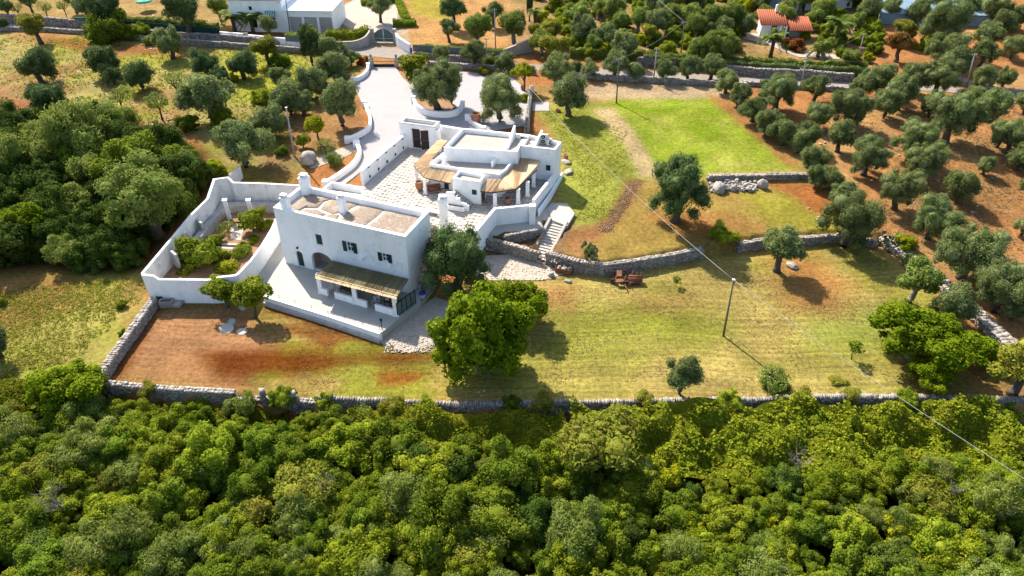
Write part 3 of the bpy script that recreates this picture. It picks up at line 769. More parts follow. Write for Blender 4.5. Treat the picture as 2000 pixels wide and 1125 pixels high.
# ---------------------------------------------------------------- main house
A = G(533, 405, 8.75); ang = math.radians(-21.2)
W_, D_, TOP = 17.3, 5.75, 7.85          # width, depth, height above the terrace at 0.9
house = empty("farmhouse", (A.x, A.y, 0.9), ang, "two-storey white farmhouse with flat brown plated roof and green shutters", "house")
ud = Vector((math.cos(ang), math.sin(ang), 0)); vd = Vector((-math.sin(ang), math.cos(ang), 0))
def hp(px, py):
    """point on the front facade in house coordinates"""
    return local(house, on_plane(px, py, house.location, vd))
def hrect(x0, y0, x1, y1, w=None):
    a = hp(x0, y0); b = hp(x1, y1)
    return a, b
w1a, w1b = hp(616, 459), hp(630, 477)
w2a, w2b = hp(677, 474), hp(690, 491)
w3a, w3b = hp(747, 496), hp(757, 510)
dca, dcb = hp(581, 497), hp(594, 523)
def box_of(a, b, minw, minh):
    cx_, cz_ = (a.x + b.x) / 2, (a.z + b.z) / 2
    w = max(abs(b.x - a.x), minw) / 2; h = max(abs(a.z - b.z), minh) / 2
    return cx_ - w, cx_ + w, cz_ - h, cz_ + h
WIN1 = box_of(w1a, w1b, 0.85, 1.4); WIN2 = box_of(w2a, w2b, 0.85, 1.35); WIN3 = box_of(w3a, w3b, 0.75, 1.1)
dcx = (dca.x + dcb.x) / 2
DOOR = (dcx - 0.45, dcx + 0.45, 0.02, 2.3)
ax0, ax1 = hp(617, 545).x, hp(649, 512).x
atop = hp(628, 494).z
ARCH = (ax0, ax0 + 2.9, 0.02, atop)
outer = rect(0, W_, -1.0, TOP)
fw = link("front_wall", holed(outer, [rect(*WIN1), rect(*WIN2), rect(*WIN3), arch(*DOOR, 0.4), arch(*ARCH, 1.15)], 0.4), house, M['white'])
mb = MB()
mb.prism([(0.0, 0.4), (0.4, 0.4), (0.4, D_ - 0.4), (0.0, D_ - 0.4)], -1.0, TOP)
mb.build("side_wall", M['white'], house)
mb = MB(); mb.prism([(W_ - 0.4, 0.4), (W_, 0.4), (W_, D_ - 0.4), (W_ - 0.4, D_ - 0.4)], -1.0, TOP); mb.build("side_wall", M['white'], house)
mb = MB(); mb.prism([(0, D_ - 0.4), (W_, D_ - 0.4), (W_, D_), (0, D_)], -1.0, TOP); mb.build("back_wall", M['white'], house)
# darkness behind openings: inner floor and arch recess
mb = MB(); mb.box((ARCH[0] + 1.45, 1.9, 1.8), 3.6, 0.15, 4.6); mb.box((ARCH[0] - 0.25, 1.15, 1.8), 0.2, 1.5, 4.6); mb.box((ARCH[1] + 0.25, 1.15, 1.8), 0.2, 1.5, 4.6)
mb.box((ARCH[0] + 1.45, 1.15, 4.2), 3.4, 1.5, 0.2); mb.build("arch_recess", M['archwall'], house)
def shutter_window(b, closed, parent):
    x0, x1, z0, z1 = b
    w = child_box("window", parent, ((x0 + x1) / 2, 0.22, (z0 + z1) / 2), (x1 - x0 + 0.02, 0.06, z1 - z0 + 0.02), M['glass'])
    child_box("sill", w, (0, -0.22, -(z1 - z0) / 2 - 0.05), (x1 - x0 + 0.3, 0.18, 0.08), M['white'])
    if closed:
        for k in (-1, 1):
            child_box("shutter", w, (k * (x1 - x0) / 4, -0.1, 0), ((x1 - x0) / 2 - 0.02, 0.05, z1 - z0 - 0.02), M['green'])
    else:
        for k in (-1, 0, 1):
            child_box("mullion", w, (k * (x1 - x0) / 2.1, -0.05, 0), (0.06, 0.05, z1 - z0), M['white'])
        for k in (-0.46, 0, 0.46):
            child_box("mullion", w, (0, -0.052, k * (z1 - z0)), (x1 - x0, 0.045, 0.06), M['white'])
        for k in (-1, 1):
            s = child_box("shutter", w, (k * ((x1 - x0) / 2 + 0.26), -0.26, 0), (0.5, 0.05, z1 - z0 + 0.05), M['green'])
    return w
shutter_window(WIN1, True, house); shutter_window(WIN2, False, house); shutter_window(WIN3, False, house)
d = link("door", holed(arch(DOOR[0] - dcx, DOOR[1] - dcx, 0, 2.28, 0.4), [], 0.07), house, M['green']); d.location = (dcx, 0.18, 0.02)
child_box("handle", d, (0.3, -0.04, 1.05), (0.04, 0.06, 0.14), M['iron'])
lamp = child_box("wall_lamp", house, (dcx, -0.12, 2.85), (0.16, 0.2, 0.26), M['iron'])
for x_ in (11.2, 14.9):
    child_box("vent_hood", house, (x_, -0.18, 3.55), (0.55, 0.32, 0.35), M['white'], bev=0.03)
    o = MB().tube([(x_ + 0.3, -0.06, 3.7), (x_ + 1.1, -0.06, 4.25), (x_ + 1.5, -0.06, 4.2), (x_ + 1.55, -0.06, 3.4)], 0.035, 6).build("conduit", M['white'], house)
o = MB().tube([(W_ - 0.12, -0.06, TOP - 0.9), (W_ - 0.12, -0.06, -0.8)], 0.05, 6).build("downpipe", M['white'], house)
# roof: mortar bed, separate weathered plates, pale joints between them
zr = TOP - 0.72
mb = MB(); mb.add([(0.4, 0.4, zr), (W_ - 0.4, 0.4, zr), (W_ - 0.4, D_ - 0.4, zr), (0.4, D_ - 0.4, zr)], [(0, 1, 2, 3)]); mb.build("roof", M['roofbed'], house)
rr = random.Random(5)
def plate(poly, dome=0.05):
    c = Vector((sum(p[0] for p in poly) / len(poly), sum(p[1] for p in poly) / len(poly)))
    rings = [(1.0, 0.012), (0.97, 0.06), (0.6, 0.06 + dome * 0.7), (0.25, 0.06 + dome)]
    vs = []; n = 0
    dense = []
    for i in range(len(poly)):
        a, b = Vector(poly[i]), Vector(poly[(i + 1) % len(poly)])
        for k in range(4): dense.append(a.lerp(b, k / 4) + Vector((rr.uniform(-.06, .06), rr.uniform(-.06, .06))))
    n = len(dense)
    for s, z in rings: vs += [(c.x + (p.x - c.x) * s, c.y + (p.y - c.y) * s, zr + z + rr.uniform(-.01, .02)) for p in dense]
    vs.append((c.x, c.y, zr + 0.06 + dome))
    fs = [((r) * n + i, r * n + (i + 1) % n, (r + 1) * n + (i + 1) % n, (r + 1) * n + i) for r in range(3) for i in range(n)] + [(3 * n + i, 3 * n + (i + 1) % n, 4 * n) for i in range(n)]
    mb = MB(); mb.add(vs, fs, True); mb.build("roof_plate", M['roofplate'], house)
y0, y1 = 0.55, D_ - 0.55
plate([(11.7, y0), (W_ - 0.55, y0), (W_ - 0.55, y1), (12.1, y1), (11.9, 3.0)])
plate([(8.0, 1.2), (9.2, y0), (11.3, y0 + 0.2), (11.55, 3.0), (11.7, y1), (8.9, y1), (7.9, 3.1)])
plate([(4.6, 2.6), (6.6, 2.2), (7.6, 3.2), (8.3, y1), (4.9, y1), (4.3, 4.2)], 0.1)
plate([(5.3, y0), (8.8, y0), (7.7, 1.3), (7.3, 2.4), (6.2, 1.9)], 0.05)
plate([(2.5, y0), (4.9, y0), (5.9, 1.8), (4.4, 2.3), (2.9, 2.0)], 0.08)
plate([(0.9, 1.6), (2.3, y0 + 0.3), (2.7, 2.2), (4.1, 2.7), (4.0, 4.2), (4.5, y1), (1.0, y1)], 0.1)
def chimney(name, root, c, w, h, pot=True, slope=0.0, mat='white'):
    mb = MB(); b = w / 2
    prof = [(b * 1.12, 0), (b * 1.02, h * 0.12), (b, h * 0.86), (b * 1.18, h * 0.88), (b * 1.18, h * 0.96), (b * 0.95, h)]
    vs = []; fs = []
    for r, z in prof: vs += [(-r, -r, z), (r, -r, z), (r, r, z), (-r, r, z)]
    for i in range(len(prof) - 1):
        for k in range(4): fs.append((i * 4 + k, i * 4 + (k + 1) % 4, (i + 1) * 4 + (k + 1) % 4, (i + 1) * 4 + k))
    fs.append(tuple((len(prof) - 1) * 4 + k for k in range(4)))
    mb.add(vs, fs); o = mb.build(name, M[mat], root); o.location = c
    if pot:
        p = MB().box((-b * 0.6, 0, h + 0.12), 0.12, b * 1.3, 0.24).box((b * 0.6, 0, h + 0.12), 0.12, b * 1.3, 0.24).box((0, 0, h + 0.27), b * 1.9, b * 1.6, 0.09).build("chimney_pot", M['oldwhite'], o)
    return o
chimney("chimney", house, (1.25, 0.75, zr), 0.8, 2.0)
chimney("chimney", house, (0.95, D_ - 0.55, zr), 0.95, 2.35)
chimney("chimney", house, (7.35, 3.15, zr), 0.75, 2.0)

# low room against the back of the house
poly = [xy(626, 371, 6.3), xy(647, 354, 6.3), xy(710, 365, 6.3), xy(712, 383, 6.3)]
shed = empty("lean_to_room", (poly[0][0], poly[0][1], 3.0), 0, "small white flat-roofed room behind the farmhouse by the courtyard wall", "outbuilding")
roofed_block(shed, poly, 6.3, 1.5, 0.9, 0.28, 'roofcream')

# ---------------------------------------------------------------- courtyard slab with flagstones
CZ = 3.2
cpoly = [xy(x, y, CZ) for x, y in [(672, 392), (712, 362), (803, 283), (860, 275), (1010, 285), (1090, 332), (1078, 352), (1036, 407), (967, 414), (926, 463), (880, 470), (850, 440)]]
mb = MB(); mb.prism(cpoly, 0.0, CZ); o = mb.build("courtyard", M['flag2'], None); o["kind"] = "structure"; o["label"] = "stone-paved courtyard between the farmhouse and the annex"
# flagstones laid over it, small slabs joined in one piece
rs = np.random.RandomState(8)
C = []; S = []; R = []
CA = math.radians(-14)
for iu in range(-70, 90):
    off = rs.rand() * 0.8
    for iv in range(-50, 70):
        wu = 0.55; wv = 0.8
        u = iu * wu; v = iv * wv + off
        x_ = -15 + u * math.cos(CA) - v * math.sin(CA); y_ = 90 + u * math.sin(CA) + v * math.cos(CA)
        C.append((x_, y_)); S.append((wu * (0.94 + 0.04 * rs.rand()), wv * (0.94 + 0.04 * rs.rand())))
C = np.array(C); dd = sdf(cpoly, C[:, 0], C[:, 1]); keep = dd < -0.4
C = C[keep]; S = np.array(S)[keep]
hz_ = 0.012 + 0.008 * rs.rand(len(C))
fl = link("flagstones", stones_mesh("flagstones", np.column_stack([C, CZ - hz_ + 0.007]), np.column_stack([S, hz_ * 2]), np.full(len(C), CA) + (rs.rand(len(C)) - .5) * 0.05, rs, 0.03, 0.012), o, M['flag2']); fl["kind"] = "stuff"

# courtyard west wall with drain holes
cw = [xy(x, y, CZ) for x, y in [(800, 284), (755, 322), (712, 360)]]
o0 = Vector((cw[0][0], cw[0][1], CZ))
cwall = empty("courtyard_wall", o0, 0, "white courtyard wall with a row of small black drain holes", "wall")
mb = MB(); mb.wall([(p[0] - o0.x - 0.25, p[1] - o0.y + 0.1) for p in cw], 0.5, -2.2, 2.1); bevel(mb.build("wall", M['white'], cwall), 0.05, 2)
dirv = (Vector(cw[-1]) - Vector(cw[0])); Lw = dirv.length; dirv.normalize(); nv = Vector((-dirv.y, dirv.x)); nv = nv if nv.x > 0 else -nv
for k in range(5):
    q = Vector((0, 0)) + dirv * (Lw * (0.14 + 0.185 * k)) + Vector((-0.25, 0.1)) + nv * 0.25
    for dz, s in ((0.45, 0.36), (1.85, 0.30)):
        h_ = MB().box((0, 0, 0), s * (1.0 if dz < 1 else 1.5), 0.05, s * (1 if dz < 1 else 0.45)).build("drain_hole" if dz < 1 else "slot", M['black'], cwall)
        h_.location = (q.x, q.y, dz); h_.rotation_euler = (0, 0, math.atan2(dirv.y, dirv.x))
    s_ = MB().box((0, 0, 0), 0.1, 0.12, 0.5).build("rain_spout", M['white'], cwall); s_.location = (q.x + dirv.x * 0.5, q.y + dirv.y * 0.5, 1.1)
# ---------------------------------------------------------------- gatehouse
gp = [xy(x, y, 7.0) for x, y in [(779, 240), (786, 229), (852, 238), (850, 249)]]
gate = empty("gatehouse", (gp[0][0], gp[0][1], CZ), 0, "white gatehouse with tall dark double doors at the courtyard entrance", "gatehouse")
gf = Vector((gp[3][0] - gp[0][0], gp[3][1] - gp[0][1])); glen = gf.length; ga = math.atan2(gf.y, gf.x)
gate.rotation_euler = (0, 0, ga)
gd = max((Vector(gp[1]) - Vector(gp[0])).length, 1.6)
link("front_wall", holed(rect(0, glen, -1.2, 3.8), [rect(1.9, 4.6, 0.05, 3.2)], 0.35), gate, M['white'])
mb = MB(); mb.prism([(0, 0.35), (0.35, 0.35), (0.35, gd), (0, gd)], -1.2, 3.8); mb.build("side_wall", M['white'], gate)
mb = MB(); mb.prism([(glen - 0.35, 0.35), (glen, 0.35), (glen, gd), (glen - 0.35, gd)], -1.2, 3.8); mb.build("side_wall", M['white'], gate)
b_ = link("back_wall", holed(rect(0.35, glen - 0.35, -1.2, 3.8), [rect(1.9, 4.6, 0.05, 3.2)], 0.35), gate, M['white']); b_.location = (0, gd - 0.35, 0)
mb = MB(); mb.box((glen / 2, gd / 2, 3.35), glen - 0.7, gd - 0.7, 0.1); mb.build("roof", M['roofcream'], gate)
mb = MB(); mb.wall([(0.2, 0.2), (glen - 0.2, 0.2), (glen - 0.2, gd - 0.2), (0.2, gd - 0.2)], 0.44, 3.8, 3.9, True); mb.build("parapet_cap", M['dirtwhite'], gate)
for k, (x_, a_) in enumerate(((1.95, -100), (4.55, -48))):
    lf = empty("door_leaf", (x_, 0.2, 0.08), 0); lf.parent = gate; lf.rotation_euler = (0, 0, math.radians(a_ if k else 0))
    sgn = -1 if k else 1
    if k: lf.rotation_euler = (0, 0, math.radians(18))
    for (cx_, cz_, sx_, sz_) in ((0.62, 0.7, 1.2, 1.35), (0.62, 2.2, 1.2, 1.5)):
        child_box("panel", lf, (sgn * cx_, 0, cz_), (sx_, 0.07, sz_), M['iron'])
    for z_ in (0.05, 1.42, 3.0): child_box("rail", lf, (sgn * 0.62, -0.05, z_), (1.2, 0.05, 0.12), M['wood'])
child_box("buttress", gate, (glen + 0.3, 0.2, 1.1), (0.6, 0.8, 4.6), M['white'], bev=0.05)
# wall from gatehouse to annex
wp_ = [xy(x, y, 6.2) for x, y in [(850, 243), (905, 252)]]
o0 = Vector((wp_[0][0], wp_[0][1], CZ))
wl = MB().wall([(0, 0), (wp_[1][0] - o0.x, wp_[1][1] - o0.y)], 0.5, -1.5, 3.0).build("link_wall", M['white'], None); wl.location = o0; bevel(wl, 0.05, 2)
tag(wl, "plain white wall joining the gatehouse to the annex", "wall")

# ---------------------------------------------------------------- annex
ZA = 8.0
annex = empty("annex", (*xy(866, 320, CZ), CZ), 0, "low white annex of stepped flat-roofed blocks with reed verandas", "house")
PA = [xy(x, y, ZA) for x, y in [(866, 288), (1011, 296), (1016, 284), (1030, 262), (903, 250)]]
wA, rA, zA = roofed_block(annex, PA, ZA, 1.5, 0.6, 0.32, 'roofcream', "upper_block")
PW = [xy(x, y, ZA - 0.02) for x, y in [(1016.5, 284.5), (1085, 292), (1097, 277), (1031, 262)]]
wW, rW, zW = roofed_block(annex, PW, ZA - 0.02, 0.8, 0.5, 0.3, 'flag', "wing_block")
PB = [xy(x, y, 6.6) for x, y in [(838, 320), (975, 341), (990, 330), (1006, 309), (1007, 304), (866, 297)]]
wB, rB, zB = roofed_block(annex, PB, 6.6, 1.5, 0.6, 0.28, 'roofcream', "middle_block")
PC = [xy(x, y, 6.6) for x, y in [(883, 347), (938, 355), (948, 341), (897, 332)]]
wC, rC, zC = roofed_block(annex, PC, 6.58, CZ - 1, 0.45, 0.26, 'roofcream', "front_block")
ao = annex.location
def wedge(p0, p1, z0, z1, zb, t, name="roof_partition"):
    a = Vector((p0[0] - ao.x, p0[1] - ao.y)); b = Vector((p1[0] - ao.x, p1[1] - ao.y))
    mb = MB(); mb.wall([a, b], t, zb - ao.z, [z0 - ao.z, z1 - ao.z]); return mb.build(name, M['white'], annex)
wedge(xy(991, 290, 7.5), xy(1005, 268, 7.4), 7.75, 9.2, 7.2, 0.3)
wedge(xy(1042, 290, 7.5), xy(1058, 276, 7.4), 7.75, 9.1, 7.2, 0.3)
wedge(xy(961, 325, 6.1), xy(972, 312, 6.1), 6.75, 7.2, 5.8, 0.3)
child_box("roof_pier", annex, (*[a - b for a, b in zip(xy(868, 321, 6.2), ao.xy)], 6.55 - CZ), (0.6, 0.6, 1.7), M['white'], bev=0.05)
def ac_unit(name, loc, rz, fans, label, group=None):
    r = empty(name, loc, rz, label, "air conditioner", group)
    h = 0.75 if fans == 1 else 1.35
    child_box("casing", r, (0, 0, h / 2 + 0.1), (1.0, 0.4, h), M['ac'], bev=0.02)
    for k in range(fans):
        f = MB().lathe((0, 0, 0), [(0.0, 0.0), (0.27, 0.0), (0.27, 0.03), (0.0, 0.03)], 16).build("fan_grille", M['black'], r)
        f.rotation_euler = (math.pi / 2, 0, 0); f.location = (-0.16, -0.205, 0.1 + h * (0.5 if fans == 1 else 0.27 + 0.48 * k))
        child_box("hub", f, (0, 0, 0.035), (0.14, 0.14, 0.02), M['ac'])
    for x_ in (-0.35, 0.35): child_box("foot", r, (x_, 0, 0.05), (0.08, 0.42, 0.1), M['iron'])
    return r
p = xy(1023, 276, zW + CZ); ac_unit("air_conditioner", (*p, zW + CZ), -0.15, 1, "single-fan air conditioner between the two roof partitions")
p = xy(1063, 281, zW + CZ); ac_unit("air_conditioner", (*p, zW + CZ), -0.1, 2, "twin-fan air conditioner on the annex wing roof corner")
p = xy(1073, 283, zW + CZ); ac_unit("air_conditioner", (*p, zW + CZ), 0.9, 1, "single-fan air conditioner turned sideways at the annex roof edge")
# windows and doors of the annex as framed leaves set on the walls
def wall_leaf(px0, py0, px1, py1, a, b, name, mat, proud=0.05, frame=True):
    """a,b: two world xy of the wall line"""
    d_ = Vector((b[0] - a[0], b[1] - a[1], 0)).normalized(); n_ = Vector((d_.y, -d_.x, 0))
    if n_.y > 0: n_ = -n_
    p0 = on_plane(px0, py0, (a[0], a[1], CZ), n_); p1 = on_plane(px1, py1, (a[0], a[1], CZ), n_)
    c_ = (p0 + p1) / 2 + n_ * proud
    w = abs((p1 - p0).dot(d_)); h = abs(p1.z - p0.z)
    o = child_box(name, annex, c_ - ao, (max(w, 0.5), 0.12, max(h, 0.6)), mat, math.atan2(d_.y, d_.x))
    if frame: child_box("sill", o, (0, -0.07, -max(h, .6) / 2 - 0.03), (max(w, .5) + 0.2, 0.2, 0.07), M['white'])
    return o
wall_leaf(922, 370, 931, 380, PC[0], PC[1], "window", M['green'])
wall_leaf(1067, 322, 1075, 333, PW[0], PW[1], "window", M['green'])
wall_leaf(868, 357, 877, 370, PB[0], PB[1], "door", M['green'], 0.06)
c0 = Vector(PC[1]); c1 = Vector(PC[2])
o = child_box("door", annex, ((c0.x * 0.6 + c1.x * 0.4) - ao.x + 0.04, (c0.y * 0.6 + c1.y * 0.4) - ao.y, 1.2), ((c1 - c0).length * 0.5, 0.12, 2.2), M['wood'], math.atan2(c1.y - c0.y, c1.x - c0.x))
for k in (-0.2, 0.2): child_box("pane", o, (k * 2, -0.07, 0.2), (0.35, 0.03, 1.2), M['glass'])
o = child_box("lamp", annex, (*[a - b for a, b in zip(xy(895, 356, 5.4), ao.xy)], 2.2), (0.2, 0.3, 0.4), M['iron'])
# outside stair with stepped side wall in front of the front block
f0 = Vector(PC[0]); f1 = Vector(PC[1]); fd = (f1 - f0).normalized(); fn = Vector((fd.y, -fd.x)); fn = fn if fn.y < 0 else -fn
stair = empty("outside_stair", (f0.x, f0.y, CZ), math.atan2(fd.y, fd.x), "small white outside stair with stepped side wall before the annex", "stair")
mb = MB(); prof = [(-0.1, 0), (-0.1, 2.3), (0.9, 2.5), (1.0, 1.6), (1.7, 1.7), (1.8, 1.1), (2.6, 1.0), (2.7, 0.85), (2.9, 0.8), (2.9, 0)]
me_ = holed(prof, [], 0.3); sw = link("side_wall", me_, stair, M['white']); sw.location = (0, -2.1, 0)
for k in range(6):
    child_box("step", stair, (2.5 - k * 0.42, -0.95, 0.14 + k * 0.14), (0.42, 1.7, 0.28 + k * 0.28), M['terr'])
child_box("trough", stair, (1.2, -2.3, 0.35), (2.4, 0.35, 0.7), M['white'], bev=0.03)
child_box("planter_soil", stair, (1.2, -2.3, 0.72), (2.0, 0.2, 0.05), M['soil'])

# ---------------------------------------------------------------- reed verandas
def reed_roof(name, quads, mat, label, posts, zfl, postw=0.42, seed=3, front=None, frontmat=None, pmat='white'):
    """quads: list of 4 corners (back-left, back-right, front-right, front-left); canes run back to front"""
    o0 = Vector(quads[0][0]); root = empty(name, (o0.x, o0.y, zfl), 0, label, "pergola")
    o0 = Vector((o0.x, o0.y, zfl)); rs = np.random.RandomState(seed)
    for q in quads:
        a, b, c_, d_ = [Vector(p) - o0 for p in q]
        mb = MB(); mb.add([a + Vector((0, 0, -.03)), b + Vector((0, 0, -.03)), c_ + Vector((0, 0, -.03)), d_ + Vector((0, 0, -.03))], [(3, 2, 1, 0)])
        n = max(int(((b - a).length + (c_ - d_).length) / 2 / 0.11), 4)
        for i in range(n):
            t0 = i / n; t1 = (i + 0.86) / n; r1 = rs.rand() * 0.10; zj = rs.rand() * 0.035
            p0 = a.lerp(b, t0); p1 = a.lerp(b, t1); p2 = d_.lerp(c_, t1); p3 = d_.lerp(c_, t0)
            ex = (p3 - p0).normalized() * r1
            up = Vector((0, 0, 0.02 + zj))
            mid0 = (p0 + p1) / 2 + up * 1.6; mid3 = (p2 + p3) / 2 + up * 1.6 + ex
            mb.add([p0 + up * 0.3, p1 + up * 0.3, p2 + up * 0.3 + ex, p3 + up * 0.3 + ex, mid0, mid3], [(0, 4, 5, 3), (4, 1, 2, 5)])
        ob = mb.build("reed_mat", M[mat], root)
        # beam along the front edge and rafters
        mbm = MB(); mbm.tube([d_ + Vector((0, 0, -.14)), c_ + Vector((0, 0, -.14))], 0.07, 6); mbm.build("beam", M['wood'], root)
        for k in range(1, 5):
            t = k / 5; MB().tube([a.lerp(b, t) + Vector((0, 0, -.1)), d_.lerp(c_, t) + Vector((0, 0, -.1))], 0.04, 6).build("rafter", M['wood'], root)
    for (x_, y_, zt) in posts:
        o = child_box("column", root, (x_ - o0.x, y_ - o0.y, (zt - zfl) / 2), (postw, postw, zt - zfl), M[pmat], bev=0.03)
        child_box("base", o, (0, 0, -(zt - zfl) / 2 + 0.1), (postw + 0.12, postw + 0.12, 0.2), M[pmat])
    return root
def V3(px, py, z): return G(px, py, z)
zE, zK = 5.55, 6.15
reed_roof("reed_veranda", [[V3(874, 275, zK), V3(839, 316, zK), V3(808, 323, zE), V3(857, 272, zE)],
                           [V3(842, 326, zK), V3(892, 335, zK), V3(880, 357, zE), V3(829, 346, zE)],
                           [V3(839, 316, zK), V3(842, 326, zK), V3(829, 346, zE), V3(808, 323, zE)]], 'reed',
          "pale reed veranda wrapping the courtyard side of the annex", [(*xy(831, 378, CZ), zE - 0.15), (*xy(815, 351, CZ), zE - 0.15)], CZ)
reed_roof("reed_veranda", [[V3(1018, 306, zK), V3(1056, 315, zK + 0.05), V3(1049, 330, zE), V3(1008, 368, zE)],
                           [V3(1018, 306, zK), V3(980, 350, zK), V3(960, 375, zE), V3(1008, 368, zE)],
                           [V3(980, 350, zK), V3(951, 349, zK), V3(938, 372, zE), V3(960, 375, zE)]], 'reed',
          "pale reed veranda on white pillars facing the stone steps",
          [(*xy(967, 404, CZ), zE - 0.2), (*xy(1012, 397, CZ), zE - 0.2), (*xy(1030, 382, CZ), zE - 0.2), (*xy(1042, 364, CZ), zE - 0.2)], CZ, 0.5)

# terrace parapets of the annex
def white_wall(px, ztop, zbot, t, label, name="terrace_wall", mat='white', bev=0.05, ztops=None):
    pts = [xy(x, y, ztop if ztops is None else ztops[i]) for i, (x, y) in enumerate(px)]
    o0 = Vector((pts[0][0], pts[0][1], zbot))
    mb = MB(); mb.wall([(p[0] - o0.x, p[1] - o0.y) for p in pts], t, 0, [(ztop if ztops is None else ztops[i]) - zbot for i in range(len(pts))])
    o = mb.build(name, M[mat], None); o.location = o0
    if bev: bevel(o, bev, 2)
    return tag(o, label, "wall")
white_wall([(928, 452), (966, 407), (1034, 400)], 4.25, 0.6, 0.4, "tall white angled terrace wall above the flagstone path")
white_wall([(1042, 390), (1062, 365), (1082, 340)], 4.3, 0.8, 0.4, "white parapet along the lawn side of the annex terrace")
white_wall([(1052, 409), (1075, 377), (1099, 336)], 2.9, 1.0, 0.25, "thin white kerb channel wall at the lawn edge")
p = xy(1040, 402, 4.4); o = MB().box((0, 0, 0), 0.8, 0.8, 3.0).build("wall_pier", M['white'], None); o.location = (p[0], p[1], 3.05); bevel(o, 0.06, 2); tag(o, "square white pier ending the angled terrace wall", "pier")
# chimney east of the house
base = xy(868, 443, CZ)
ch = chimney("chimney_stack", None, (*base, CZ - 0.3), 0.95, 4.5); tag(ch, "tall free white chimney rising beside the farmhouse roof", "chimney")
p = xy(848, 418, CZ)
well = empty("stone_bench", (*p, CZ), ang, "low cream stone bench by the free white chimney", "bench")
child_box("seat", well, (0, 0, 0.42), (2.2, 0.9, 0.14), M['flag2'], bev=0.03)
for x_ in (-0.8, 0.8): child_box("leg", well, (x_, 0, 0.18), (0.3, 0.7, 0.36), M['white'])

# ---------------------------------------------------------------- stone steps
T0 = Vector(xy(1091, 431, 2.1) + (2.1,)); B0 = Vector(xy(1052, 506, 0.05) + (0.05,))
dr = Vector((B0.x - T0.x, B0.y - T0.y, 0)); run = dr.length; sa = math.atan2(dr.y, dr.x)
st = empty("stone_steps", (T0.x, T0.y, 0.0), sa, "long flight of pale stone steps descending through the retaining wall", "steps")
NS = 14
for k in range(NS):
    z_ = 2.1 - (k + 1) * (2.05 / (NS + 0.5)); x0 = run * k / NS + (0.5 if k > 6 else 0) * 0.0; dx = run / NS
    o = child_box("step", st, (x0 + dx / 2, 0, z_ / 2 + 0.0), (dx * 1.04, 1.9, max(z_, 0.08)), M['flag2'], bev=0.02)
for s_ in (-1, 1):
    mb = MB(); mb.add([(0, s_ * 1.15 - .2, -0.2), (0, s_ * 1.15 + .2, -0.2), (0, s_ * 1.15 + .2, 2.38), (0, s_ * 1.15 - .2, 2.38), (run * 0.9, s_ * 1.15 - .2, -0.2), (run * 0.9, s_ * 1.15 + .2, -0.2), (run * 0.9, s_ * 1.15 + .2, 0.55), (run * 0.9, s_ * 1.15 - .2, 0.55)], [(0, 1, 2, 3), (7, 6, 5, 4), (3, 2, 6, 7), (0, 4, 5, 1), (1, 5, 6, 2), (0, 3, 7, 4)])
    bevel(mb.build("side_wall", M['flag2'], st), 0.06, 2)
lp = [xy(x, y, 2.12) for x, y in [(1072, 409), (1123, 416), (1108, 441), (1078, 430)]]
mb = MB(); mb.prism(rel(lp, st.location), 0.5, 2.13); o = mb.build("stair_landing", M['flag2'], None); o.location = st.location; tag(o, "pale flagstone landing at the head of the stone steps", "landing")
# inner wall of the sunken bed
dry_wall([G(986, 461, 1.9), G(1020, 455, 1.9), G(1060, 449, 1.9)], 0.4, 1.25, "short rough wall at the back of the sunken planting bed", 21, 0.3, zb=[0.75] * 3)

# ---------------------------------------------------------------- front terrace
TZ = 0.9
tp = [xy(x, y, TZ) for x, y in [(520, 581), (742, 652), (800, 606), (822, 590), (820, 540), (560, 470), (545, 430), (500, 520)]]
mb = MB(); mb.prism(tp, -0.4, TZ); o = mb.build("front_terrace", M['terr'], None); o["kind"] = "structure"; o["label"] = "cream paved terrace in front of the farmhouse"
wpts = [xy(x, y, TZ + 0.25) for x, y in [(516, 577), (630, 612), (743, 650)]]
o0 = Vector((*wpts[0], -0.3))
tw = empty("terrace_edge_wall", o0, 0, "low white wall with thin wire railing along the terrace edge", "wall")
mb = MB(); mb.wall([(p[0] - o0.x, p[1] - o0.y) for p in wpts], 0.45, 0, TZ + 0.3 + 0.25); bevel(mb.build("wall", M['white'], tw), 0.04, 2)
mb = MB(); mb.wall([(p[0] - o0.x - 0.1, p[1] - o0.y - 0.36) for p in wpts], 0.28, 0, TZ * 0.55 + 0.3); mb.build("footing", M['dirtwhite'], tw)
d2 = Vector(wpts[2]) - Vector(wpts[0])
for k in range(8):
    q = Vector(wpts[0]) + d2 * (k / 7)
    MB().tube([(q.x - o0.x, q.y - o0.y, 1.4), (q.x - o0.x, q.y - o0.y, 2.25)], 0.025, 5).build("rail_post", M['iron'], tw)
for z_ in (1.85, 2.22): MB().tube([(0, 0, z_), (d2.x, d2.y, z_)], 0.008, 4).build("rail_wire", M['iron'], tw)

# front reed pergola
hb = lambda px, py: house.matrix_basis @ hp(px, py)
bl = on_plane(648, 508, house.location, vd); br = on_plane(799, 545, house.location, vd)
bl = bl - vd * 0.05; br = br - vd * 0.05
br.z = bl.z = (bl.z + br.z) / 2
fl0 = G(617, 538, 3.95); fr0 = G(776, 579, 3.95); print('pergola back', bl, 'front', fl0)
fl1 = G(612, 541, 3.5)
pf = [xy(x, y, TZ) for x, y in [(624, 572), (776, 618)]]
pd = Vector(pf[1]) - Vector(pf[0])
pos = [(*(Vector(pf[0]) + pd * t + Vector((vd.x, vd.y)) * 0.15), 3.6) for t in (0.018, 0.475, 0.98)]
perg = reed_roof("front_pergola", [[bl, br, fr0, fl0]], 'reedold', "brown reed pergola on white pillars along the farmhouse front", pos, TZ, 0.5, 9)
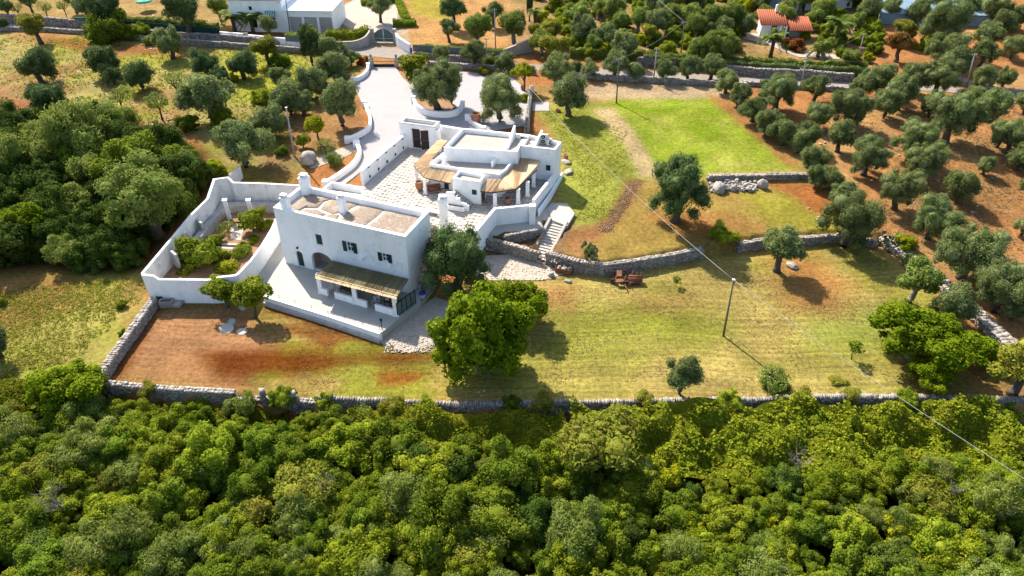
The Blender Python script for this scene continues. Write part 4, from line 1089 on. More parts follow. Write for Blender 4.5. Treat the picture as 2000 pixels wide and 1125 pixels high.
# bright fringe of fresh reed on the front edge
po = perg.location; rs = np.random.RandomState(12)
mb = MB(); n = 110
dfr = (fr0 - fl0); dn = (fl0 - bl).normalized()
for i in range(n):
    t = i / n; p0 = fl0 + dfr * t - po - dn * 0.15; w = dfr * (0.94 / n)
    e = p0 + dn * (0.50 + 0.10 * rs.rand()) + Vector((0, 0, -0.16 - 0.05 * rs.rand()))
    mb.add([p0 + Vector((0, 0, 0.07)), p0 + w + Vector((0, 0, 0.10)), e + w, e], [(0, 1, 2, 3)])
mb.build("reed_fringe", M['reed'], perg)
pa_ = math.atan2(pd.y, pd.x); PL = pd.length
for a_, b_ in ((0.03, 0.125), (0.215, 0.45), (0.50, 0.63), (0.735, 0.96)):
    q = Vector(pf[0]) + pd * ((a_ + b_) / 2)
    child_box("low_wall", perg, (q.x - po.x, q.y - po.y, 0.45), (PL * (b_ - a_), 0.3, 0.9), M['white'], pa_, 0.02)
def chair(loc, rz, label, group):
    r = empty("garden_chair", loc, rz, label, "chair", group)
    child_box("seat", r, (0, 0, 0.45), (0.45, 0.45, 0.05), M['ac']); child_box("backrest", r, (0, 0.21, 0.75), (0.45, 0.04, 0.55), M['ac'])
    for x_ in (-.19, .19):
        for y_ in (-.19, .19): child_box("leg", r, (x_, y_, 0.22), (0.04, 0.04, 0.44), M['ac'])
for k, t in enumerate((0.10, 0.19, 0.40, 0.70, 0.66, 0.82)):
    q = Vector(pf[0]) + pd * t + Vector((vd.x, vd.y)) * (0.8 + 0.25 * (k % 2))
    chair((q.x, q.y, TZ), pa_ + (0.4 if k % 2 else -0.5), "white garden chair under the brown reed pergola", "chairs under the pergola")
for k, t in enumerate((0.3, 0.86)):
    q = Vector(pf[0]) + pd * t + Vector((vd.x, vd.y)) * 1.3
    r = empty("garden_table", (q.x, q.y, TZ), pa_, ["brown wooden table under the left half of the reed pergola", "brown wooden table under the pergola beside the teal gate"][k], "table")
    child_box("tabletop", r, (0, 0, 0.74), (1.7, 0.9, 0.06), M['wood'])
    for x_ in (-.7, .7):
        for y_ in (-.35, .35): child_box("leg", r, (x_, y_, 0.36), (0.07, 0.07, 0.72), M['wood'])
# teal side gate
g0 = Vector(xy(777, 618, TZ)); g1 = Vector(xy(812, 592, TZ))
gd_ = g1 - g0; gL = gd_.length
tg = empty("panel_gate", (*g0, TZ), math.atan2(gd_.y, gd_.x), "dark teal framed gate panels closing the pergola end", "gate")
for k in range(4):
    child_box("panel", tg, (gL * (k + 0.5) / 4, 0, 0.95), (gL / 4 - 0.12, 0.04, 1.5), M['greynet'])
    child_box("post", tg, (gL * k / 4, 0, 0.95), (0.1, 0.1, 1.9), M['green'])
child_box("post", tg, (gL, 0, 0.95), (0.1, 0.1, 1.9), M['green'])
for z_ in (0.14, 1.82): child_box("rail", tg, (gL / 2, 0, z_), (gL, 0.07, 0.1), M['green'])
ew = Vector((house.location.x, house.location.y)) + Vector((ud.x, ud.y)) * (W_ + 0.9) + Vector((vd.x, vd.y)) * 0.9
mb = MB(); mb.box((0, 0, 0), 1.6, 4.2, 0.5); o = mb.build("side_plinth", M['terr'], None); o.location = (ew.x + 0.1, ew.y + 0.6, 0.2); o.rotation_euler = (0, 0, ang); tag(o, "cream plinth at the shaded end of the farmhouse", "plinth")
ac_unit("air_conditioner", (ew.x - 0.2, ew.y + 1.0, 0.45), ang + math.pi / 2, 1, "air conditioner on the plinth at the shaded house end")
p = ew + Vector((0.1, -0.8))
bn = empty("blue_bin", (p.x, p.y, 0.45), 0, "blue plastic barrel beside the teal gate", "bin")
MB().lathe((0, 0, 0), [(0.0, 0.0), (0.3, 0.0), (0.36, 0.4), (0.36, 0.75), (0.30, 0.85), (0, 0.85)], 14).build("drum", M['ac'], bn)
MB().lathe((0, 0, 0), [(0.38, 0.72), (0.40, 0.86), (0.32, 0.95), (0, 0.98)], 14).build("lid", M['blue'], bn)

# ---------------------------------------------------------------- walled citrus garden
GZ = 1.1
gpl = [xy(x, y, GZ) for x, y in [(300, 556), (345, 490), (432, 385), (560, 395), (585, 400), (545, 440), (466, 548), (412, 556)]]
mb = MB(); mb.prism(gpl, -0.5, GZ); o = mb.build("garden_floor", M['tan'], None); o["kind"] = "structure"; o["label"] = "orange earth floor of the walled citrus garden"
white_wall([(277, 536), (300, 538), (310, 545), (412, 546), (425, 541), (462, 537)], 3.6, -0.3, 0.34, "stepped white front wall of the citrus garden", "garden_wall", ztops=[3.75, 3.7, 3.3, 3.3, 3.6, 3.75])
white_wall([(277, 534), (335, 465), (372, 420), (405, 388), (418, 350)], 4.3, 0.0, 0.36, "long stained white side wall of the citrus garden", "garden_wall", 'oldwhite', 0.06, [3.75, 4.0, 4.3, 4.5, 5.1])
white_wall([(415, 350), (445, 346), (455, 356), (520, 358), (592, 362)], 4.6, 0.0, 0.36, "weathered white rear wall of the citrus garden with hanging ivy", "garden_wall", 'oldwhite', 0.06, [5.1, 5.1, 4.7, 4.6, 4.6])
white_wall([(462, 537), (490, 508), (512, 478), (530, 448), (545, 415)], 3.6, 0.0, 0.32, "curving white wall between citrus garden and terrace", "garden_wall", 'white', 0.06, [3.75, 3.4, 3.3, 3.5, 4.2])
white_wall([(448, 341), (468, 324)], 3.6, 1.0, 0.3, "short pale wall stub behind the garden corner", "wall_stub", 'oldwhite')
# raised walkway round the garden with buttresses
wk = [xy(x, y, 2.3) for x, y in [(356, 500), (408, 434), (436, 398), (470, 397), (560, 398)]]
o0 = Vector((*wk[0], 0)); mb = MB(); mb.wall([(p[0] - o0.x, p[1] - o0.y) for p in wk], 0.9, 0.0, 2.3); o = mb.build("raised_walkway", M['dirtwhite'], None); o.location = o0; o["kind"] = "structure"; o["label"] = "narrow raised walkway inside the garden wall"
for k, (x, y) in enumerate([(375, 470), (395, 443), (345, 505)]):
    p = G(x, y, 2.6); o = MB().box((0, 0, 0), 0.3, 1.3, 2.2).build("buttress", M['dirtwhite'], None); o.location = (p.x - 0.2, p.y + 0.1, 2.3); o.rotation_euler = (0, 0, 0.8); tag(o, "thin weathered buttress on the garden side wall", "buttress", "garden wall buttresses")
for k, (x, y, h_) in enumerate([(449, 428, 2.9), (494, 428, 2.9)]):
    p = G(x, y, GZ); r = empty("garden_pillar", (p.x, p.y, GZ), 0.2, ["white pergola pillar standing clear at the garden path", "white pergola pillar half hidden by citrus leaves"][k], "pillar")
    child_box("shaft", r, (0, 0, h_ / 2), (0.5, 0.5, h_), M['white'], bev=0.03); child_box("cap", r, (0, 0, h_ + 0.05), (0.62, 0.62, 0.12), M['white'])
for k, pl in enumerate(([(452, 440), (478, 440), (470, 470), (450, 466)], [(415, 474), (470, 476), (468, 488), (412, 484)])):
    o = drape("garden_paving", [xy(x, y, GZ) for x, y in pl], M['flag2'], 0.03, 1.0, lambda a, b: GZ); o["kind"] = "structure"; o["label"] = "pale stone path in the citrus garden"
for k, (a_, b_) in enumerate((((418, 478), (470, 480)), ((400, 432), (530, 434)))):
    pa = G(*a_, GZ + 0.15); pb_ = G(*b_, GZ + 0.15)
    o = MB().tube([(0, 0, 0), (pb_.x - pa.x, pb_.y - pa.y, 0)], 0.1, 6).build("timber_edging", M['wood'], None); o.location = (pa.x, pa.y, GZ + 0.1); tag(o, ["short brown timber edging beside the cross path", "long brown timber edging across the garden bed"][k], "edging")

# ---------------------------------------------------------------- driveway walls and gates
def curve_pts(px, n=5):
    """Catmull-Rom through pixel points"""
    P = [Vector(p) for p in px]; P = [P[0]] + P + [P[-1]]; out = []
    for i in range(1, len(P) - 2):
        for k in range(n):
            t = k / n; a, b, c_, d_ = P[i - 1], P[i], P[i + 1], P[i + 2]
            out.append(0.5 * ((2 * b) + (c_ - a) * t + (2 * a - 5 * b + 4 * c_ - d_) * t * t + (3 * b - a - 3 * c_ + d_) * t ** 3))
    out.append(P[-2]); return [(p.x, p.y) for p in out]
def low_wall(px, h, t, label, mat='white', name="driveway_wall", piers=True, hts=None):
    cp = curve_pts(px)
    pts = [GG(x, y) for x, y in cp]
    o0 = pts[0].copy(); r = empty(name, o0, 0, label, "wall")
    n = len(pts)
    hh = [h] * n if hts is None else [float(np.interp(i / (n - 1), np.linspace(0, 1, len(hts)), hts)) for i in range(n)]
    mb = MB(); mb.wall([(p.x - o0.x, p.y - o0.y) for p in pts], t, [p.z - 0.5 - o0.z for p in pts], [p.z + k - o0.z for p, k in zip(pts, hh)])
    bevel(mb.build("wall", M[mat], r), 0.05, 2)
    if piers:
        for p, k in ((pts[0], hh[0]), (pts[-1], hh[-1])):
            child_box("pier", r, (p.x - o0.x, p.y - o0.y, p.z - o0.z + k / 2 + 0.08), (t + 0.3, t + 0.3, k + 0.2), M[mat], bev=0.04)
    return r
low_wall([(720, 134), (717, 146), (706, 156), (690, 162)], 0.9, 0.45, "curved white wall beside the dark iron driveway gate")
low_wall([(713, 209), (723, 233), (722, 255), (702, 269), (679, 279)], 0.9, 0.45, "white curved wall around the big olive by the driveway")
low_wall([(697, 286), (703, 303), (692, 325), (664, 347), (637, 364)], 0.8, 0.6, "white curved wall at the foot of the driveway")
low_wall([(808, 202), (816, 216), (834, 226), (866, 230), (892, 226), (904, 212)], 1.1, 0.45, "white boat-shaped planter wall around the twin olives")
low_wall([(913, 235), (925, 245), (945, 258)], 0.8, 0.5, "short white wall by the terracotta jar and large olive")
low_wall([(640, 97), (690, 96), (715, 90), (728, 78)], 1.9, 0.45, "sweeping pale stone entrance wall left of the grey gates", 'palestone', "entrance_wall", False, [1.6, 1.6, 1.9, 2.6])
low_wall([(772, 80), (780, 92), (802, 104)], 1.9, 0.45, "white sweeping entrance wall right of the grey gates", 'white', "entrance_wall", False, [2.6, 2.1, 1.8])
low_wall([(978, 112), (1010, 106), (1042, 100)], 2.2, 0.5, "rising pale stone wall beside a garden entrance", 'palestone', "entrance_wall", False, [1.2, 2.0, 2.9])
low_wall([(432, 76), (470, 79), (478, 80)], 1.5, 0.4, "white villa front wall left of the small gate", 'white', "villa_wall", False)
low_wall([(487, 81), (560, 88), (640, 95)], 1.4, 0.4, "white villa front wall under the green hedge", 'white', "villa_wall", False)
# grey double gates of the villa
a_ = GG(732, 83); b_ = GG(769, 84); d_ = b_ - a_; L_ = d_.length
gg = empty("villa_gate", a_, math.atan2(d_.y, d_.x), "tall grey arched double gates at the villa entrance", "gate")
for k in (0, 1):
    x0 = L_ * k / 2; w = L_ / 2
    prof = [(0.08, 0.2)] + [(w - 0.04, 0.2)] + ([(w - 0.04, 2.9), (w * 0.5, 2.6), (0.08, 1.9)] if k == 0 else [(w - 0.08, 1.9), (w * 0.5, 2.6), (0.04, 2.9)])
    o = link("gate_leaf", holed(prof, [], 0.06), gg, M['greynet']); o.location = (x0, 0, 0)
    for z_ in (0.25, 0.9): child_box("rail", o, (w / 2, -0.06, z_), (w - 0.1, 0.06, 0.12), M['ac'])
    child_box("stile", o, (w - 0.06 if k == 0 else 0.06, -0.07, 1.5), (0.1, 0.06, 2.6), M['ac'])
for x_ in (-0.35, L_ + 0.35): child_box("pillar", gg, (x_, 0, 1.4), (0.7, 0.7, 2.9), M['palestone'], bev=0.05)
# iron driveway gate with stone pillars
a_ = GG(726, 131); b_ = GG(775, 131); d_ = b_ - a_; L_ = d_.length
ig = empty("iron_gate", a_, math.atan2(d_.y, d_.x), "low dark wrought iron gate between two urn-topped pillars", "gate")
for x_ in (0, L_):
    o = child_box("pillar", ig, (x_, 0, 0.9), (0.75, 0.75, 1.8), M['palestone'], bev=0.05)
    MB().lathe((0, 0, 0.9), [(0.3, 0), (0.18, 0.12), (0.3, 0.35), (0.12, 0.6), (0.0, 0.75)], 10).build("finial", M['palestone'], o)
for k in (0, 1):
    g_ = empty("gate_leaf", (0.4 + k * (L_ - 0.8) / 2, 0, 0)); g_.parent = ig; w = (L_ - 0.8) / 2
    for z_ in (0.1, 0.55, 1.1): child_box("rail", g_, (w / 2, 0, z_), (w, 0.05, 0.07), M['iron'])
    child_box("kick_plate", g_, (w / 2, 0, 0.33), (w, 0.03, 0.4), M['iron'])
    for j in range(13): child_box("bar", g_, (w * (j + 0.5) / 13, 0, 0.6), (0.03, 0.03, 1.1 + 0.3 * math.sin(math.pi * j / 12)), M['iron'])
# villa small gate
p = GG(482, 80); o = MB().box((0, 0, 0.8), 1.0, 0.05, 1.6).box((0, 0, 0.8), 0.05, 0.1, 1.7).box((0, 0, 1.62), 1.1, 0.1, 0.08).build("garden_gate", M['ac'], None); o.location = p; tag(o, "small white iron gate in the villa wall", "gate")
p = GG(801, 106); bb = empty("post_box", (p.x + 0.3, p.y - 0.2, p.z), 0, "small blue box at the end of the white entrance wall", "box")
child_box("body", bb, (0, 0, 0.9), (0.4, 0.35, 0.9), M['blue'], bev=0.03); child_box("stand", bb, (0, 0, 0.25), (0.1, 0.1, 0.5), M['iron'])
def fence(px, h, mat, label):
    pts = [GG(x, y) for x, y in px]; o0 = pts[0].copy(); r = empty("mesh_fence", o0, 0, label, "fence")
    zb = [p.z + 1.0 - o0.z for p in pts]
    MB().wall([(p.x - o0.x, p.y - o0.y) for p in pts], 0.05, zb, [z + h for z in zb]).build("mesh_panel", M[mat], r)
    for i in range(len(pts) - 1):
        n = max(int((pts[i + 1] - pts[i]).length / 3), 1)
        for k in range(n):
            q = pts[i].lerp(pts[i + 1], k / n) - o0
            MB().tube([(q.x, q.y + 0.06, q.z), (q.x, q.y + 0.06, q.z + 1 + h)], 0.04, 5).build("post", M['concpole'], r)
fence([(808, 110), (870, 114), (980, 124)], 1.3, 'greynet', "grey green mesh fence above the roadside stone wall")
fence([(232, 62), (330, 70), (432, 78)], 1.4, 'net', "dark green shade net under the reed hedge beside the road")
fence([(152, 56), (185, 58)], 1.4, 'greenplastic', "short turquoise mesh fence beside the dark round bush")
fence([(560, 90), (600, 93), (640, 97)], 1.2, 'greynet', "grey mesh panel above the villa front wall")

# ---------------------------------------------------------------- villa behind the road
v0 = GG(558, 64); v1 = GG(654, 66); vdv = v1 - v0; va = math.atan2(vdv.y, vdv.x); VL = vdv.length
villa = empty("villa", v0, va, "white villa with striped awnings and a garage of three grey doors", "house")
link("garage_front", holed(rect(0, VL, -0.5, 4.6), [rect(VL * (0.12 + 0.3 * k), VL * (0.12 + 0.3 * k) + VL * 0.255, 0.05, 3.3) for k in range(3)], 0.4), villa, M['white'])
for k in range(3):
    x0 = VL * (0.12 + 0.3 * k); w = VL * 0.255
    o = child_box("garage_door", villa, (x0 + w / 2, 0.3, 1.65), (w, 0.06, 3.3), M['garage'])
    for j in range(1, 6): child_box("slat_groove", o, (0, -0.04, -1.65 + 0.55 * j), (w, 0.03, 0.04), M['ac'])
mb = MB(); mb.box((VL / 2, 5.2, 2.0), VL, 9.6, 5.2); mb.build("garage_block", M['white'], villa)
mb = MB(); mb.box((VL / 2, 4.9, 4.65), VL + 0.4, 10.6, 0.18); mb.build("roof_slab", M['white'], villa)
HL = 11.2
link("house_front", holed(rect(-HL, -0.02, -0.5, 6.4), [rect(-HL + 4.2, -HL + 4.9, 4.4, 5.2), rect(-HL + 3.8, -HL + 5.4, 0.9, 2.6), rect(-3.4, -1.8, 1.4, 3.0), rect(-HL + 4.0, -HL + 5.2, 0.9, 1.0)][:3], 0.4), villa, M['white']).location = (0, 0.25, 0)
mb = MB(); mb.box((-HL / 2, 5.4, 2.9), HL - 0.02, 9.5, 6.9); mb.build("house_block", M['white'], villa)
mb = MB(); mb.box((-HL / 2, 5.2, 6.5), HL + 0.4, 10.4, 0.2); mb.build("house_roof", M['slate'], villa)
for (xa, xb, za, zb_) in ((-HL + 4.2, -HL + 4.9, 4.4, 5.2), (-HL + 3.8, -HL + 5.4, 0.9, 2.6), (-3.4, -1.8, 1.4, 3.0)):
    o = child_box("window", villa, ((xa + xb) / 2, 0.45, (za + zb_) / 2), (xb - xa, 0.06, zb_ - za), M['black'])
for (xc, zc) in ((-HL + 4.6, 3.0), (-2.6, 3.6)):
    aw_ = empty("awning", (xc, 0.2, zc)); aw_.parent = villa
    for j in range(10):
        mb = MB(); x0 = -1.2 + j * 0.24
        mb.add([(x0, 0, 0.8), (x0 + 0.24, 0, 0.8), (x0 + 0.24, -0.9, 0), (x0, -0.9, 0), (x0, -0.9, -0.2), (x0 + 0.24, -0.9, -0.2)], [(0, 3, 2, 1), (3, 4, 5, 2)])
        mb.build("awning_stripe", M['greenplastic'] if j % 2 else M['ac'], aw_)

# terracotta cottage in the palm garden
c0 = GG(1490, 73); cot = empty("cottage", c0, -0.05, "small cottage with two red tiled roofs among palms", "house")
def tiled(x0, x1, yb, yf, zb, zf, nm):
    o = MB().prism([(x0, yf), (x1, yf), (x1, yb), (x0, yb)], [zf - .1, zf - .1, zb - .1, zb - .1], [zf, zf, zb, zb]).build("roof", M['tile'], cot)
    mb = MB(); n = int((x1 - x0) / 0.42)
    for i in range(n):
        x = x0 + (i + 0.5) * (x1 - x0) / n
        mb.tube([(x, yf - 0.05, zf + 0.05), (x, yb, zb + 0.05)], 0.14, 6)
    t = mb.build("tile_rows", M['tile'], o)
tiled(-1.2, 4.4, 4.4, -0.8, 4.3, 2.8, 0)
tiled(4.6, 9.4, 3.4, -2.0, 3.3, 2.1, 1)
mb = MB(); mb.box((1.9, 2.6, 1.2), 4.6, 3.0, 2.8); mb.build("wall", M['white'], cot)
mb = MB(); mb.box((7.2, 1.6, 0.8), 3.8, 2.6, 2.0); mb.build("side_room", M['palestone'], cot)
for x_ in (-0.8, 3.0, 4.2): child_box("veranda_post", cot, (x_, -0.6, 1.2), (0.3, 0.3, 2.9), M['white'])
child_box("door", cot, (2.2, 1.06, 1.0), (1.0, 0.06, 2.1), M['black'])
child_box("flue", cot, (2.6, 3.6, 4.9), (0.35, 0.35, 1.4), M['white'])
# white houses at the top edge
for k, (x, y, w, h_, dpt, lb) in enumerate([(1505, 22, 9, 6.0, 8, "pale blue-grey house wall behind the cottage"), (1580, 20, 8, 5.0, 8, "white house with grey terrace behind the palms"), (1625, 16, 9, 6.5, 7, "white house with pierced balustrade at the garden's far end")]):
    p = GG(x, y); r = empty("distant_house", p, 0.05, lb, "house")
    mb = MB(); mb.box((0, dpt / 2, h_ / 2), w, dpt, h_); mb.build("wall", M['bluegrey'] if k == 0 else M['white'], r)
    mb = MB(); mb.wall([(-w / 2, 0.1), (w / 2, 0.1), (w / 2, dpt), (-w / 2, dpt)], 0.25, h_, h_ + 0.5, True); mb.build("parapet", M['white'], r)
    child_box("door", r, (-w * 0.2, -0.04, 1.05), (1.0, 0.08, 2.1), M['glass'])
    for x_ in (0.05, 0.32):
        o = child_box("window", r, (w * x_, -0.03, h_ * 0.55), (0.9, 0.08, 1.2), M['glass']); child_box("sill", o, (0, -0.05, -0.65), (1.1, 0.15, 0.08), M['white'])
    if k == 2:
        for j in range(14): child_box("baluster", r, (-w / 2 + 0.3 + j * (w - 0.6) / 13, -0.05, h_ + 0.75), (0.16, 0.16, 0.5), M['white'])
        child_box("handrail", r, (0, -0.05, h_ + 1.05), (w, 0.25, 0.1), M['white'])
p0 = GG(1716, 46); p1 = GG(1938, 52)
r = empty("long_shed", p0, math.atan2(p1.y - p0.y, p1.x - p0.x), "long pale blue sheet-roofed shed beyond the grove", "shed"); L_ = (p1 - p0).length
MB().prism([(0, 0), (L_, 0), (L_, 7), (0, 7)], -0.5, [2.2, 2.2, 3.6, 3.6]).build("wall", M['bluegrey'], r)
MB().prism([(-0.3, -0.4), (L_ + 0.3, -0.4), (L_ + 0.3, 7.3), (-0.3, 7.3)], [2.22, 2.22, 3.66, 3.66], [2.32, 2.32, 3.76, 3.76]).build("roof", M['bluegrey'], r)

# ---------------------------------------------------------------- poles and cables
POLE = {}
def pole(key, bx, by, tx, ty, label, mat='pole', r0=0.13, arm=False, zb=None):
    b = GG(bx, by)
    # height that brings the top to its picture row
    h_ = min(np.arange(3, 13, 0.05), key=lambda h: abs(562.5 - F * ((b.y * sT + (b.z + h - H) * cT) / (b.y * cT - (b.z + h - H) * sT)) - ty))
    t = Vector((b.x, b.y, b.z + h_))
    px_ = 1000 + F * t.x / depth(t)
    t.x += (tx - px_) * depth(t) / F
    r = empty("utility_pole", b, 0, label, "pole")
    MB().tube([(0, 0, -0.3), t - b], [r0, r0 * 0.65], 8).build("shaft", M[mat], r)
    l = t - b
    if key in 'AKLN': POLE[key] = t; child_box("cap", r, (l.x, l.y, l.z + 0.03), (0.3, 0.3, 0.08), M['ac']); return
    child_box("crossarm", r, (l.x, l.y, l.z - 0.25), (0.9, 0.08, 0.08), M['pole'])
    for x_ in (-0.35, 0.35): MB().lathe((l.x + x_, l.y, l.z - 0.2), [(0.05, 0), (0.07, 0.08), (0.03, 0.18), (0, 0.2)], 8).build("insulator", M['ac'], r)
    POLE[key] = t
pole('A', 1413, 656, 1433, 547, "wooden utility pole standing alone on the lower lawn")
pole('B', 1033, 262, 1035, 172, "pale pole behind the annex beside the stone wall", 'concpole')
pole('C', 1204, 201, 1209, 114, "slim pole at the edge of the bright green field")
pole('D', 1276, 162, 1283, 94, "pole between two small olives by the road", 'concpole')
pole('E', 1329, 112, 1337, 42, "pole rising from the palm garden hedge")
pole('F', 1564, 172, 1575, 113, "pole leaning beside the road at the olive grove", 'concpole')
pole('G', 1673, 122, 1688, 66, "pole near the yellow shrubs of the palm garden", 'concpole')
pole('H', 1888, 168, 1904, 105, "pole beside the road among far grove olives", 'concpole')
pole('I', 968, 98, 966, 17, "tall thin pole on the orange field beyond the road", 'concpole')
pole('J', 950, 130, 950, 74, "short pole standing by the parking wall", 'concpole')
pole('K', 575, 305, 559, 210, "tilted bare pole above the round boulder", 'concpole', 0.15)
pole('L', 305, 62, 299, 30, "thin pole against the reed hedge", 'concpole', 0.09)
pole('N', 567, 66, 558, 0, "dark pole in front of the villa")
def cable(a, b, sag, label, r=0.022):
    a = Vector(a); b = Vector(b); pts = []
    for k in range(25):
        t = k / 24; p = a.lerp(b, t); p.z -= sag * 4 * t * (1 - t); pts.append(p - a)
    o = MB().tube(pts, r, 5).build("cable", M['wire'], None); o.location = a; tag(o, label, "cable")
far = G(2080, 985, 8.4)
cable(POLE['A'], far, 0.5, "pale cable running from the lawn pole over the woods")
cable(POLE['B'], POLE['A'], 1.0, "pale cable from the annex pole to the lawn pole")
for dx in (-0.35, 0.35):
    o3 = Vector((dx, 0, -0.1))
    cable(POLE['B'] + o3, POLE['C'] + o3, 0.8, ["left", "right"][dx > 0] + " cable of the pair crossing the round olive by the field", 0.016)
cable(POLE['C'] , POLE['E'] , 0.8, "cable from the field pole up to the palm garden", 0.016)
cable(POLE['E'], GG(1215, -10) + Vector((0, 0, 7.5)), 0.8, "cable from the palm garden pole towards the far houses", 0.02)
cable(POLE['F'], POLE['G'], 0.5, "cable between the grove pole and yellow shrub pole", 0.014)
cable(POLE['H'], G(2080, 118, 9.0), 0.6, "cable leaving the far grove pole eastwards", 0.014)
cable(POLE['F'], POLE['H'], 1.0, "cable along the road above the grove olives", 0.014)

# ---------------------------------------------------------------- rusty machinery on the lawn
q = GG(1215, 552)
tr_ = empty("harrow", q, -0.25, "rusty red farm implement with frame, drums and drawbar on the lawn", "farm machine")
MB().box((-0.5, 0.6, 0.75), 0.6, 0.9, 0.35, 0.15, 0.3).build("hopper", M['rust2'], tr_)
MB().box((-0.3, -0.6, 0.6), 0.9, 0.5, 0.3, 0.35, 0.2).build("hood", M['rust2'], tr_)
for k in range(7):
    o = MB().tube([(0, -0.02, 0), (0, 0.02, 0)], 0.27, 12).build("disc", M['rust'], tr_); o.location = (0.75 + 0.24 * k, -0.35 + 0.06 * k, 0.3); o.rotation_euler = (0, 0, 1.3)
for k in range(6): MB().tube([(-1.0 + 0.3 * k, 1.0, 0.55), (-1.1 + 0.3 * k, 1.25, 0.3), (-1.05 + 0.3 * k, 1.15, 0.03)], 0.03, 5).build("tine", M['rust'], tr_)
o = MB().tube([(0.7, 0.2, 0.55), (2.3, 0.5, 0.55)], 0.42, 12).build("roller", M['rust'], tr_)
MB().tube([(0.7, 0.2, 0.97), (2.3, 0.5, 0.97)], 0.12, 8).build("bar", M['rust2'], tr_)
for y_ in (-0.5, 0.35): MB().tube([(-1.1, y_, 0.45), (1.2, y_ + 0.2, 0.5)], 0.06, 6).build("frame_rail", M['rust'], tr_)
for x_ in (-0.9, 0.1, 1.0): MB().tube([(x_, -0.8, 0.45), (x_ + 0.2, 0.9, 0.5)], 0.05, 6).build("cross_rail", M['rust'], tr_)
for x_, y_ in ((-1.0, -0.4), (0.5, -0.5), (0.9, 0.9)):
    o = MB().tube([(0, -0.09, 0), (0, 0.09, 0)], 0.34, 14).build("wheel", M['iron'], tr_); o.location = (x_, y_, 0.34)
    child_box("hub", o, (0, -0.1, 0), (0.16, 0.04, 0.16), M['rust'])
MB().tube([(-0.2, 0.6, 1.0), (0.1, 0.9, 1.9), (0.6, 0.8, 1.2)], 0.05, 6).build("lift_arm", M['rust'], tr_)
MB().tube([(0.4, -0.8, 0.45), (0.9, -2.0, 0.2)], 0.05, 6).build("drawbar", M['rust'], tr_)
for k in range(4): MB().tube([(-1.1 + 0.12 * k, 0.7 - 0.4 * k, 0.5), (-1.35 + 0.1 * k, 0.7 - 0.4 * k, 0.08)], 0.035, 5).build("tine", M['rust'], tr_)
for k in range(3): MB().tube([(0.9 + 0.5 * k, 0.9, 0.5), (1.1 + 0.5 * k, 1.3, 1.0)], 0.04, 5).build("lever", M['rust'], tr_)
q = GG(1101, 532)
bx = empty("rusty_trough", q, -0.28, "rusty red metal trough heaped with pale stones by the wall", "trough")
MB().prism([(-1.0, -0.4), (1.0, -0.4), (1.0, 0.4), (-1.0, 0.4)], 0.1, 0.2).box((0, -0.4, 0.42), 2.0, 0.05, 0.62).box((0, 0.4, 0.42), 2.0, 0.05, 0.62).box((-1.0, 0, 0.42), 0.05, 0.8, 0.62).box((1.0, 0, 0.42), 0.05, 0.8, 0.62).build("tub", M['rust'], bx)
rs = np.random.RandomState(3)
o = link("stones", stones_mesh("stones", [((rs.rand() - .5) * 1.7, (rs.rand() - .5) * .6, 0.6 + rs.rand() * .2) for _ in range(16)], [(0.35, 0.3, 0.25)] * 16, rs.rand(16) * 3, rs), bx, M['palestone']); o["kind"] = "stuff"

# ---------------------------------------------------------------- boulders, rubble, slabs, pots
def boulder(loc, s, mat, label, seed, group=None, name="boulder"):
    bm = bmesh.new(); bmesh.ops.create_icosphere(bm, subdivisions=3, radius=1)
    r_ = random.Random(seed); ph = [Vector((r_.uniform(-3, 3), r_.uniform(-3, 3), r_.uniform(-3, 3))) for _ in range(4)]
    from mathutils import noise as mn
    for v in bm.verts:
        n_ = mn.noise(v.co * 1.1 + ph[0]) * 0.35 + mn.noise(v.co * 2.7 + ph[1]) * 0.13
        v.co *= 1 + n_
        v.co = Vector((v.co.x * s[0], v.co.y * s[1], v.co.z * s[2]))
    me_ = bpy.data.meshes.new(name); bm.to_mesh(me_); bm.free()
    for p_ in me_.polygons: p_.use_smooth = True
    o = link(name, me_, None, M[mat]); o.location = (loc[0], loc[1], loc[2] + s[2] * 0.55); o.rotation_euler = (0, 0, r_.uniform(0, 6)); return tag(o, label, "boulder", group)
boulder(GG(1404, 372), (1.05, 0.8, 0.8), 'palestone', "large grey boulder at the left end of the rubble heap", 1)
boulder(GG(1488, 366), (0.75, 0.55, 0.8), 'palestone', "upright boulder apart from the right end of the rubble heap", 2)
boulder(GG(1432, 372), (0.5, 0.5, 0.5), 'palestone', "middle-sized boulder within the rubble heap", 3)
boulder(GG(602, 318), (1.3, 1.2, 1.15), 'palestone', "big round boulder beside the tilted bare pole", 4)
boulder(GG(1090, 205 + 13), (0.5, 0.4, 0.4), 'terracotta', "reddish stone under the round olive near the cream slab", 6)
boulder(GG(1106, 318), (0.8, 0.5, 0.3), 'gravel', "flat pale rock outcrop beside the annex corner", 7)
boulder(GG(1110, 337), (0.9, 0.6, 0.25), 'palestone', "flat white rock outcrop in the lawn by the annex", 8)
boulder(GG(1077, 540), (0.35, 0.35, 0.4), 'palestone', "small grey stone left of the rusty trough", 9)
boulder(GG(1110, 551), (0.5, 0.3, 0.2), 'palestone', "flat white stone in the grass below the rusty trough", 10)
boulder(GG(1546, 521), (0.5, 0.8, 0.35), 'stone', "grey stone at the foot of the leaning olive", 11)
rs = np.random.RandomState(17); C = []; S = []
xs_ = rs.uniform(1385, 1478, 260); PP = GGs(xs_, rs.uniform(356, 374, 260) + 2 * np.sin(xs_ * 0.1))
for x_, p in zip(xs_, PP):
    C.append((p[0], p[1], p[2] + rs.uniform(0.02, 0.45) * (1 - abs(x_ - 1435) / 70))); s_ = rs.uniform(0.18, 0.5); S.append((s_, s_ * rs.uniform(.6, 1), s_ * rs.uniform(.5, .8)))
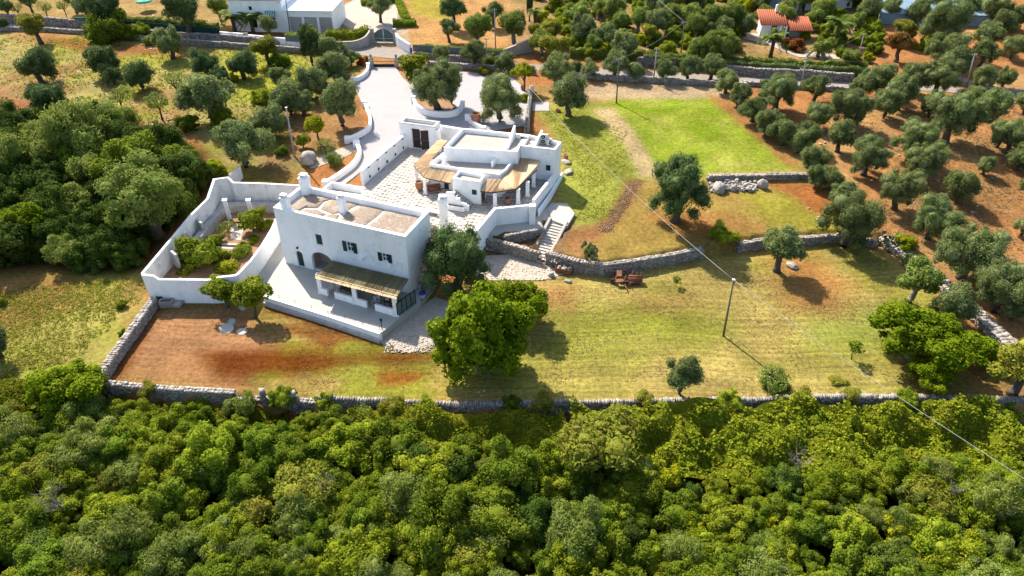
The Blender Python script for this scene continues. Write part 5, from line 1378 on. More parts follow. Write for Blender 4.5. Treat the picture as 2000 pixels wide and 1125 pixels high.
o = link("rubble_heap", stones_mesh("rubble_heap", C, S, rs.rand(260) * 3, rs, 0.2), None, M['palestone']); tag(o, "heap of pale fieldstones below the green field", "rubble", kind="stuff")
# scattered stones over the meadows
C = []; S = []
PP = np.vstack([GGs(rs.uniform(0, 520, 250), rs.uniform(95, 240, 250)), GGs(rs.uniform(1560, 2000, 170), rs.uniform(180, 470, 170))])
for p in PP:
    s_ = rs.uniform(0.12, 0.42); C.append((p[0], p[1], p[2] + 0.03)); S.append((s_, s_ * .8, s_ * .5))
o = link("field_stones", stones_mesh("field_stones", C, S, rs.rand(420) * 3, rs, 0.2), None, M['palestone']); tag(o, "loose pale stones scattered over meadow and grove", "stones", kind="stuff")
C = []; S = []
PP = np.vstack([GGs(rs.uniform(750, 850, 400), rs.uniform(655, 690, 400)), GGs(rs.uniform(960, 1090, 300), rs.uniform(505, 548, 300))])
for p in PP:
    s_ = rs.uniform(0.05, 0.2); C.append((p[0], p[1], p[2] + 0.06)); S.append((s_, s_ * .8, s_ * .5))
o = link("loose_rubble", stones_mesh("loose_rubble", C, S, rs.rand(700) * 3, rs, 0.2), None, M['flag2']); tag(o, "loose rubble strewn below the terrace and the steps", "rubble", kind="stuff")
def slab(px, h_, mat, label, name="stone_slab", dz=0.0):
    pts = [GG(x, y) for x, y in curve_pts(px + [px[0]], 4)[:-1]]; o0 = pts[0].copy()
    o = MB().prism([(p.x - o0.x, p.y - o0.y) for p in pts], -0.1, h_).build(name, M[mat], None); o.location = o0 + Vector((0, 0, dz)); bevel(o, 0.03, 2); return tag(o, label, "slab")
slab([(427, 643), (436, 633), (452, 632), (457, 642), (448, 650), (432, 650)], 0.04, 'terr', "large bright white stone disc on the bare yard")
slab([(444, 630), (449, 623), (460, 624), (457, 633)], 0.05, 'terr', "small white slab touching the large stone disc")
slab([(461, 648), (470, 641), (483, 644), (480, 652), (468, 654)], 0.04, 'terr', "smaller oval white stone disc on the bare yard")
slab([(465, 602), (475, 598), (483, 603), (474, 608)], 0.3, 'palestone', "pale stone under the left citrus in the wall's shade")
p = GG(328, 597); r = empty("stone_basin", p, 0.1, "old grey stone basin in the shade of the garden wall", "basin")
MB().box((0, -0.35, 0.4), 1.5, 0.14, 0.8).box((0, 0.35, 0.4), 1.5, 0.14, 0.8).box((-0.68, 0, 0.4), 0.14, 0.6, 0.8).box((0.68, 0, 0.4), 0.14, 0.6, 0.8).box((0, 0, 0.1), 1.4, 0.6, 0.2).build("basin", M['palestone'], r)
for k, (x, y, w) in enumerate([(348, 598, 0.9), (356, 590, 0.8), (362, 584, 0.6)]):
    p = GG(x, y); o = child_box("stone_block", None, (p.x, p.y, p.z + 0.25), (w, 0.7, 0.5), M['palestone'], 0.2 * k, 0.05); tag(o, ["largest cut stone block beside the old basin", "middle cut stone block leaning behind the basin", "smallest cut stone block near the white garden wall"][k], "block")
def jar(loc, s, label, plant=None, mat='terracotta', name="terracotta_jar", group=None):
    r = empty(name, loc, 0, label, "jar", group)
    MB().lathe((0, 0, 0), [(0, 0), (0.25 * s, 0), (0.42 * s, 0.35 * s), (0.45 * s, 0.65 * s), (0.36 * s, 0.9 * s), (0.42 * s, 1.0 * s), (0.34 * s, 1.0 * s), (0.3 * s, 0.8 * s), (0, 0.8 * s)], 16).build("body", M[mat], r)
    MB().lathe((0, 0, 0.84 * s), [(0.0, 0), (0.32 * s, 0)], 12).build("soil", M['soil'], r)
    return r
p = xy(820, 371, CZ); jar((*p, CZ), 1.3, "large terracotta jar by the veranda column in the courtyard")
p = xy(991, 398, CZ); jar((*p, CZ), 0.9, "terracotta bowl between the veranda pillars")
p = GG(930, 242); jar(p, 1.8, "huge pale terracotta jar lying beside the large parking olive")
p = GG(1021, 176); jar(p, 0.9, "terracotta pot under the pale-trunked yellow fig")
p = GG(1105, 312); jar(p, 0.8, "terracotta pot at the annex outer corner")
q = Vector((*xy(848, 372, CZ), CZ)); r = empty("courtyard_table", q, 0.3, "rusty red table and bench set under the courtyard veranda", "table")
child_box("tabletop", r, (0, 0, 0.72), (1.8, 0.9, 0.06), M['rust'])
for x_ in (-.7, .7): child_box("leg", r, (x_, 0, 0.35), (0.08, 0.7, 0.7), M['wood'])
for y_ in (-.8, .8): child_box("bench", r, (0, y_, 0.42), (1.7, 0.3, 0.06), M['rust'])
p = GG(669, 165); r = empty("green_bin", p, 0.2, "dark green wheeled container half hidden by olives at the driveway", "bin")
child_box("body", r, (0, 0, 0.5), (1.5, 0.9, 0.95), M['greenplastic'], bev=0.05); child_box("lid", r, (0, 0, 1.03), (1.6, 1.0, 0.1), M['net'])
p = GG(286, 20); r = empty("garden_parasol", p, 0, "open turquoise parasol on the field beyond the road", "parasol")
MB().tube([(0, 0, 0), (0, 0, 2.3)], 0.04, 6).build("pole", M['ac'], r)
MB().lathe((0, 0, 1.9), [(0.0, 0.6), (1.0, 0.28), (1.9, 0.0), (1.85, -0.02), (0, 0.5)], 8).build("canopy", M['turq'], r)
q = G(748, 655, 0); r = empty("lamp_post", (q.x, q.y, 0.0), 0, "short black garden lamp post at the terrace corner", "lamp")
MB().tube([(0, 0, 0), (0, 0, 1.9)], 0.05, 6).build("shaft", M['iron'], r); MB().lathe((0, 0, 1.9), [(0.03, 0), (0.14, 0.1), (0.16, 0.35), (0.04, 0.5), (0, 0.6)], 8).build("lantern", M['iron'], r)
# black hoses / dark shadows of steps left out; tilled furrow clods
rs = np.random.RandomState(23); C = []; S = []
t_ = rs.rand(1600)
for p in GGs(1245 - t_ ** 0.9 * 62 + rs.normal(size=1600) * 6, 354 + t_ * 98 + rs.uniform(-4, 4, 1600)):
    s_ = rs.uniform(0.06, 0.2); C.append((p[0], p[1], p[2] - 0.01)); S.append((s_, s_ * .8, s_ * .6))
o = link("soil_clods", stones_mesh("soil_clods", C, S, rs.rand(1600) * 3, rs, 0.22), None, M['soil']); tag(o, "ridge of turned brown soil clods on the upper lawn", "soil", kind="stuff")

# ---------------------------------------------------------------- foliage meshes
def ico(sub=1):
    bm = bmesh.new(); bmesh.ops.create_icosphere(bm, subdivisions=sub, radius=1)
    v = np.array([x.co for x in bm.verts]); f = np.array([[q.index for q in p.verts] for p in bm.faces]); bm.free(); return v, f
IV, IF = ico(2)
def crown_mesh(name, mat, seed, lobes=12, spread=0.62, lr=(0.32, 0.5), squash=0.85, nleaf=2600, leaf=(0.13, 0.06), bottom=-0.75, core=0.80, updroop=0.0, depth_=0.22, loose=0.0, flat=0.0, tuft=0.40):
    rs = np.random.RandomState(seed)
    LC = []; LR = []
    for i in range(lobes):
        d = rs.normal(size=3); d /= np.linalg.norm(d)
        if d[2] < -0.75: d[2] *= -0.6
        r = spread * (0.55 + 0.5 * rs.rand())
        c = d * r; c[2] *= squash
        LC.append(c); LR.append(rs.uniform(*lr) * (1.0 if d[2] > -0.1 else 0.85))
    LC.append(np.zeros(3)); LR.append(0.55)
    LC = np.array(LC); LR = np.array(LR)
    LE = rs.uniform(0.74, 1.26, (len(LC), 3)); CD = rs.normal(size=(len(LC), 17, 3)); CD /= np.linalg.norm(CD, axis=2)[..., None]
    vs = []; fs = []; nb_ = 0
    if core > 0:
        for c, r, le in zip(LC, LR, LE):
            k = 1 + 0.18 * (rs.rand(len(IV), 1) - 0.5)
            v = IV * k * r * core * le + c
            v[:, 2] = np.maximum(v[:, 2], bottom)
            vs.append(v); fs.append(np.column_stack([IF, IF[:, 2]]) + nb_); nb_ += len(v)
    n = int(nleaf * 2.2)
    w = LR ** 2; idx = rs.choice(len(LC), n, p=w / w.sum())
    d = CD[idx, rs.randint(0, 17, n)] + rs.normal(size=(n, 3)) * tuft; d /= np.linalg.norm(d, axis=1)[:, None]
    rad = LR[idx] * (1 - depth_ * rs.rand(n) ** 1.5 + 0.16 * rs.rand(n) ** 2 + loose * rs.rand(n))
    p = LC[idx] + d * rad[:, None] * LE[idx]
    keep = np.ones(n, bool)
    for c, r, le in zip(LC, LR, LE): keep &= (np.linalg.norm((p - c) / le, axis=1) > r * 0.72)
    keep &= p[:, 2] > bottom
    p = p[keep][:nleaf]; d = d[keep][:nleaf]; m = len(p)
    nrm = d * 0.8 + rs.normal(size=(m, 3)) * 0.55 + np.array([0, 0, 0.35 + flat]); nrm /= np.linalg.norm(nrm, axis=1)[:, None]
    t = np.cross(nrm, rs.normal(size=(m, 3))); t /= np.linalg.norm(t, axis=1)[:, None]
    b = np.cross(nrm, t)
    L = leaf[0] * (0.6 + 0.8 * rs.rand(m))[:, None]; W = leaf[1] * (0.6 + 0.8 * rs.rand(m))[:, None]
    bend = nrm * (L * 0.25)
    q = np.stack([p - t * L / 2, p + b * W / 2 + bend * 0.3, p + t * L / 2 - bend, p - b * W / 2 + bend * 0.3], 1).reshape(-1, 3)
    lf = np.arange(m * 4).reshape(-1, 4) + nb_
    if vs:
        # core triangles as degenerate-free quads are avoided: build with two meshes' worth of loops
        V = np.vstack(vs + [q])
        me = bpy.data.meshes.new(name)
        cf = np.vstack(fs)[:, :3]
        me.vertices.add(len(V)); me.vertices.foreach_set("co", V.astype(np.float32).ravel())
        loops = np.concatenate([cf.ravel(), lf.ravel()]).astype(np.int32)
        me.loops.add(len(loops)); me.loops.foreach_set("vertex_index", loops)
        st_ = np.concatenate([np.arange(len(cf)) * 3, len(cf) * 3 + np.arange(m) * 4]).astype(np.int32)
        me.polygons.add(len(st_)); me.polygons.foreach_set("loop_start", st_)
        me.update(calc_edges=True)
    else:
        me = np_mesh(name, q, lf)
    me.materials.append(mat)
    return me
def trunk_mesh(name, mat, seed, r0=0.14, lean=0.1, limbs=4):
    """unit trunk: foot at 0, limbs reach z=1 (crown centre), spread for crown radius 1"""
    r_ = random.Random(seed); mb = MB()
    f = Vector((r_.uniform(-lean, lean), r_.uniform(-lean, lean), 0.55))
    mb.tube([(0, 0, -0.08), (r_.uniform(-.03, .03), r_.uniform(-.03, .03), 0.15), (f.x * 0.6 + r_.uniform(-.04, .04), f.y * 0.6, 0.36), f], [r0 * 1.5, r0, r0 * 0.85, r0 * 0.8], 8)
    for k in range(limbs):
        a = 2 * math.pi * (k + r_.uniform(-.3, .3)) / limbs; s = r_.uniform(.3, .6)
        e = Vector((f.x + s * math.cos(a), f.y + s * math.sin(a), r_.uniform(0.95, 1.25)))
        mid = f.lerp(e, 0.5) + Vector((r_.uniform(-.08, .08), r_.uniform(-.08, .08), 0.05))
        mb.tube([f - Vector((0, 0, 0.08)), mid, e], [r0 * 0.55, r0 * 0.4, r0 * 0.18], 6)
        e2 = mid + Vector((r_.uniform(-.3, .3), r_.uniform(-.3, .3), r_.uniform(.2, .35)))
        mb.tube([mid, e2], [r0 * 0.3, r0 * 0.1], 5)
    me = mb.mesh(name); me.materials.append(mat); return me

KINDS = {}
def kind(key, mat, n, trunk='bark', vz=0.9, th=0.45, r0=0.14, limbs=4, lean=0.1, **kw):
    KINDS[key] = dict(crowns=[crown_mesh(key + "_crown", M[mat], 100 + 17 * i + abs(hash(key)) % 1 + len(key) * 31, **kw) for i in range(n)],
                      trunks=[trunk_mesh(key + "_trunk", M[trunk], 7 + i + len(key), r0, lean, limbs) for i in range(3)], vz=vz, th=th)
kind('olive', 'olive', 6, lobes=24, nleaf=5200, leaf=(0.125, 0.036), lr=(0.18, 0.40), spread=0.76, core=0.68, loose=0.12, depth_=0.34, squash=0.95, bottom=-0.9, vz=1.0, th=0.3)
kind('dark', 'darkolive', 4, lobes=24, nleaf=5200, leaf=(0.115, 0.038), lr=(0.18, 0.40), spread=0.76, core=0.68, loose=0.1, depth_=0.34, squash=0.95, bottom=-0.9, vz=1.0, th=0.3)
kind('grey', 'greyolive', 4, lobes=14, nleaf=3600, leaf=(0.12, 0.045), lr=(0.24, 0.42), spread=0.7, loose=0.1, trunk='palebark')
kind('bigolive', 'olive', 3, lobes=42, nleaf=10500, leaf=(0.078, 0.024), lr=(0.13, 0.32), spread=0.84, squash=0.95, core=0.68, loose=0.1, depth_=0.34, bottom=-0.9, vz=1.0, th=0.3)
kind('bigdark', 'darkolive', 3, lobes=42, nleaf=10500, leaf=(0.075, 0.026), lr=(0.13, 0.32), spread=0.84, squash=0.95, core=0.68, loose=0.1, depth_=0.34, bottom=-0.9, vz=1.0, th=0.3)
kind('fig', 'fig', 3, lobes=18, nleaf=4200, leaf=(0.125, 0.095), lr=(0.22, 0.40), spread=0.78, core=0.7, trunk='palebark', th=0.5, bottom=-0.9)
kind('bigfig', 'fig', 3, lobes=44, nleaf=9500, leaf=(0.072, 0.056), lr=(0.12, 0.30), spread=0.86, core=0.66, trunk='palebark', th=0.35, bottom=-0.95, depth_=0.34, loose=0.06)
kind('citrus', 'citrus', 3, lobes=11, nleaf=1500, leaf=(0.17, 0.11), lr=(0.24, 0.40), spread=0.7, core=0.6, loose=0.15, th=0.7, r0=0.08)
kind('lime', 'lime', 2, lobes=9, nleaf=1500, leaf=(0.16, 0.09), lr=(0.26, 0.42), spread=0.66, core=0.6, loose=0.12, th=0.8, r0=0.08)
kind('loose', 'greyolive', 3, lobes=9, nleaf=900, leaf=(0.14, 0.06), lr=(0.25, 0.45), spread=0.72, core=0.0, loose=0.2, th=0.8, r0=0.07, limbs=6)
kind('sapling', 'fig', 2, lobes=7, nleaf=260, leaf=(0.26, 0.15), lr=(0.25, 0.4), spread=0.75, core=0.0, loose=0.2, th=1.0, r0=0.06, limbs=5)
kind('yellow', 'dryleaf', 2, lobes=12, nleaf=2600, leaf=(0.12, 0.06), lr=(0.26, 0.42), spread=0.68, th=0.6)
kind('rusty', 'rusty', 1, lobes=11, nleaf=1800, leaf=(0.14, 0.07), lr=(0.25, 0.42), spread=0.68, th=0.6)
kind('red', 'redleaf', 1, lobes=10, nleaf=1800, leaf=(0.14, 0.08), lr=(0.26, 0.42), spread=0.66, th=0.3)
# shrubs: low domes to the ground
kind('mastic', 'mastic', 5, lobes=30, nleaf=6200, leaf=(0.080, 0.046), lr=(0.12, 0.32), spread=0.88, core=0.66, loose=0.1, bottom=-0.5, vz=0.9, th=0.1, depth_=0.3, flat=0.25)
kind('evergreen', 'deepgreen', 4, lobes=30, nleaf=6200, leaf=(0.080, 0.048), lr=(0.12, 0.32), spread=0.88, core=0.66, loose=0.08, bottom=-0.5, vz=0.95, th=0.1, depth_=0.3, flat=0.25)
kind('wild', 'greyolive', 4, lobes=26, nleaf=6000, leaf=(0.09, 0.028), lr=(0.12, 0.32), spread=0.86, core=0.62, bottom=-0.5, vz=1.05, th=0.1, loose=0.14)
kind('oak', 'woodgreen', 4, lobes=30, nleaf=6200, leaf=(0.075, 0.045), lr=(0.12, 0.32), spread=0.88, core=0.68, loose=0.06, bottom=-0.6, vz=1.0, th=0.1, depth_=0.3)
kind('limebush', 'lime', 2, lobes=14, nleaf=2600, leaf=(0.12, 0.075), lr=(0.2, 0.38), spread=0.76, bottom=-0.5, vz=0.9, th=0.1)
kind('twiggy', 'dryleaf', 3, lobes=15, nleaf=2800, leaf=(0.12, 0.045), lr=(0.18, 0.36), spread=0.78, bottom=-0.5, vz=0.9, th=0.1, core=0.65, loose=0.22)
rng = random.Random(11)
def place(p, R, vz, th, K, name, label, cat, group, bare=False, vi=None):
    k = KINDS[K]; hc = th * R + vz * R * 0.78
    me_ = k['crowns'][rng.randrange(len(k['crowns'])) if vi is None else vi % len(k['crowns'])]
    if bare:
        o = link(name, me_); o.location = (p[0], p[1], p[2] + vz * R * 0.42)
        o.scale = (R * rng.uniform(.92, 1.08), R * rng.uniform(.92, 1.08), R * vz); o.rotation_euler = (0, 0, rng.uniform(0, 6.28))
        return tag(o, label, cat, group)
    root = empty(name, p, rng.uniform(0, 6.28), label, cat, group)
    c_ = link("crown", me_, root); c_.location = (0, 0, hc); c_.scale = (R, R, R * vz)
    t_ = link("trunk", k['trunks'][rng.randrange(3)], root); t_.scale = (R, R, hc)
    return root
def tree(cx, cy, w, K, name, label, cat="tree", group=None, vz=None, th=None, bare=False):
    """crown centre and width in photograph pixels"""
    k = KINDS[K]; vz = vz or k['vz']; th = k['th'] if th is None else th
    z = 2.0; R = 2.0
    for _ in range(8):
        hc = (vz * R * 0.42) if bare else th * R + vz * R * 0.78
        p = G(cx, cy, z + hc); z = gz1(p.x, p.y); R = w / 2 * depth(p) / F * 1.14
    return place((p.x, p.y, z), R, vz, th, K, name, label, cat, group, bare)

# ---------------------------------------------------------------- trees picked out one by one
tree(1328, 368, 116, 'bigdark', "olive_tree", "very large dense olive above the curved retaining wall", vz=1.05, th=0.3)
tree(1665, 432, 108, 'bigolive', "olive_tree", "large olive where the terrace wall meets the grove wall", th=0.2)
tree(1531, 479, 86, 'olive', "olive_tree", "leaning old olive on the lawn in front of the low retaining wall", vz=0.75, th=0.7)
tree(1335, 728, 66, 'olive', "olive_tree", "small upright olive growing on the long lower wall", vz=1.25, th=0.6)
tree(1798, 542, 84, 'grey', "olive_tree", "grey olive with clear trunk beside the tumbled white wall", th=0.6)
tree(1868, 596, 82, 'olive', "olive_tree", "low dense olive leaning on the tumbled white wall", th=0.25)
tree(888, 508, 128, 'bigdark', "oak_tree", "dark tall evergreen tree against the shaded house end", vz=1.2, th=0.02)
tree(942, 660, 178, 'bigfig', "fig_tree", "huge bright green fig tree on the lower lawn", vz=1.15, th=0.0)
tree(1015, 592, 100, 'bigfig', "fig_tree", "smaller bright green fig behind the huge one", vz=0.95, th=0.1)
tree(1800, 655, 165, 'bigfig', "fig_tree", "wide bright green fig thicket at the lawn's east corner", vz=0.62, th=0.15)
tree(1828, 728, 92, 'bigfig', "fig_tree", "low fig clump beside the lower wall at the east corner", vz=0.6, th=0.12)
tree(1920, 683, 72, 'fig', "fig_tree", "small fig between thicket and tumbled white wall", vz=0.7, th=0.2)
tree(1990, 745, 118, 'yellow', "carob_tree", "yellow-green carob overhanging the east end of the lower wall", vz=0.8, th=0.4)
tree(128, 756, 125, 'bigfig', "fig_tree", "bushy green fig at the corner of the bare yard wall", vz=0.7, th=0.0)
tree(435, 566, 66, 'citrus', "citrus_tree", "left of two small citrus before the white garden wall", vz=0.75, th=0.6)
tree(487, 576, 70, 'citrus', "citrus_tree", "small citrus shading the corner of the front terrace", vz=0.9, th=0.7)
tree(386, 492, 84, 'citrus', "citrus_tree", "largest orange tree along the garden side wall", vz=0.95, th=0.3)
tree(418, 470, 40, 'citrus', "citrus_tree", "orange tree behind the largest one in the walled garden", vz=0.8, th=0.4)
tree(490, 426, 62, 'citrus', "citrus_tree", "orange tree around the half hidden garden pillar", vz=0.7, th=0.6)
tree(442, 440, 34, 'loose', "citrus_tree", "thin young citrus beside the clear garden pillar", vz=0.8, th=0.8)
tree(425, 500, 46, 'citrus', "citrus_tree", "orange tree between the largest one and the front garden wall", vz=0.8, th=0.3)
tree(515, 440, 34, 'citrus', "citrus_tree", "orange tree close to the farmhouse corner in the garden", vz=0.8, th=0.3)
tree(365, 525, 40, 'citrus', "citrus_tree", "low orange tree at the garden's outer corner", vz=0.8, th=0.2)
tree(470, 490, 44, 'citrus', "citrus_tree", "small orange tree at the garden cross path", vz=0.8, th=0.3)
tree(493, 470, 28, 'citrus', "citrus_tree", "small orange tree against the curving garden wall", vz=0.8, th=0.3)
tree(445, 524, 52, 'lime', "citrus_tree", "yellow-green citrus behind the stepped front garden wall", vz=0.6, th=0.2)
tree(1405, 480, 52, 'mastic', "lemon_bush", "bright green bush growing through the retaining wall", "bush", vz=0.85, bare=True)
tree(1432, 484, 24, 'mastic', "lemon_bush", "small bright bush right of the wall-piercing bush", "bush", bare=True)
tree(1512, 738, 66, 'loose', "tamarisk", "airy grey-green shrub on the lawn near the lower wall", "shrub", vz=0.95, th=0.15)
tree(1512, 740, 62, 'wild', "tamarisk", "small dense shrub inside the airy lawn shrub", "shrub", bare=True)
tree(1672, 677, 34, 'sapling', "sapling", "spindly young fig sapling casting a thin shadow", vz=0.9, th=1.0)
tree(1322, 546, 18, 'sapling', "sapling", "tiny sapling on the lawn east of the farm implement", vz=1.0, th=0.8)
tree(1637, 745, 32, 'twiggy', "brush_pile", "dark dry brush heap on the lawn", "brush", vz=0.35, bare=True)
tree(1665, 765, 36, 'twiggy', "brush_pile", "reddish dry brush heap at the lower wall", "brush", vz=0.3, bare=True)
# driveway and parking
tree(852, 166, 88, 'bigolive', "olive_tree", "larger of the twin olives in the boat-shaped planter", th=0.25)
tree(880, 163, 42, 'olive', "olive_tree", "slim second olive leaning out of the boat-shaped planter", vz=1.0, th=1.0)
tree(976, 197, 84, 'bigolive', "olive_tree", "broad ancient olive beside the parking wall", vz=1.1, th=0.05)
tree(812, 132, 68, 'citrus', "carob_tree", "glossy round green tree at the right gate pillar", vz=0.75, th=0.4)
tree(662, 197, 74, 'olive', "olive_tree", "olive with twin trunks enclosed by the driveway curve", vz=1.0, th=0.45)
tree(617, 242, 46, 'lime', "mulberry_tree", "small bright lime-green tree near the big round boulder", th=0.8)
tree(590, 275, 28, 'citrus', "citrus_bush", "round green bush by the tilted pole", "bush", th=0.2)
tree(656, 312, 34, 'wild', "olive_bush", "grey shrub beside the gravel path", "bush", bare=True)
tree(634, 285, 40, 'loose', "olive_bush", "thin dark shrub shading the gravel path", "bush", th=0.2)
tree(730, 120, 1, 'red', "oleander", "x") if False else None
tree(709, 120, 26, 'red', "oleander", "rusty red bush beside the left gate pillar", "bush", bare=True)
tree(863, 104, 34, 'olive', "olive_tree", "little standard olive in front of the grey mesh fence", th=1.2)
tree(925, 100, 46, 'olive', "olive_tree", "dense olive beside the short parking pole", th=0.4)
tree(985, 120, 46, 'olive', "olive_tree", "low olive of the hedge behind the parking", vz=0.7, th=0.2)
tree(955, 120, 30, 'wild', "olive_bush", "left bush of the hedge behind the parking", "bush", bare=True)
tree(1025, 136, 46, 'lime', "fig_tree", "yellow-green fig with pale trunk at the parking corner", vz=0.8, th=1.1)
tree(945, 140, 28, 'yellow', "oleander", "small yellowish bush on the parking edge", "bush", bare=True)
tree(1022, 192, 24, 'lime', "citrus_bush", "light green bush between parking wall and ancient olive", "bush", bare=True)
tree(1112, 182, 74, 'olive', "olive_tree", "round olive on the lawn beside the cream slab", vz=0.95, th=0.35)
tree(1150, 487, 26, 'citrus', "young_bush", "small shrub behind the prickly pear", "bush", bare=True)
G1 = "young olives in a row along the road"
for (x, y, w) in [(1087, 133, 62), (1125, 132, 24), (1153, 133, 34), (1202, 122, 50), (1243, 138, 36), (1298, 135, 42), (1346, 130, 44), (1392, 128, 46)]:
    tree(x, y, w, 'olive', "olive_tree", "young olive in the row between field and road", group=G1, th=0.3)
G2 = "olives lining the green field"
for (x, y, w) in [(1420, 160, 46), (1444, 186, 46), (1473, 212, 52), (1502, 240, 52), (1532, 257, 56), (1562, 276, 48), (1592, 312, 54), (1600, 345, 46), (1626, 350, 44), (1648, 376, 50), (1672, 392, 42)]:
    tree(x, y, w, 'olive', "olive_tree", "olive in the close row between green field and grove", group=G2, th=0.1, vz=1.0)
G3 = "olives on the red soil of the grove"
grove = [(1522, 178, 76), (1597, 168, 50), (1600, 225, 52), (1663, 210, 82), (1735, 202, 54), (1690, 165, 56), (1765, 178, 66), (1790, 272, 84), (1645, 263, 62), (1582, 262, 50), (1698, 306, 74), (1808, 312, 74), (1762, 366, 78), (1883, 362, 68), (1828, 426, 90), (1865, 226, 100), (1822, 205, 50), (1838, 147, 74), (1965, 152, 40), (1985, 268, 76), (1998, 306, 54), (1960, 258, 52), (1900, 493, 116), (1968, 560, 112), (2004, 440, 40), (1928, 322, 40), (1870, 118, 60), (1920, 150, 46), (1905, 190, 56), (1945, 205, 60), (1855, 95, 74), (1925, 100, 54), (1848, 46, 88), (1930, 66, 58), (1965, 45, 56), (1985, 88, 50), (1795, 20, 48), (1740, 14, 46), (1700, 16, 44), (1890, 8, 60), (1950, 14, 60), (1990, 30, 50), (1820, 2, 50), (1765, 70, 40), (2010, 200, 44), (2015, 360, 46), (1790, 150, 54), (1725, 150, 60), (1990, 600, 60)]
for (x, y, w) in grove:
    tree(x, y, w * 0.94, 'bigolive' if w > 70 else 'olive', "olive_tree", "grey-green olive standing on the red soil of the grove", group=G3, vz=rng.uniform(.88, 1.1), th=rng.uniform(.15, .4))
G4 = "olives in the stony upper meadow"
for (x, y, w, K) in [(68, 128, 70, 'dark'), (92, 196, 74, 'dark'), (198, 117, 64, 'dark'), (217, 144, 40, 'dark'), (270, 146, 58, 'dark'), (400, 122, 54, 'dark'), (428, 150, 40, 'dark'), (471, 126, 58, 'dark'), (404, 188, 100, 'olive'), (330, 84, 60, 'olive'), (3, 46, 24, 'dark')]:
    tree(x, y, w, K, "olive_tree", "dark olive standing in the stony upper meadow", group=G4, vz=1.0, th=0.12)
G5 = "olives crowding the driveway's left bank"
for (x, y, w) in [(640, 98, 62), (652, 128, 62), (684, 112, 32), (628, 140, 44), (545, 150, 40), (562, 190, 66), (602, 160, 62), (625, 168, 40), (470, 280, 96), (530, 238, 62), (500, 250, 50), (590, 200, 50), (540, 212, 44), (668, 152, 30)]:
    tree(x, y, w, 'olive', "olive_tree", "olive in the thicket on the driveway's left bank", group=G5, vz=1.0, th=0.15)
tree(603, 84, 42, 'dark', "cypress_oak", "tall dark tree over the road beside the villa wall", vz=1.7, th=0.5)
tree(519, 90, 56, 'yellow', "almond_tree", "yellow-green almond at the near roadside wall", vz=0.85, th=0.5)
tree(66, 48, 60, 'yellow', "almond_tree", "loose olive-green almond at the meadow's road wall", vz=0.75, th=0.5)
for (x, y, w, lb) in [(230, 184, 50, "pale loose almond near the meadow's centre"), (342, 156, 46, "thin pale almond with bare crooked stem"), (305, 196, 50, "yellow-green almond with thin dark trunk"), (167, 208, 38, "small wispy almond on the meadow's stony edge")]:
    tree(x, y, w, 'loose', "almond_tree", lb, vz=0.8, th=0.8)
for (x, y, w, K, lb) in [(208, 58, 84, 'evergreen', "wide dark green bush against the far road wall"), (268, 64, 44, 'mastic', "yellow-green bush beside the wide dark bush"), (288, 80, 26, 'wild', "grey bush below the reed hedge"), (368, 242, 46, 'evergreen', "round dark bush on the path above the woods"), (433, 231, 46, 'mastic', "yellow-green bush beside the round dark one"), (510, 190, 42, 'mastic', "green bush amid driveway bank olives"), (455, 155, 26, 'limebush', "yellow bush under the meadow olive"), (545, 120, 40, 'evergreen', "dark shrub behind the roadside almond"), (552, 296, 26, 'evergreen', "small dark shrub left of the tilted pole"), (420, 328, 40, 'limebush', "light green bush at the garden wall corner"), (240, 650, 18, 'evergreen', "small bush on the left meadow by the yard wall"), (236, 596, 22, 'mastic', "small green bush in the left meadow grass"), (315, 583, 24, 'evergreen', "dark weeds in the shaded corner by the stone basin")]:
    tree(x, y, w, K, "bush", lb, "bush", bare=True)
# far side of the road, left
for k, (x, y, w, K) in enumerate([(8, 10, 30, 'olive'), (85, 12, 30, 'loose'), (122, 10, 26, 'loose'), (30, 14, 24, 'loose'), (165, 12, 44, 'olive'), (55, 0, 30, 'olive'), (140, -4, 30, 'olive')]):
    tree(x, y, w, K, "almond_tree", "small orchard tree in the dry field beyond the road", group="orchard trees beyond the road", th=0.9)
for (x, y, w, K, lb) in [(200, 16, 66, 'dark', "large dark round tree near the turquoise parasol"), (356, 14, 76, 'dark', "largest dark round tree behind the reed hedge"), (425, 12, 46, 'grey', "pale loose tree left of the villa"), (523, 46, 36, 'olive', "pruned olive in front of the villa awnings"), (740, 12, 40, 'olive', "small olive ringed by stone in the villa yard"), (886, 16, 50, 'dark', "dark upright olive on the orange field"), (876, 54, 36, 'olive', "small low olive on the orange field edge"), (932, 52, 62, 'grey', "wide grey olive next to the thin field pole"), (962, 22, 38, 'olive', "small olive behind the thin field pole"), (1003, 44, 62, 'grey', "tall pale feathery tree beyond the orange field"), (605, 62, 30, 'mastic', "climber-like bush on the dark villa pole")]:
    tree(x, y, w, K, "tree", lb, th=0.6)

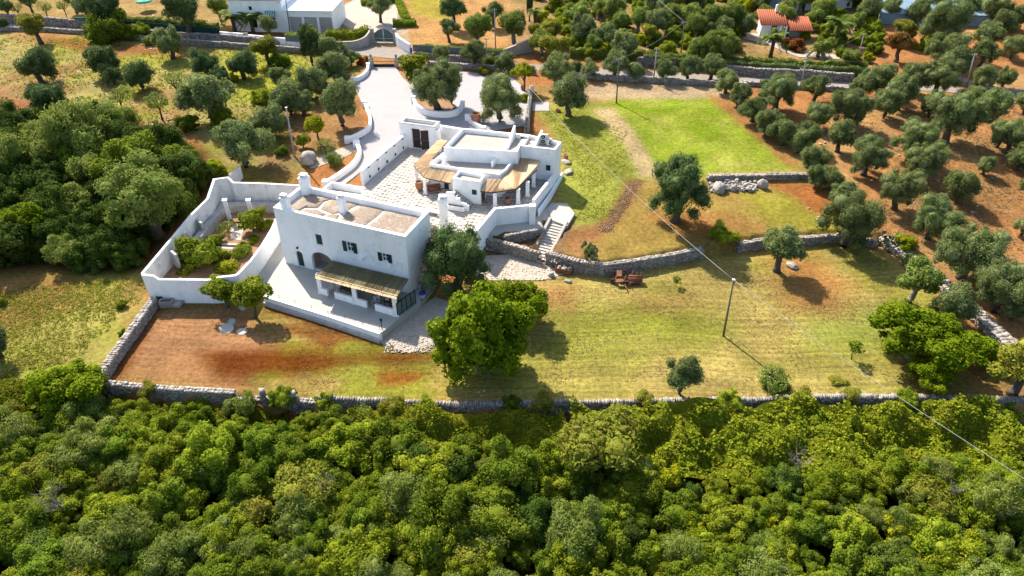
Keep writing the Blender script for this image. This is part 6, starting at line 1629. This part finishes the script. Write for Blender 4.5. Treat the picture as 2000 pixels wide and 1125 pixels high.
# ---------------------------------------------------------------- hedges, palms, special plants
def hedge(px, h_, t, mat, label, name="hedge", seed=0, dens=55, leaf=0.2, zoff=0.0, cat="hedge"):
    rs = np.random.RandomState(seed)
    pts = [GG(x, y) for x, y in px]; o0 = pts[0].copy(); vs = []; r = empty(name, o0, 0, label, cat)
    mb = MB(); n_ = []
    for i in range(len(pts) - 1):
        L = (pts[i + 1] - pts[i]).length; k = max(int(L / 0.8), 1)
        n_ += [pts[i].lerp(pts[i + 1], j / k) for j in range(k)]
    n_.append(pts[-1]); hh = [h_ * rs.uniform(0.82, 1.1) for _ in n_]
    mb.wall([(p.x - o0.x + rs.uniform(-.12, .12), p.y - o0.y + rs.uniform(-.12, .12)) for p in n_], t * 0.8, [p.z - o0.z - 0.1 + zoff for p in n_], [p.z - o0.z + zoff + h - 0.1 for p, h in zip(n_, hh)])
    mb.build("inner_growth", M[mat], r)
    P = []; N = []
    for i in range(len(n_) - 1):
        a, b = n_[i] - o0, n_[i + 1] - o0; d = b - a; L = d.length; d.normalize(); n2 = Vector((-d.y, d.x, 0))
        for _ in range(int(L * (2 * h_ + t) * dens)):
            u = rs.rand(); s_ = rs.choice([-1, 1, 0], p=[.4, .2, .4])
            if s_ == 0: p = a.lerp(b, u) + n2 * (rs.rand() - .5) * t + Vector((0, 0, hh[i] + rs.uniform(-.08, .2))); nn = Vector((0, 0, 1))
            else: p = a.lerp(b, u) + n2 * s_ * (t / 2 + rs.uniform(-.1, .12)) + Vector((0, 0, rs.rand() * hh[i])); nn = n2 * s_
            P.append(p + Vector((0, 0, zoff))); N.append(nn)
    P = np.array(P); N = np.array(N) * 0.7 + rs.normal(size=P.shape) * 0.5; N /= np.linalg.norm(N, axis=1)[:, None]
    T = np.cross(N, rs.normal(size=P.shape)); T /= np.linalg.norm(T, axis=1)[:, None]; B = np.cross(N, T)
    L = leaf * (.6 + .8 * rs.rand(len(P)))[:, None]
    q = np.stack([P - T * L / 2, P + B * L / 3.5, P + T * L / 2, P - B * L / 3.5], 1).reshape(-1, 3)
    o = link("foliage", np_mesh("foliage", q, np.arange(len(q)).reshape(-1, 4)), r, M[mat]); o["kind"] = "stuff"
    return r
hedge([(228, 54), (330, 62), (430, 70)], 2.6, 1.2, 'greyolive', "tall reed-like hedge beyond the dark green net", "reed_hedge", 1, 40, 0.3)
hedge([(1112, 112), (1240, 118), (1320, 124), (1440, 132), (1560, 138), (1690, 142)], 1.9, 1.0, 'greyolive', "long clipped grey hedge above the roadside stone wall", "clipped_hedge", 2, 40, 0.28)
hedge([(1255, 128), (1400, 140), (1560, 150), (1680, 154)], 1.6, 0.8, 'olive', "tangled agave and scrub below the clipped hedge", "scrub_strip", 3, 25, 0.32, 0.5, "scrub")
hedge([(640, 84), (690, 84), (722, 74)], 1.6, 2.0, 'citrus', "bright green shrub hedge inside the villa entrance wall", "shrub_hedge", 4, 30, 0.32, 0.8)
hedge([(560, 84), (640, 86)], 1.2, 1.2, 'mastic', "low green hedge behind the villa front wall", "shrub_hedge", 5, 30, 0.3, 0.8)
hedge([(768, 52), (812, 50)], 1.3, 1.8, 'deepgreen', "clipped square hedge block at the villa yard edge", "box_hedge", 6, 40, 0.25)
hedge([(780, 8), (786, 26), (796, 44)], 1.2, 1.6, 'mastic', "clipped hedge arm running back along the villa yard", "box_hedge", 7, 40, 0.25)
hedge([(705, 10), (775, 4)], 1.1, 1.8, 'deepgreen', "clipped hedge across the rear of the villa yard", "box_hedge", 8, 40, 0.25)
hedge([(820, 108), (880, 112), (985, 120)], 1.4, 0.9, 'deepgreen', "row of dark garden shrubs behind the grey mesh fence", "shrub_hedge", 9, 26, 0.3, 0.8)
hedge([(468, 396), (505, 392), (545, 392)], 0.9, 0.5, 'deepgreen', "ivy hanging over the rear garden wall", "ivy", 10, 60, 0.22, 1.9, "ivy")
hedge([(1112, 82), (1135, 78)], 1.2, 1.4, 'mastic', "small clipped hedge block near the garden entrance", "box_hedge", 11, 40, 0.25)
def palm(cx, cy, w, label, h_=3.5, seed=1):
    z = 3.5
    for _ in range(6):
        p = G(cx, cy, z + h_); z = gz1(p.x, p.y)
    R = w / 2 * depth(p) / F
    root = empty("palm_tree", (p.x, p.y, z), 0, label, "palm")
    MB().tube([(0, 0, -0.2), (0.05, 0, h_ * 0.5), (0, 0, h_)], [0.42, 0.34, 0.38], 10).build("trunk", M['bark'], root)
    r_ = random.Random(seed)
    for k in range(26):
        a = 2 * math.pi * k / 26 * 2.618; el = r_.uniform(-0.2, 1.2)
        d = Vector((math.cos(a), math.sin(a), 0)); mb = MB(); pts = []
        for j in range(7):
            t = j / 6; pts.append(d * (R * t * (0.55 + 0.45 * math.cos(el))) + Vector((0, 0, R * (math.sin(el) * t * 1.1 - (0.55 + 0.15 * math.cos(el)) * t * t))))
        sd_ = Vector((-d.y, d.x, 0))
        for j in range(6):
            for u in (0.0, 0.33, 0.66):
                q0 = pts[j].lerp(pts[j + 1], u); L = 0.34 * R * (1 - 0.55 * j / 6)
                for s_ in (-1, 1):
                    tip = q0 + sd_ * s_ * L + d * L * 0.5 + Vector((0, 0, -0.3 * L))
                    mb.add([q0 - d * 0.05 * R, q0 + d * 0.05 * R, tip], [(0, 1, 2)])
        o = mb.build("frond", M['palm'], root); o.location = (0, 0, h_)
palm(1513, 72, 62, "tall palm before the red-roofed cottage", 4.0, 1)
palm(1641, 45, 66, "thick-trunked palm right of the cottage", 4.0, 2)
palm(1601, 93, 46, "short young palm at the garden path", 1.8, 3)
palm(452, 32, 58, "left palm before the white villa", 3.2, 4)
palm(488, 34, 58, "right palm before the white villa awning", 3.2, 5)
palm(1045, 22, 34, "slim palm behind the feathery pale tree", 4.0, 6)
palm(1218, 66, 40, "small palm by the garden entrance path", 2.2, 7)
# cypress
p = GG(1034, 42); r = empty("cypress", p, 0, "narrow dark cypress column at the garden edge", "cypress")
c_ = link("crown", KINDS['dark']['crowns'][0], r); c_.location = (0, 0, 4.2); c_.scale = (0.8, 0.8, 4.8)
MB().tube([(0, 0, -0.1), (0, 0, 1.5)], [0.2, 0.14], 8).build("trunk", M['bark'], r)
# prickly pear
def pear(px, py, s, label, seed):
    p = GG(px, py); r = empty("prickly_pear", p, 0, label, "cactus"); r_ = random.Random(seed)
    bm = bmesh.new(); bmesh.ops.create_icosphere(bm, subdivisions=2, radius=1); me_ = bpy.data.meshes.new("pad"); bm.to_mesh(me_); bm.free()
    for q in me_.polygons: q.use_smooth = True
    me_.materials.append(M['cactus'])
    for k in range(22):
        o = link("pad", me_, r); lev = k // 6
        o.location = (r_.uniform(-.5, .5) * s * (1 + 0.2 * lev), r_.uniform(-.4, .4) * s, (0.22 + 0.36 * lev + r_.uniform(-.08, .1)) * s)
        o.scale = (0.17 * s, 0.05 * s, 0.26 * s); o.rotation_euler = (r_.uniform(-.5, .5), r_.uniform(-.6, .6), r_.uniform(0, 3.1))
pear(1150, 502, 1.35, "prickly pear cactus behind the curved retaining wall", 1)
pear(1735, 487, 1.5, "prickly pear cactus at the head of the tumbled wall", 2)
pear(1768, 520, 1.2, "prickly pear cactus halfway along the tumbled wall", 3)
tree(1765, 487, 46, 'limebush', "wild_fig", "bright green bush on the tumbled white wall", "bush", vz=0.7, bare=True)
tree(1775, 505, 30, 'mastic', "wild_fig", "small green bush below the bright one on the tumbled wall", "bush", bare=True)

# ---------------------------------------------------------------- palm garden trees, scattered
def in_poly(poly, x, y): return float(sdf(poly, np.array([x]), np.array([y]))[0]) < 0
GP = [(1050, -10), (1480, -10), (1480, 30), (1430, 70), (1400, 105), (1240, 108), (1060, 95)]
KL = {'grey': "silvery olive-like tree in the crowded palm garden", 'olive': "grey-green tree in the crowded palm garden", 'mastic': "bright green shrub in the crowded palm garden", 'limebush': "lime-green shrub in the crowded palm garden", 'evergreen': "dark green shrub in the crowded palm garden", 'yellow': "yellowish tree in the crowded palm garden"}
KG = {'grey': "silvery trees of the palm garden", 'olive': "grey-green trees of the palm garden", 'mastic': "bright shrubs of the palm garden", 'limebush': "lime shrubs of the palm garden", 'evergreen': "dark shrubs of the palm garden", 'yellow': "yellowish trees of the palm garden"}
r2 = random.Random(77); taken = []
def scatter_garden(poly, n, md, wr, kinds):
    c = 0; tries = 0
    while c < n and tries < 4000:
        tries += 1
        x = r2.uniform(min(p[0] for p in poly), max(p[0] for p in poly)); y = r2.uniform(min(p[1] for p in poly), max(p[1] for p in poly))
        if not in_poly(poly, x, y) or any(abs(x - a) < md and abs(y - b) < md * 0.45 for a, b in taken): continue
        taken.append((x, y)); c += 1; K = r2.choices([k for k, _ in kinds], [w for _, w in kinds])[0]
        bare = K in ('mastic', 'limebush', 'evergreen')
        tree(x, y, r2.uniform(*wr) * (0.75 if bare else 1), K, "garden_shrub" if bare else "garden_tree", KL[K], "shrub" if bare else "tree", KG[K], bare=bare)
scatter_garden(GP, 80, 19, (34, 64), [('grey', 3.5), ('olive', 2), ('mastic', 2.2), ('limebush', 1.8), ('evergreen', 1.5), ('yellow', 0.8)])
scatter_garden([(1560, 25), (1720, 25), (1720, 120), (1640, 118), (1570, 70)], 26, 20, (30, 48), [('mastic', 2), ('limebush', 2), ('grey', 2), ('evergreen', 1.5)])
scatter_garden([(1400, -10), (1720, -20), (1720, 22), (1560, 30), (1480, 25)], 18, 20, (34, 52), [('grey', 3), ('olive', 2), ('mastic', 1.5)])
tree(1552, 88, 52, 'red', "bougainvillea", "red and green bougainvillea mound behind the tall palm", "bush", vz=0.6, bare=True)
tree(1762, 82, 56, 'rusty', "rusty_tree", "orange-brown tree at the grove's garden edge", vz=0.8)
tree(1810, 86, 44, 'limebush', "lime_shrub", "yellow-lime shrub beside the orange-brown tree", "shrub", bare=True)
tree(1775, 55, 50, 'yellow', "mimosa", "yellow-green tree before the long blue shed", vz=0.7)
tree(1425, 92, 46, 'yellow', "golden_shrub", "rounded golden-green shrub on the garden terrace", "shrub", vz=0.7, bare=True)
tree(1388, 80, 52, 'grey', "old_olive", "pale gnarled tree standing free on the garden terrace", vz=0.9, th=0.9)

# ---------------------------------------------------------------- woods
FL = {'oak': "deep green oak-like tree in the woods", 'mastic': "bright green mastic shrub in the woods", 'evergreen': "dark green shrub in the woods", 'wild': "grey-green wild olive bush in the woods", 'limebush': "yellow-lime shrub in the woods", 'twiggy': "brownish twiggy shrub in the woods"}
FW = {'n': " below the lower wall", 'w': " west of the citrus garden"}
r3 = random.Random(5); cnt = {}
def wood(poly, step, zf, kinds, tagk, rr_, keepout=None):
    xs = [p[0] for p in poly]; ys = [p[1] for p in poly]
    y = min(ys); row = 0
    while y < max(ys):
        x = min(xs) + (row % 2) * step / 2
        while x < max(xs):
            xx = x + r3.uniform(-.42, .42) * step; yy = y + r3.uniform(-.42, .42) * step; x += step
            if not in_poly(poly, xx, yy): continue
            n1_ = float(fbm(np.array([xx]), np.array([yy]), 9, 3)[0]); n2_ = float(fbm(np.array([xx]), np.array([yy]), 7, 13)[0])
            ks = [(k, w * (2.2 if (k in ('wild',) and n1_ > 0.55) or (k == 'evergreen' and n1_ < 0.42) or (k == 'mastic' and n2_ > 0.55) else 1)) for k, w in kinds]
            K = r3.choices([k for k, _ in ks], [w for _, w in ks])[0]
            R = rr_[0] + (rr_[1] - rr_[0]) * r3.random() ** 1.6; R *= (1.12 if K == 'wild' else 0.75 if K == 'limebush' else 1)
            if r3.random() < 0.14: R *= 1.35
            z = zf if zf is not None else gz1(xx, yy)
            vz = KINDS[K]['vz'] * r3.uniform(.78, 1.25)
            o = place((xx, yy, z - 0.1 + r3.uniform(0, 0.7)), R, vz, 0.1, K, {'oak': "evergreen_oak", 'mastic': "mastic_shrub", 'evergreen': "evergreen_shrub", 'wild': "wild_olive_bush", 'limebush': "lime_shrub", 'twiggy': "twiggy_shrub"}[K], FL[K] + FW[tagk], "shrub", FL[K].replace("shrub", "shrubs").replace("bush", "bushes") + FW[tagk], True)
            cnt[K + tagk] = cnt.get(K + tagk, 0) + 1
        y += step * 0.82; row += 1
NW = [(-58, 25), (58, 25), (60, 40), (40, 41.2), (14, 40.5), (2, 42.5), (-6, 43.9), (-12, 45.7), (-20, 46.4), (-30, 47.2), (-40, 48.2), (-46, 50.2), (-62, 51.5)]
wood(NW, 2.15, -1.3, [('mastic', 3.8), ('evergreen', 2.8), ('wild', 1.2), ('oak', 0.6), ('limebush', 0.35), ('twiggy', 0.5)], 'n', (1.25, 2.5))
WW = [(p.x, p.y) for p in (GG(a, b) for a, b in [(-60, 245), (60, 250), (140, 262), (230, 262), (320, 285), (385, 330), (408, 345), (385, 395), (345, 430), (300, 478), (250, 520), (180, 520), (100, 515), (-60, 520)])]
wood(WW, 3.1, None, [('oak', 5), ('mastic', 0.5), ('evergreen', 1.3), ('wild', 0.8)], 'w', (2.2, 4.4))
tree(282, 385, 165, 'wild', "large_wild_olive", "largest pale wild olive in the western woods", vz=0.9, th=0.25)
tree(345, 335, 95, 'oak', "large_oak", "rounded dark tree above the garden wall in the western woods", vz=0.9, th=0.3)
tree(35, 440, 95, 'bigfig', "large_fig", "bright green broadleaf tree at the western woods' edge", vz=0.9, th=0.3)
tree(118, 492, 70, 'wild', "large_wild_olive", "pale round wild olive at the western woods' lower edge", vz=0.9, th=0.2)
tree(0, 590, 24, 'mastic', "bush", "small bright bush at the left meadow border", "bush", bare=True)
tree(-20, 660, 70, 'dark', "olive_tree", "dark olive shading the left meadow border", th=0.5)
tree(1170, 855, 170, 'twiggy', "dead_tree", "large half-bare grey tree below the lower wall", vz=0.7, th=0.3)
tree(1185, 858, 120, 'wild', "half_bare_shrub", "grey-green tangle inside the half-bare tree", "shrub", vz=0.6, bare=True)
tree(470, 800, 75, 'wild', "wild_olive_bush", "pale wild olive rising before the tumbled wall gap", "shrub", vz=1.1, bare=True)
tree(712, 812, 62, 'wild', "wild_olive_bush", "round grey bush below the start of the long wall", "shrub", bare=True)

# shrubs leaning on the boundary wall
for k, (x, y, w, K) in enumerate([(205, 772, 44, 'evergreen'), (300, 782, 36, 'twiggy'), (395, 790, 48, 'mastic'), (560, 800, 52, 'evergreen'), (640, 806, 40, 'mastic'), (770, 812, 50, 'twiggy'), (835, 815, 44, 'mastic'), (900, 822, 46, 'evergreen'), (1000, 812, 40, 'evergreen'), (1062, 808, 44, 'twiggy'), (1260, 806, 46, 'twiggy'), (1420, 806, 52, 'mastic'), (1560, 800, 46, 'twiggy'), (1650, 798, 40, 'twiggy'), (1760, 800, 44, 'mastic'), (1890, 806, 60, 'evergreen'), (1960, 812, 66, 'evergreen')]):
    tree(x, y, w, K, "wall_shrub", {'evergreen': "dark green shrub", 'twiggy': "brownish twiggy shrub", 'mastic': "bright green shrub"}[K] + " leaning against the foot of the boundary wall", "shrub", {'evergreen': "dark", 'twiggy': "brownish", 'mastic': "bright"}[K] + " shrubs at the foot of the boundary wall", vz=0.9, bare=True)
# bare grey branches standing out of the scrub
def twig_mesh(seed):
    r_ = random.Random(seed); mb = MB()
    def grow(p, d, L, r, lev):
        q = p + d * L * 0.5 + Vector((r_.uniform(-.1, .1), r_.uniform(-.1, .1), 0)) * L; e = q + (d + Vector((r_.uniform(-.3, .3), r_.uniform(-.3, .3), r_.uniform(-.1, .2)))).normalized() * L * 0.5
        mb.tube([p, q, e], [r, r * 0.8, r * 0.55], 5, True, False)
        if lev < 3:
            for _ in range(4 if lev else 5):
                a = p.lerp(e, r_.uniform(0.45, 1.0)); v = Vector((r_.uniform(-1, 1), r_.uniform(-1, 1), r_.uniform(0.1, 0.9))).normalized()
                grow(a, (d * 0.5 + v).normalized(), L * r_.uniform(0.5, 0.75), r * 0.5, lev + 1)
    grow(Vector((0, 0, 0)), Vector((0.1, 0.05, 1)).normalized(), 1.5, 0.085, 0)
    me_ = mb.mesh("branches"); me_.materials.append(M['palebark']); return me_
TW = [twig_mesh(s_) for s_ in (1, 2, 3)]
r4 = random.Random(9)
for k, (x, y) in enumerate([(1130, 850), (1180, 870), (1215, 845), (640, 950), (1560, 905), (1880, 960), (120, 985)]):
    p = G(x, y, 1.2); o = link("bare_shrub", TW[k % 3]); o.location = (p.x, p.y, -0.4 + r4.uniform(-.3, .3)); s_ = r4.uniform(0.95, 1.4); o.scale = (s_, s_, s_); o.rotation_euler = (0, 0, r4.uniform(0, 6.3))
    tag(o, "leafless grey branches standing out of the woods below the wall", "shrub", "bare grey shrubs in the woods below the lower wall")
# bramble carpet below the long wall
def carpet(name, poly, zf, mat, label, seed, dens, leaf, hmin, hmax, core=True, cat="bramble"):
    rs = np.random.RandomState(seed)
    xs = [p[0] for p in poly]; ys = [p[1] for p in poly]
    n = int((max(xs) - min(xs)) * (max(ys) - min(ys)) * dens)
    A = rs.uniform(min(xs), max(xs), n); B = rs.uniform(min(ys), max(ys), n)
    k = sdf(poly, A, B) + (fbm(A, B, 2.0, seed) - .5) * 3 < 0; A = A[k]; B = B[k]; n = len(A)
    hf = lambda a, b: hmin + (hmax - hmin) * ss(0.25, 0.75, fbm(a, b, 2.6, seed + 2, 4))
    zz = zf(A, B) + hf(A, B) + rs.uniform(-.15, .12, n)
    P = np.column_stack([A, B, zz])
    N = rs.normal(size=P.shape) * 0.55 + np.array([0, 0, 0.9]); N /= np.linalg.norm(N, axis=1)[:, None]
    T = np.cross(N, rs.normal(size=P.shape)); T /= np.linalg.norm(T, axis=1)[:, None]; Bt = np.cross(N, T)
    L = leaf * (.6 + .8 * rs.rand(n))[:, None]
    q = np.stack([P - T * L / 2, P + Bt * L / 3, P + T * L / 2, P - Bt * L / 3], 1).reshape(-1, 3)
    o = link(name, np_mesh(name, q, np.arange(len(q)).reshape(-1, 4)), None, M[mat]); tag(o, label, cat, kind="stuff")
    if core:
        c = drape("stems", poly, M[mat], 0, 0.7, lambda a, b: float(zf(np.array([a]), np.array([b]))[0] + hf(np.array([a]), np.array([b]))[0] - 0.22), o); c["kind"] = "stuff"
    return o
wallz = lambda a, b: -1.6 + 1.5 * ss(-5.5, -0.5, b - np.interp(a, BWx, BWy))
BR = [(5.5, 47.2), (20, 47.8), (34, 48.2), (46, 48.2), (48, 44), (44, 40.3), (30, 40.3), (16, 40.0), (7, 42.5)]
carpet("bramble", BR, wallz, 'bramble', "yellow-green bramble carpet climbing the foot of the long wall", 4, 75, 0.27, 0.2, 2.3)
BR2 = [(-16, 47.6), (-9, 47.4), (5, 47.2), (6, 42.5), (-4, 43.6), (-12, 45.0)]
carpet("bramble", BR2, wallz, 'bramble', "dark rusty bramble strip below the wall by the huge fig's shadow", 6, 95, 0.2, 0.1, 1.5)
BR3 = [(-62, 52.0), (-44, 51.6), (-41.5, 50.6), (-30, 49.4), (-22, 48.7), (-22, 46.6), (-42, 47.5), (-62, 48)]
carpet("bramble", BR3, lambda a, b: gz(a, b), 'bramble', "brown bramble tangle below the squared yard wall", 8, 90, 0.22, 0.2, 1.5)
# grass tufts
def tufts(name, px, n, mat, label, seed, h_, thr=0.45, w=0.03):
    rs = np.random.RandomState(seed); pl = pxpoly(px)
    xs = [p[0] for p in pl]; ys = [p[1] for p in pl]
    A = rs.uniform(min(xs), max(xs), n * 4); B = rs.uniform(min(ys), max(ys), n * 4)
    k = (sdf(pl, A, B) + (fbm(A, B, 5, seed + 9) - .5) * 8 < -1) & (fbm(A, B, 5.0, seed) + rs.rand(n * 4) * 0.6 > thr + 0.3); A = A[k][:n]; B = B[k][:n]; m = len(A)
    P = np.repeat(np.column_stack([A, B, gz(A, B)]), 3, 0) + np.column_stack([rs.normal(size=(m * 3, 2)) * 0.06, np.zeros(m * 3)])
    a = rs.rand(m * 3) * 6.283; d = np.column_stack([np.cos(a), np.sin(a), np.zeros(m * 3)])
    hh = (h_ * (.5 + .9 * rs.rand(m * 3)))[:, None]
    lean = np.column_stack([rs.normal(size=(m * 3, 2)) * 0.8, np.full(m * 3, 0.8)])
    q = np.stack([P - d * w * 2, P + d * w * 2, P + lean * hh + d * w * .5, P + lean * hh - d * w * .5], 1).reshape(-1, 3)
    o = link(name, np_mesh(name, q, np.arange(len(q)).reshape(-1, 4)), None, M[mat]); tag(o, label, "grass", kind="stuff")
tufts("grass", [(-60, 60), (480, 95), (700, 115), (690, 160), (560, 300), (400, 260), (250, 235), (-60, 210)], 5000, 'grass', "tufts of rough yellow-green grass in the upper meadow", 1, 0.35, 0.55, 0.05)
tufts("grass", [(1050, 215), (1190, 215), (1260, 330), (1190, 440), (1110, 430), (1100, 330)], 2500, 'grass', "short rough grass on the lawn beside the annex", 2, 0.12, 0.5)
tufts("grass", [(-60, 545), (285, 545), (190, 720), (-60, 740)], 4000, 'grass', "rough green grass of the left meadow", 3, 0.2, 0.5)
tufts("grass", [(1560, 180), (2000, 190), (2000, 640), (1720, 470)], 7000, 'drystraw', "dry straw tufts on the red grove soil", 4, 0.22, 0.55)
tufts("grass", [(560, 620), (860, 690), (1060, 560), (1370, 520), (1700, 500), (1860, 610), (1900, 770), (600, 775)], 9000, 'drystraw', "short straw stubble of the lower lawn", 6, 0.07, 0.5, 0.03)
rs = np.random.RandomState(61); C = []; S = []
for _ in range(700):
    x_ = rs.uniform(200, 860); y_ = rs.uniform(600, 775)
    if not in_poly([(300, 600), (520, 605), (740, 675), (860, 700), (870, 775), (210, 740)], x_, y_): continue
    p = G(x_, y_, 0.0); s_ = rs.uniform(0.03, 0.09) * (1.6 if rs.rand() < 0.1 else 1); C.append((p.x, p.y, p.z + 0.02)); S.append((s_, s_ * .8, s_ * .6))
o = link("yard_clods", stones_mesh("yard_clods", C, S, rs.rand(len(C)) * 3, rs, 0.22), None, M['tan']); tag(o, "small clods and pebbles over the bare brown yard", "soil", kind="stuff")
print("woods", cnt, "objects", len(bpy.data.objects))
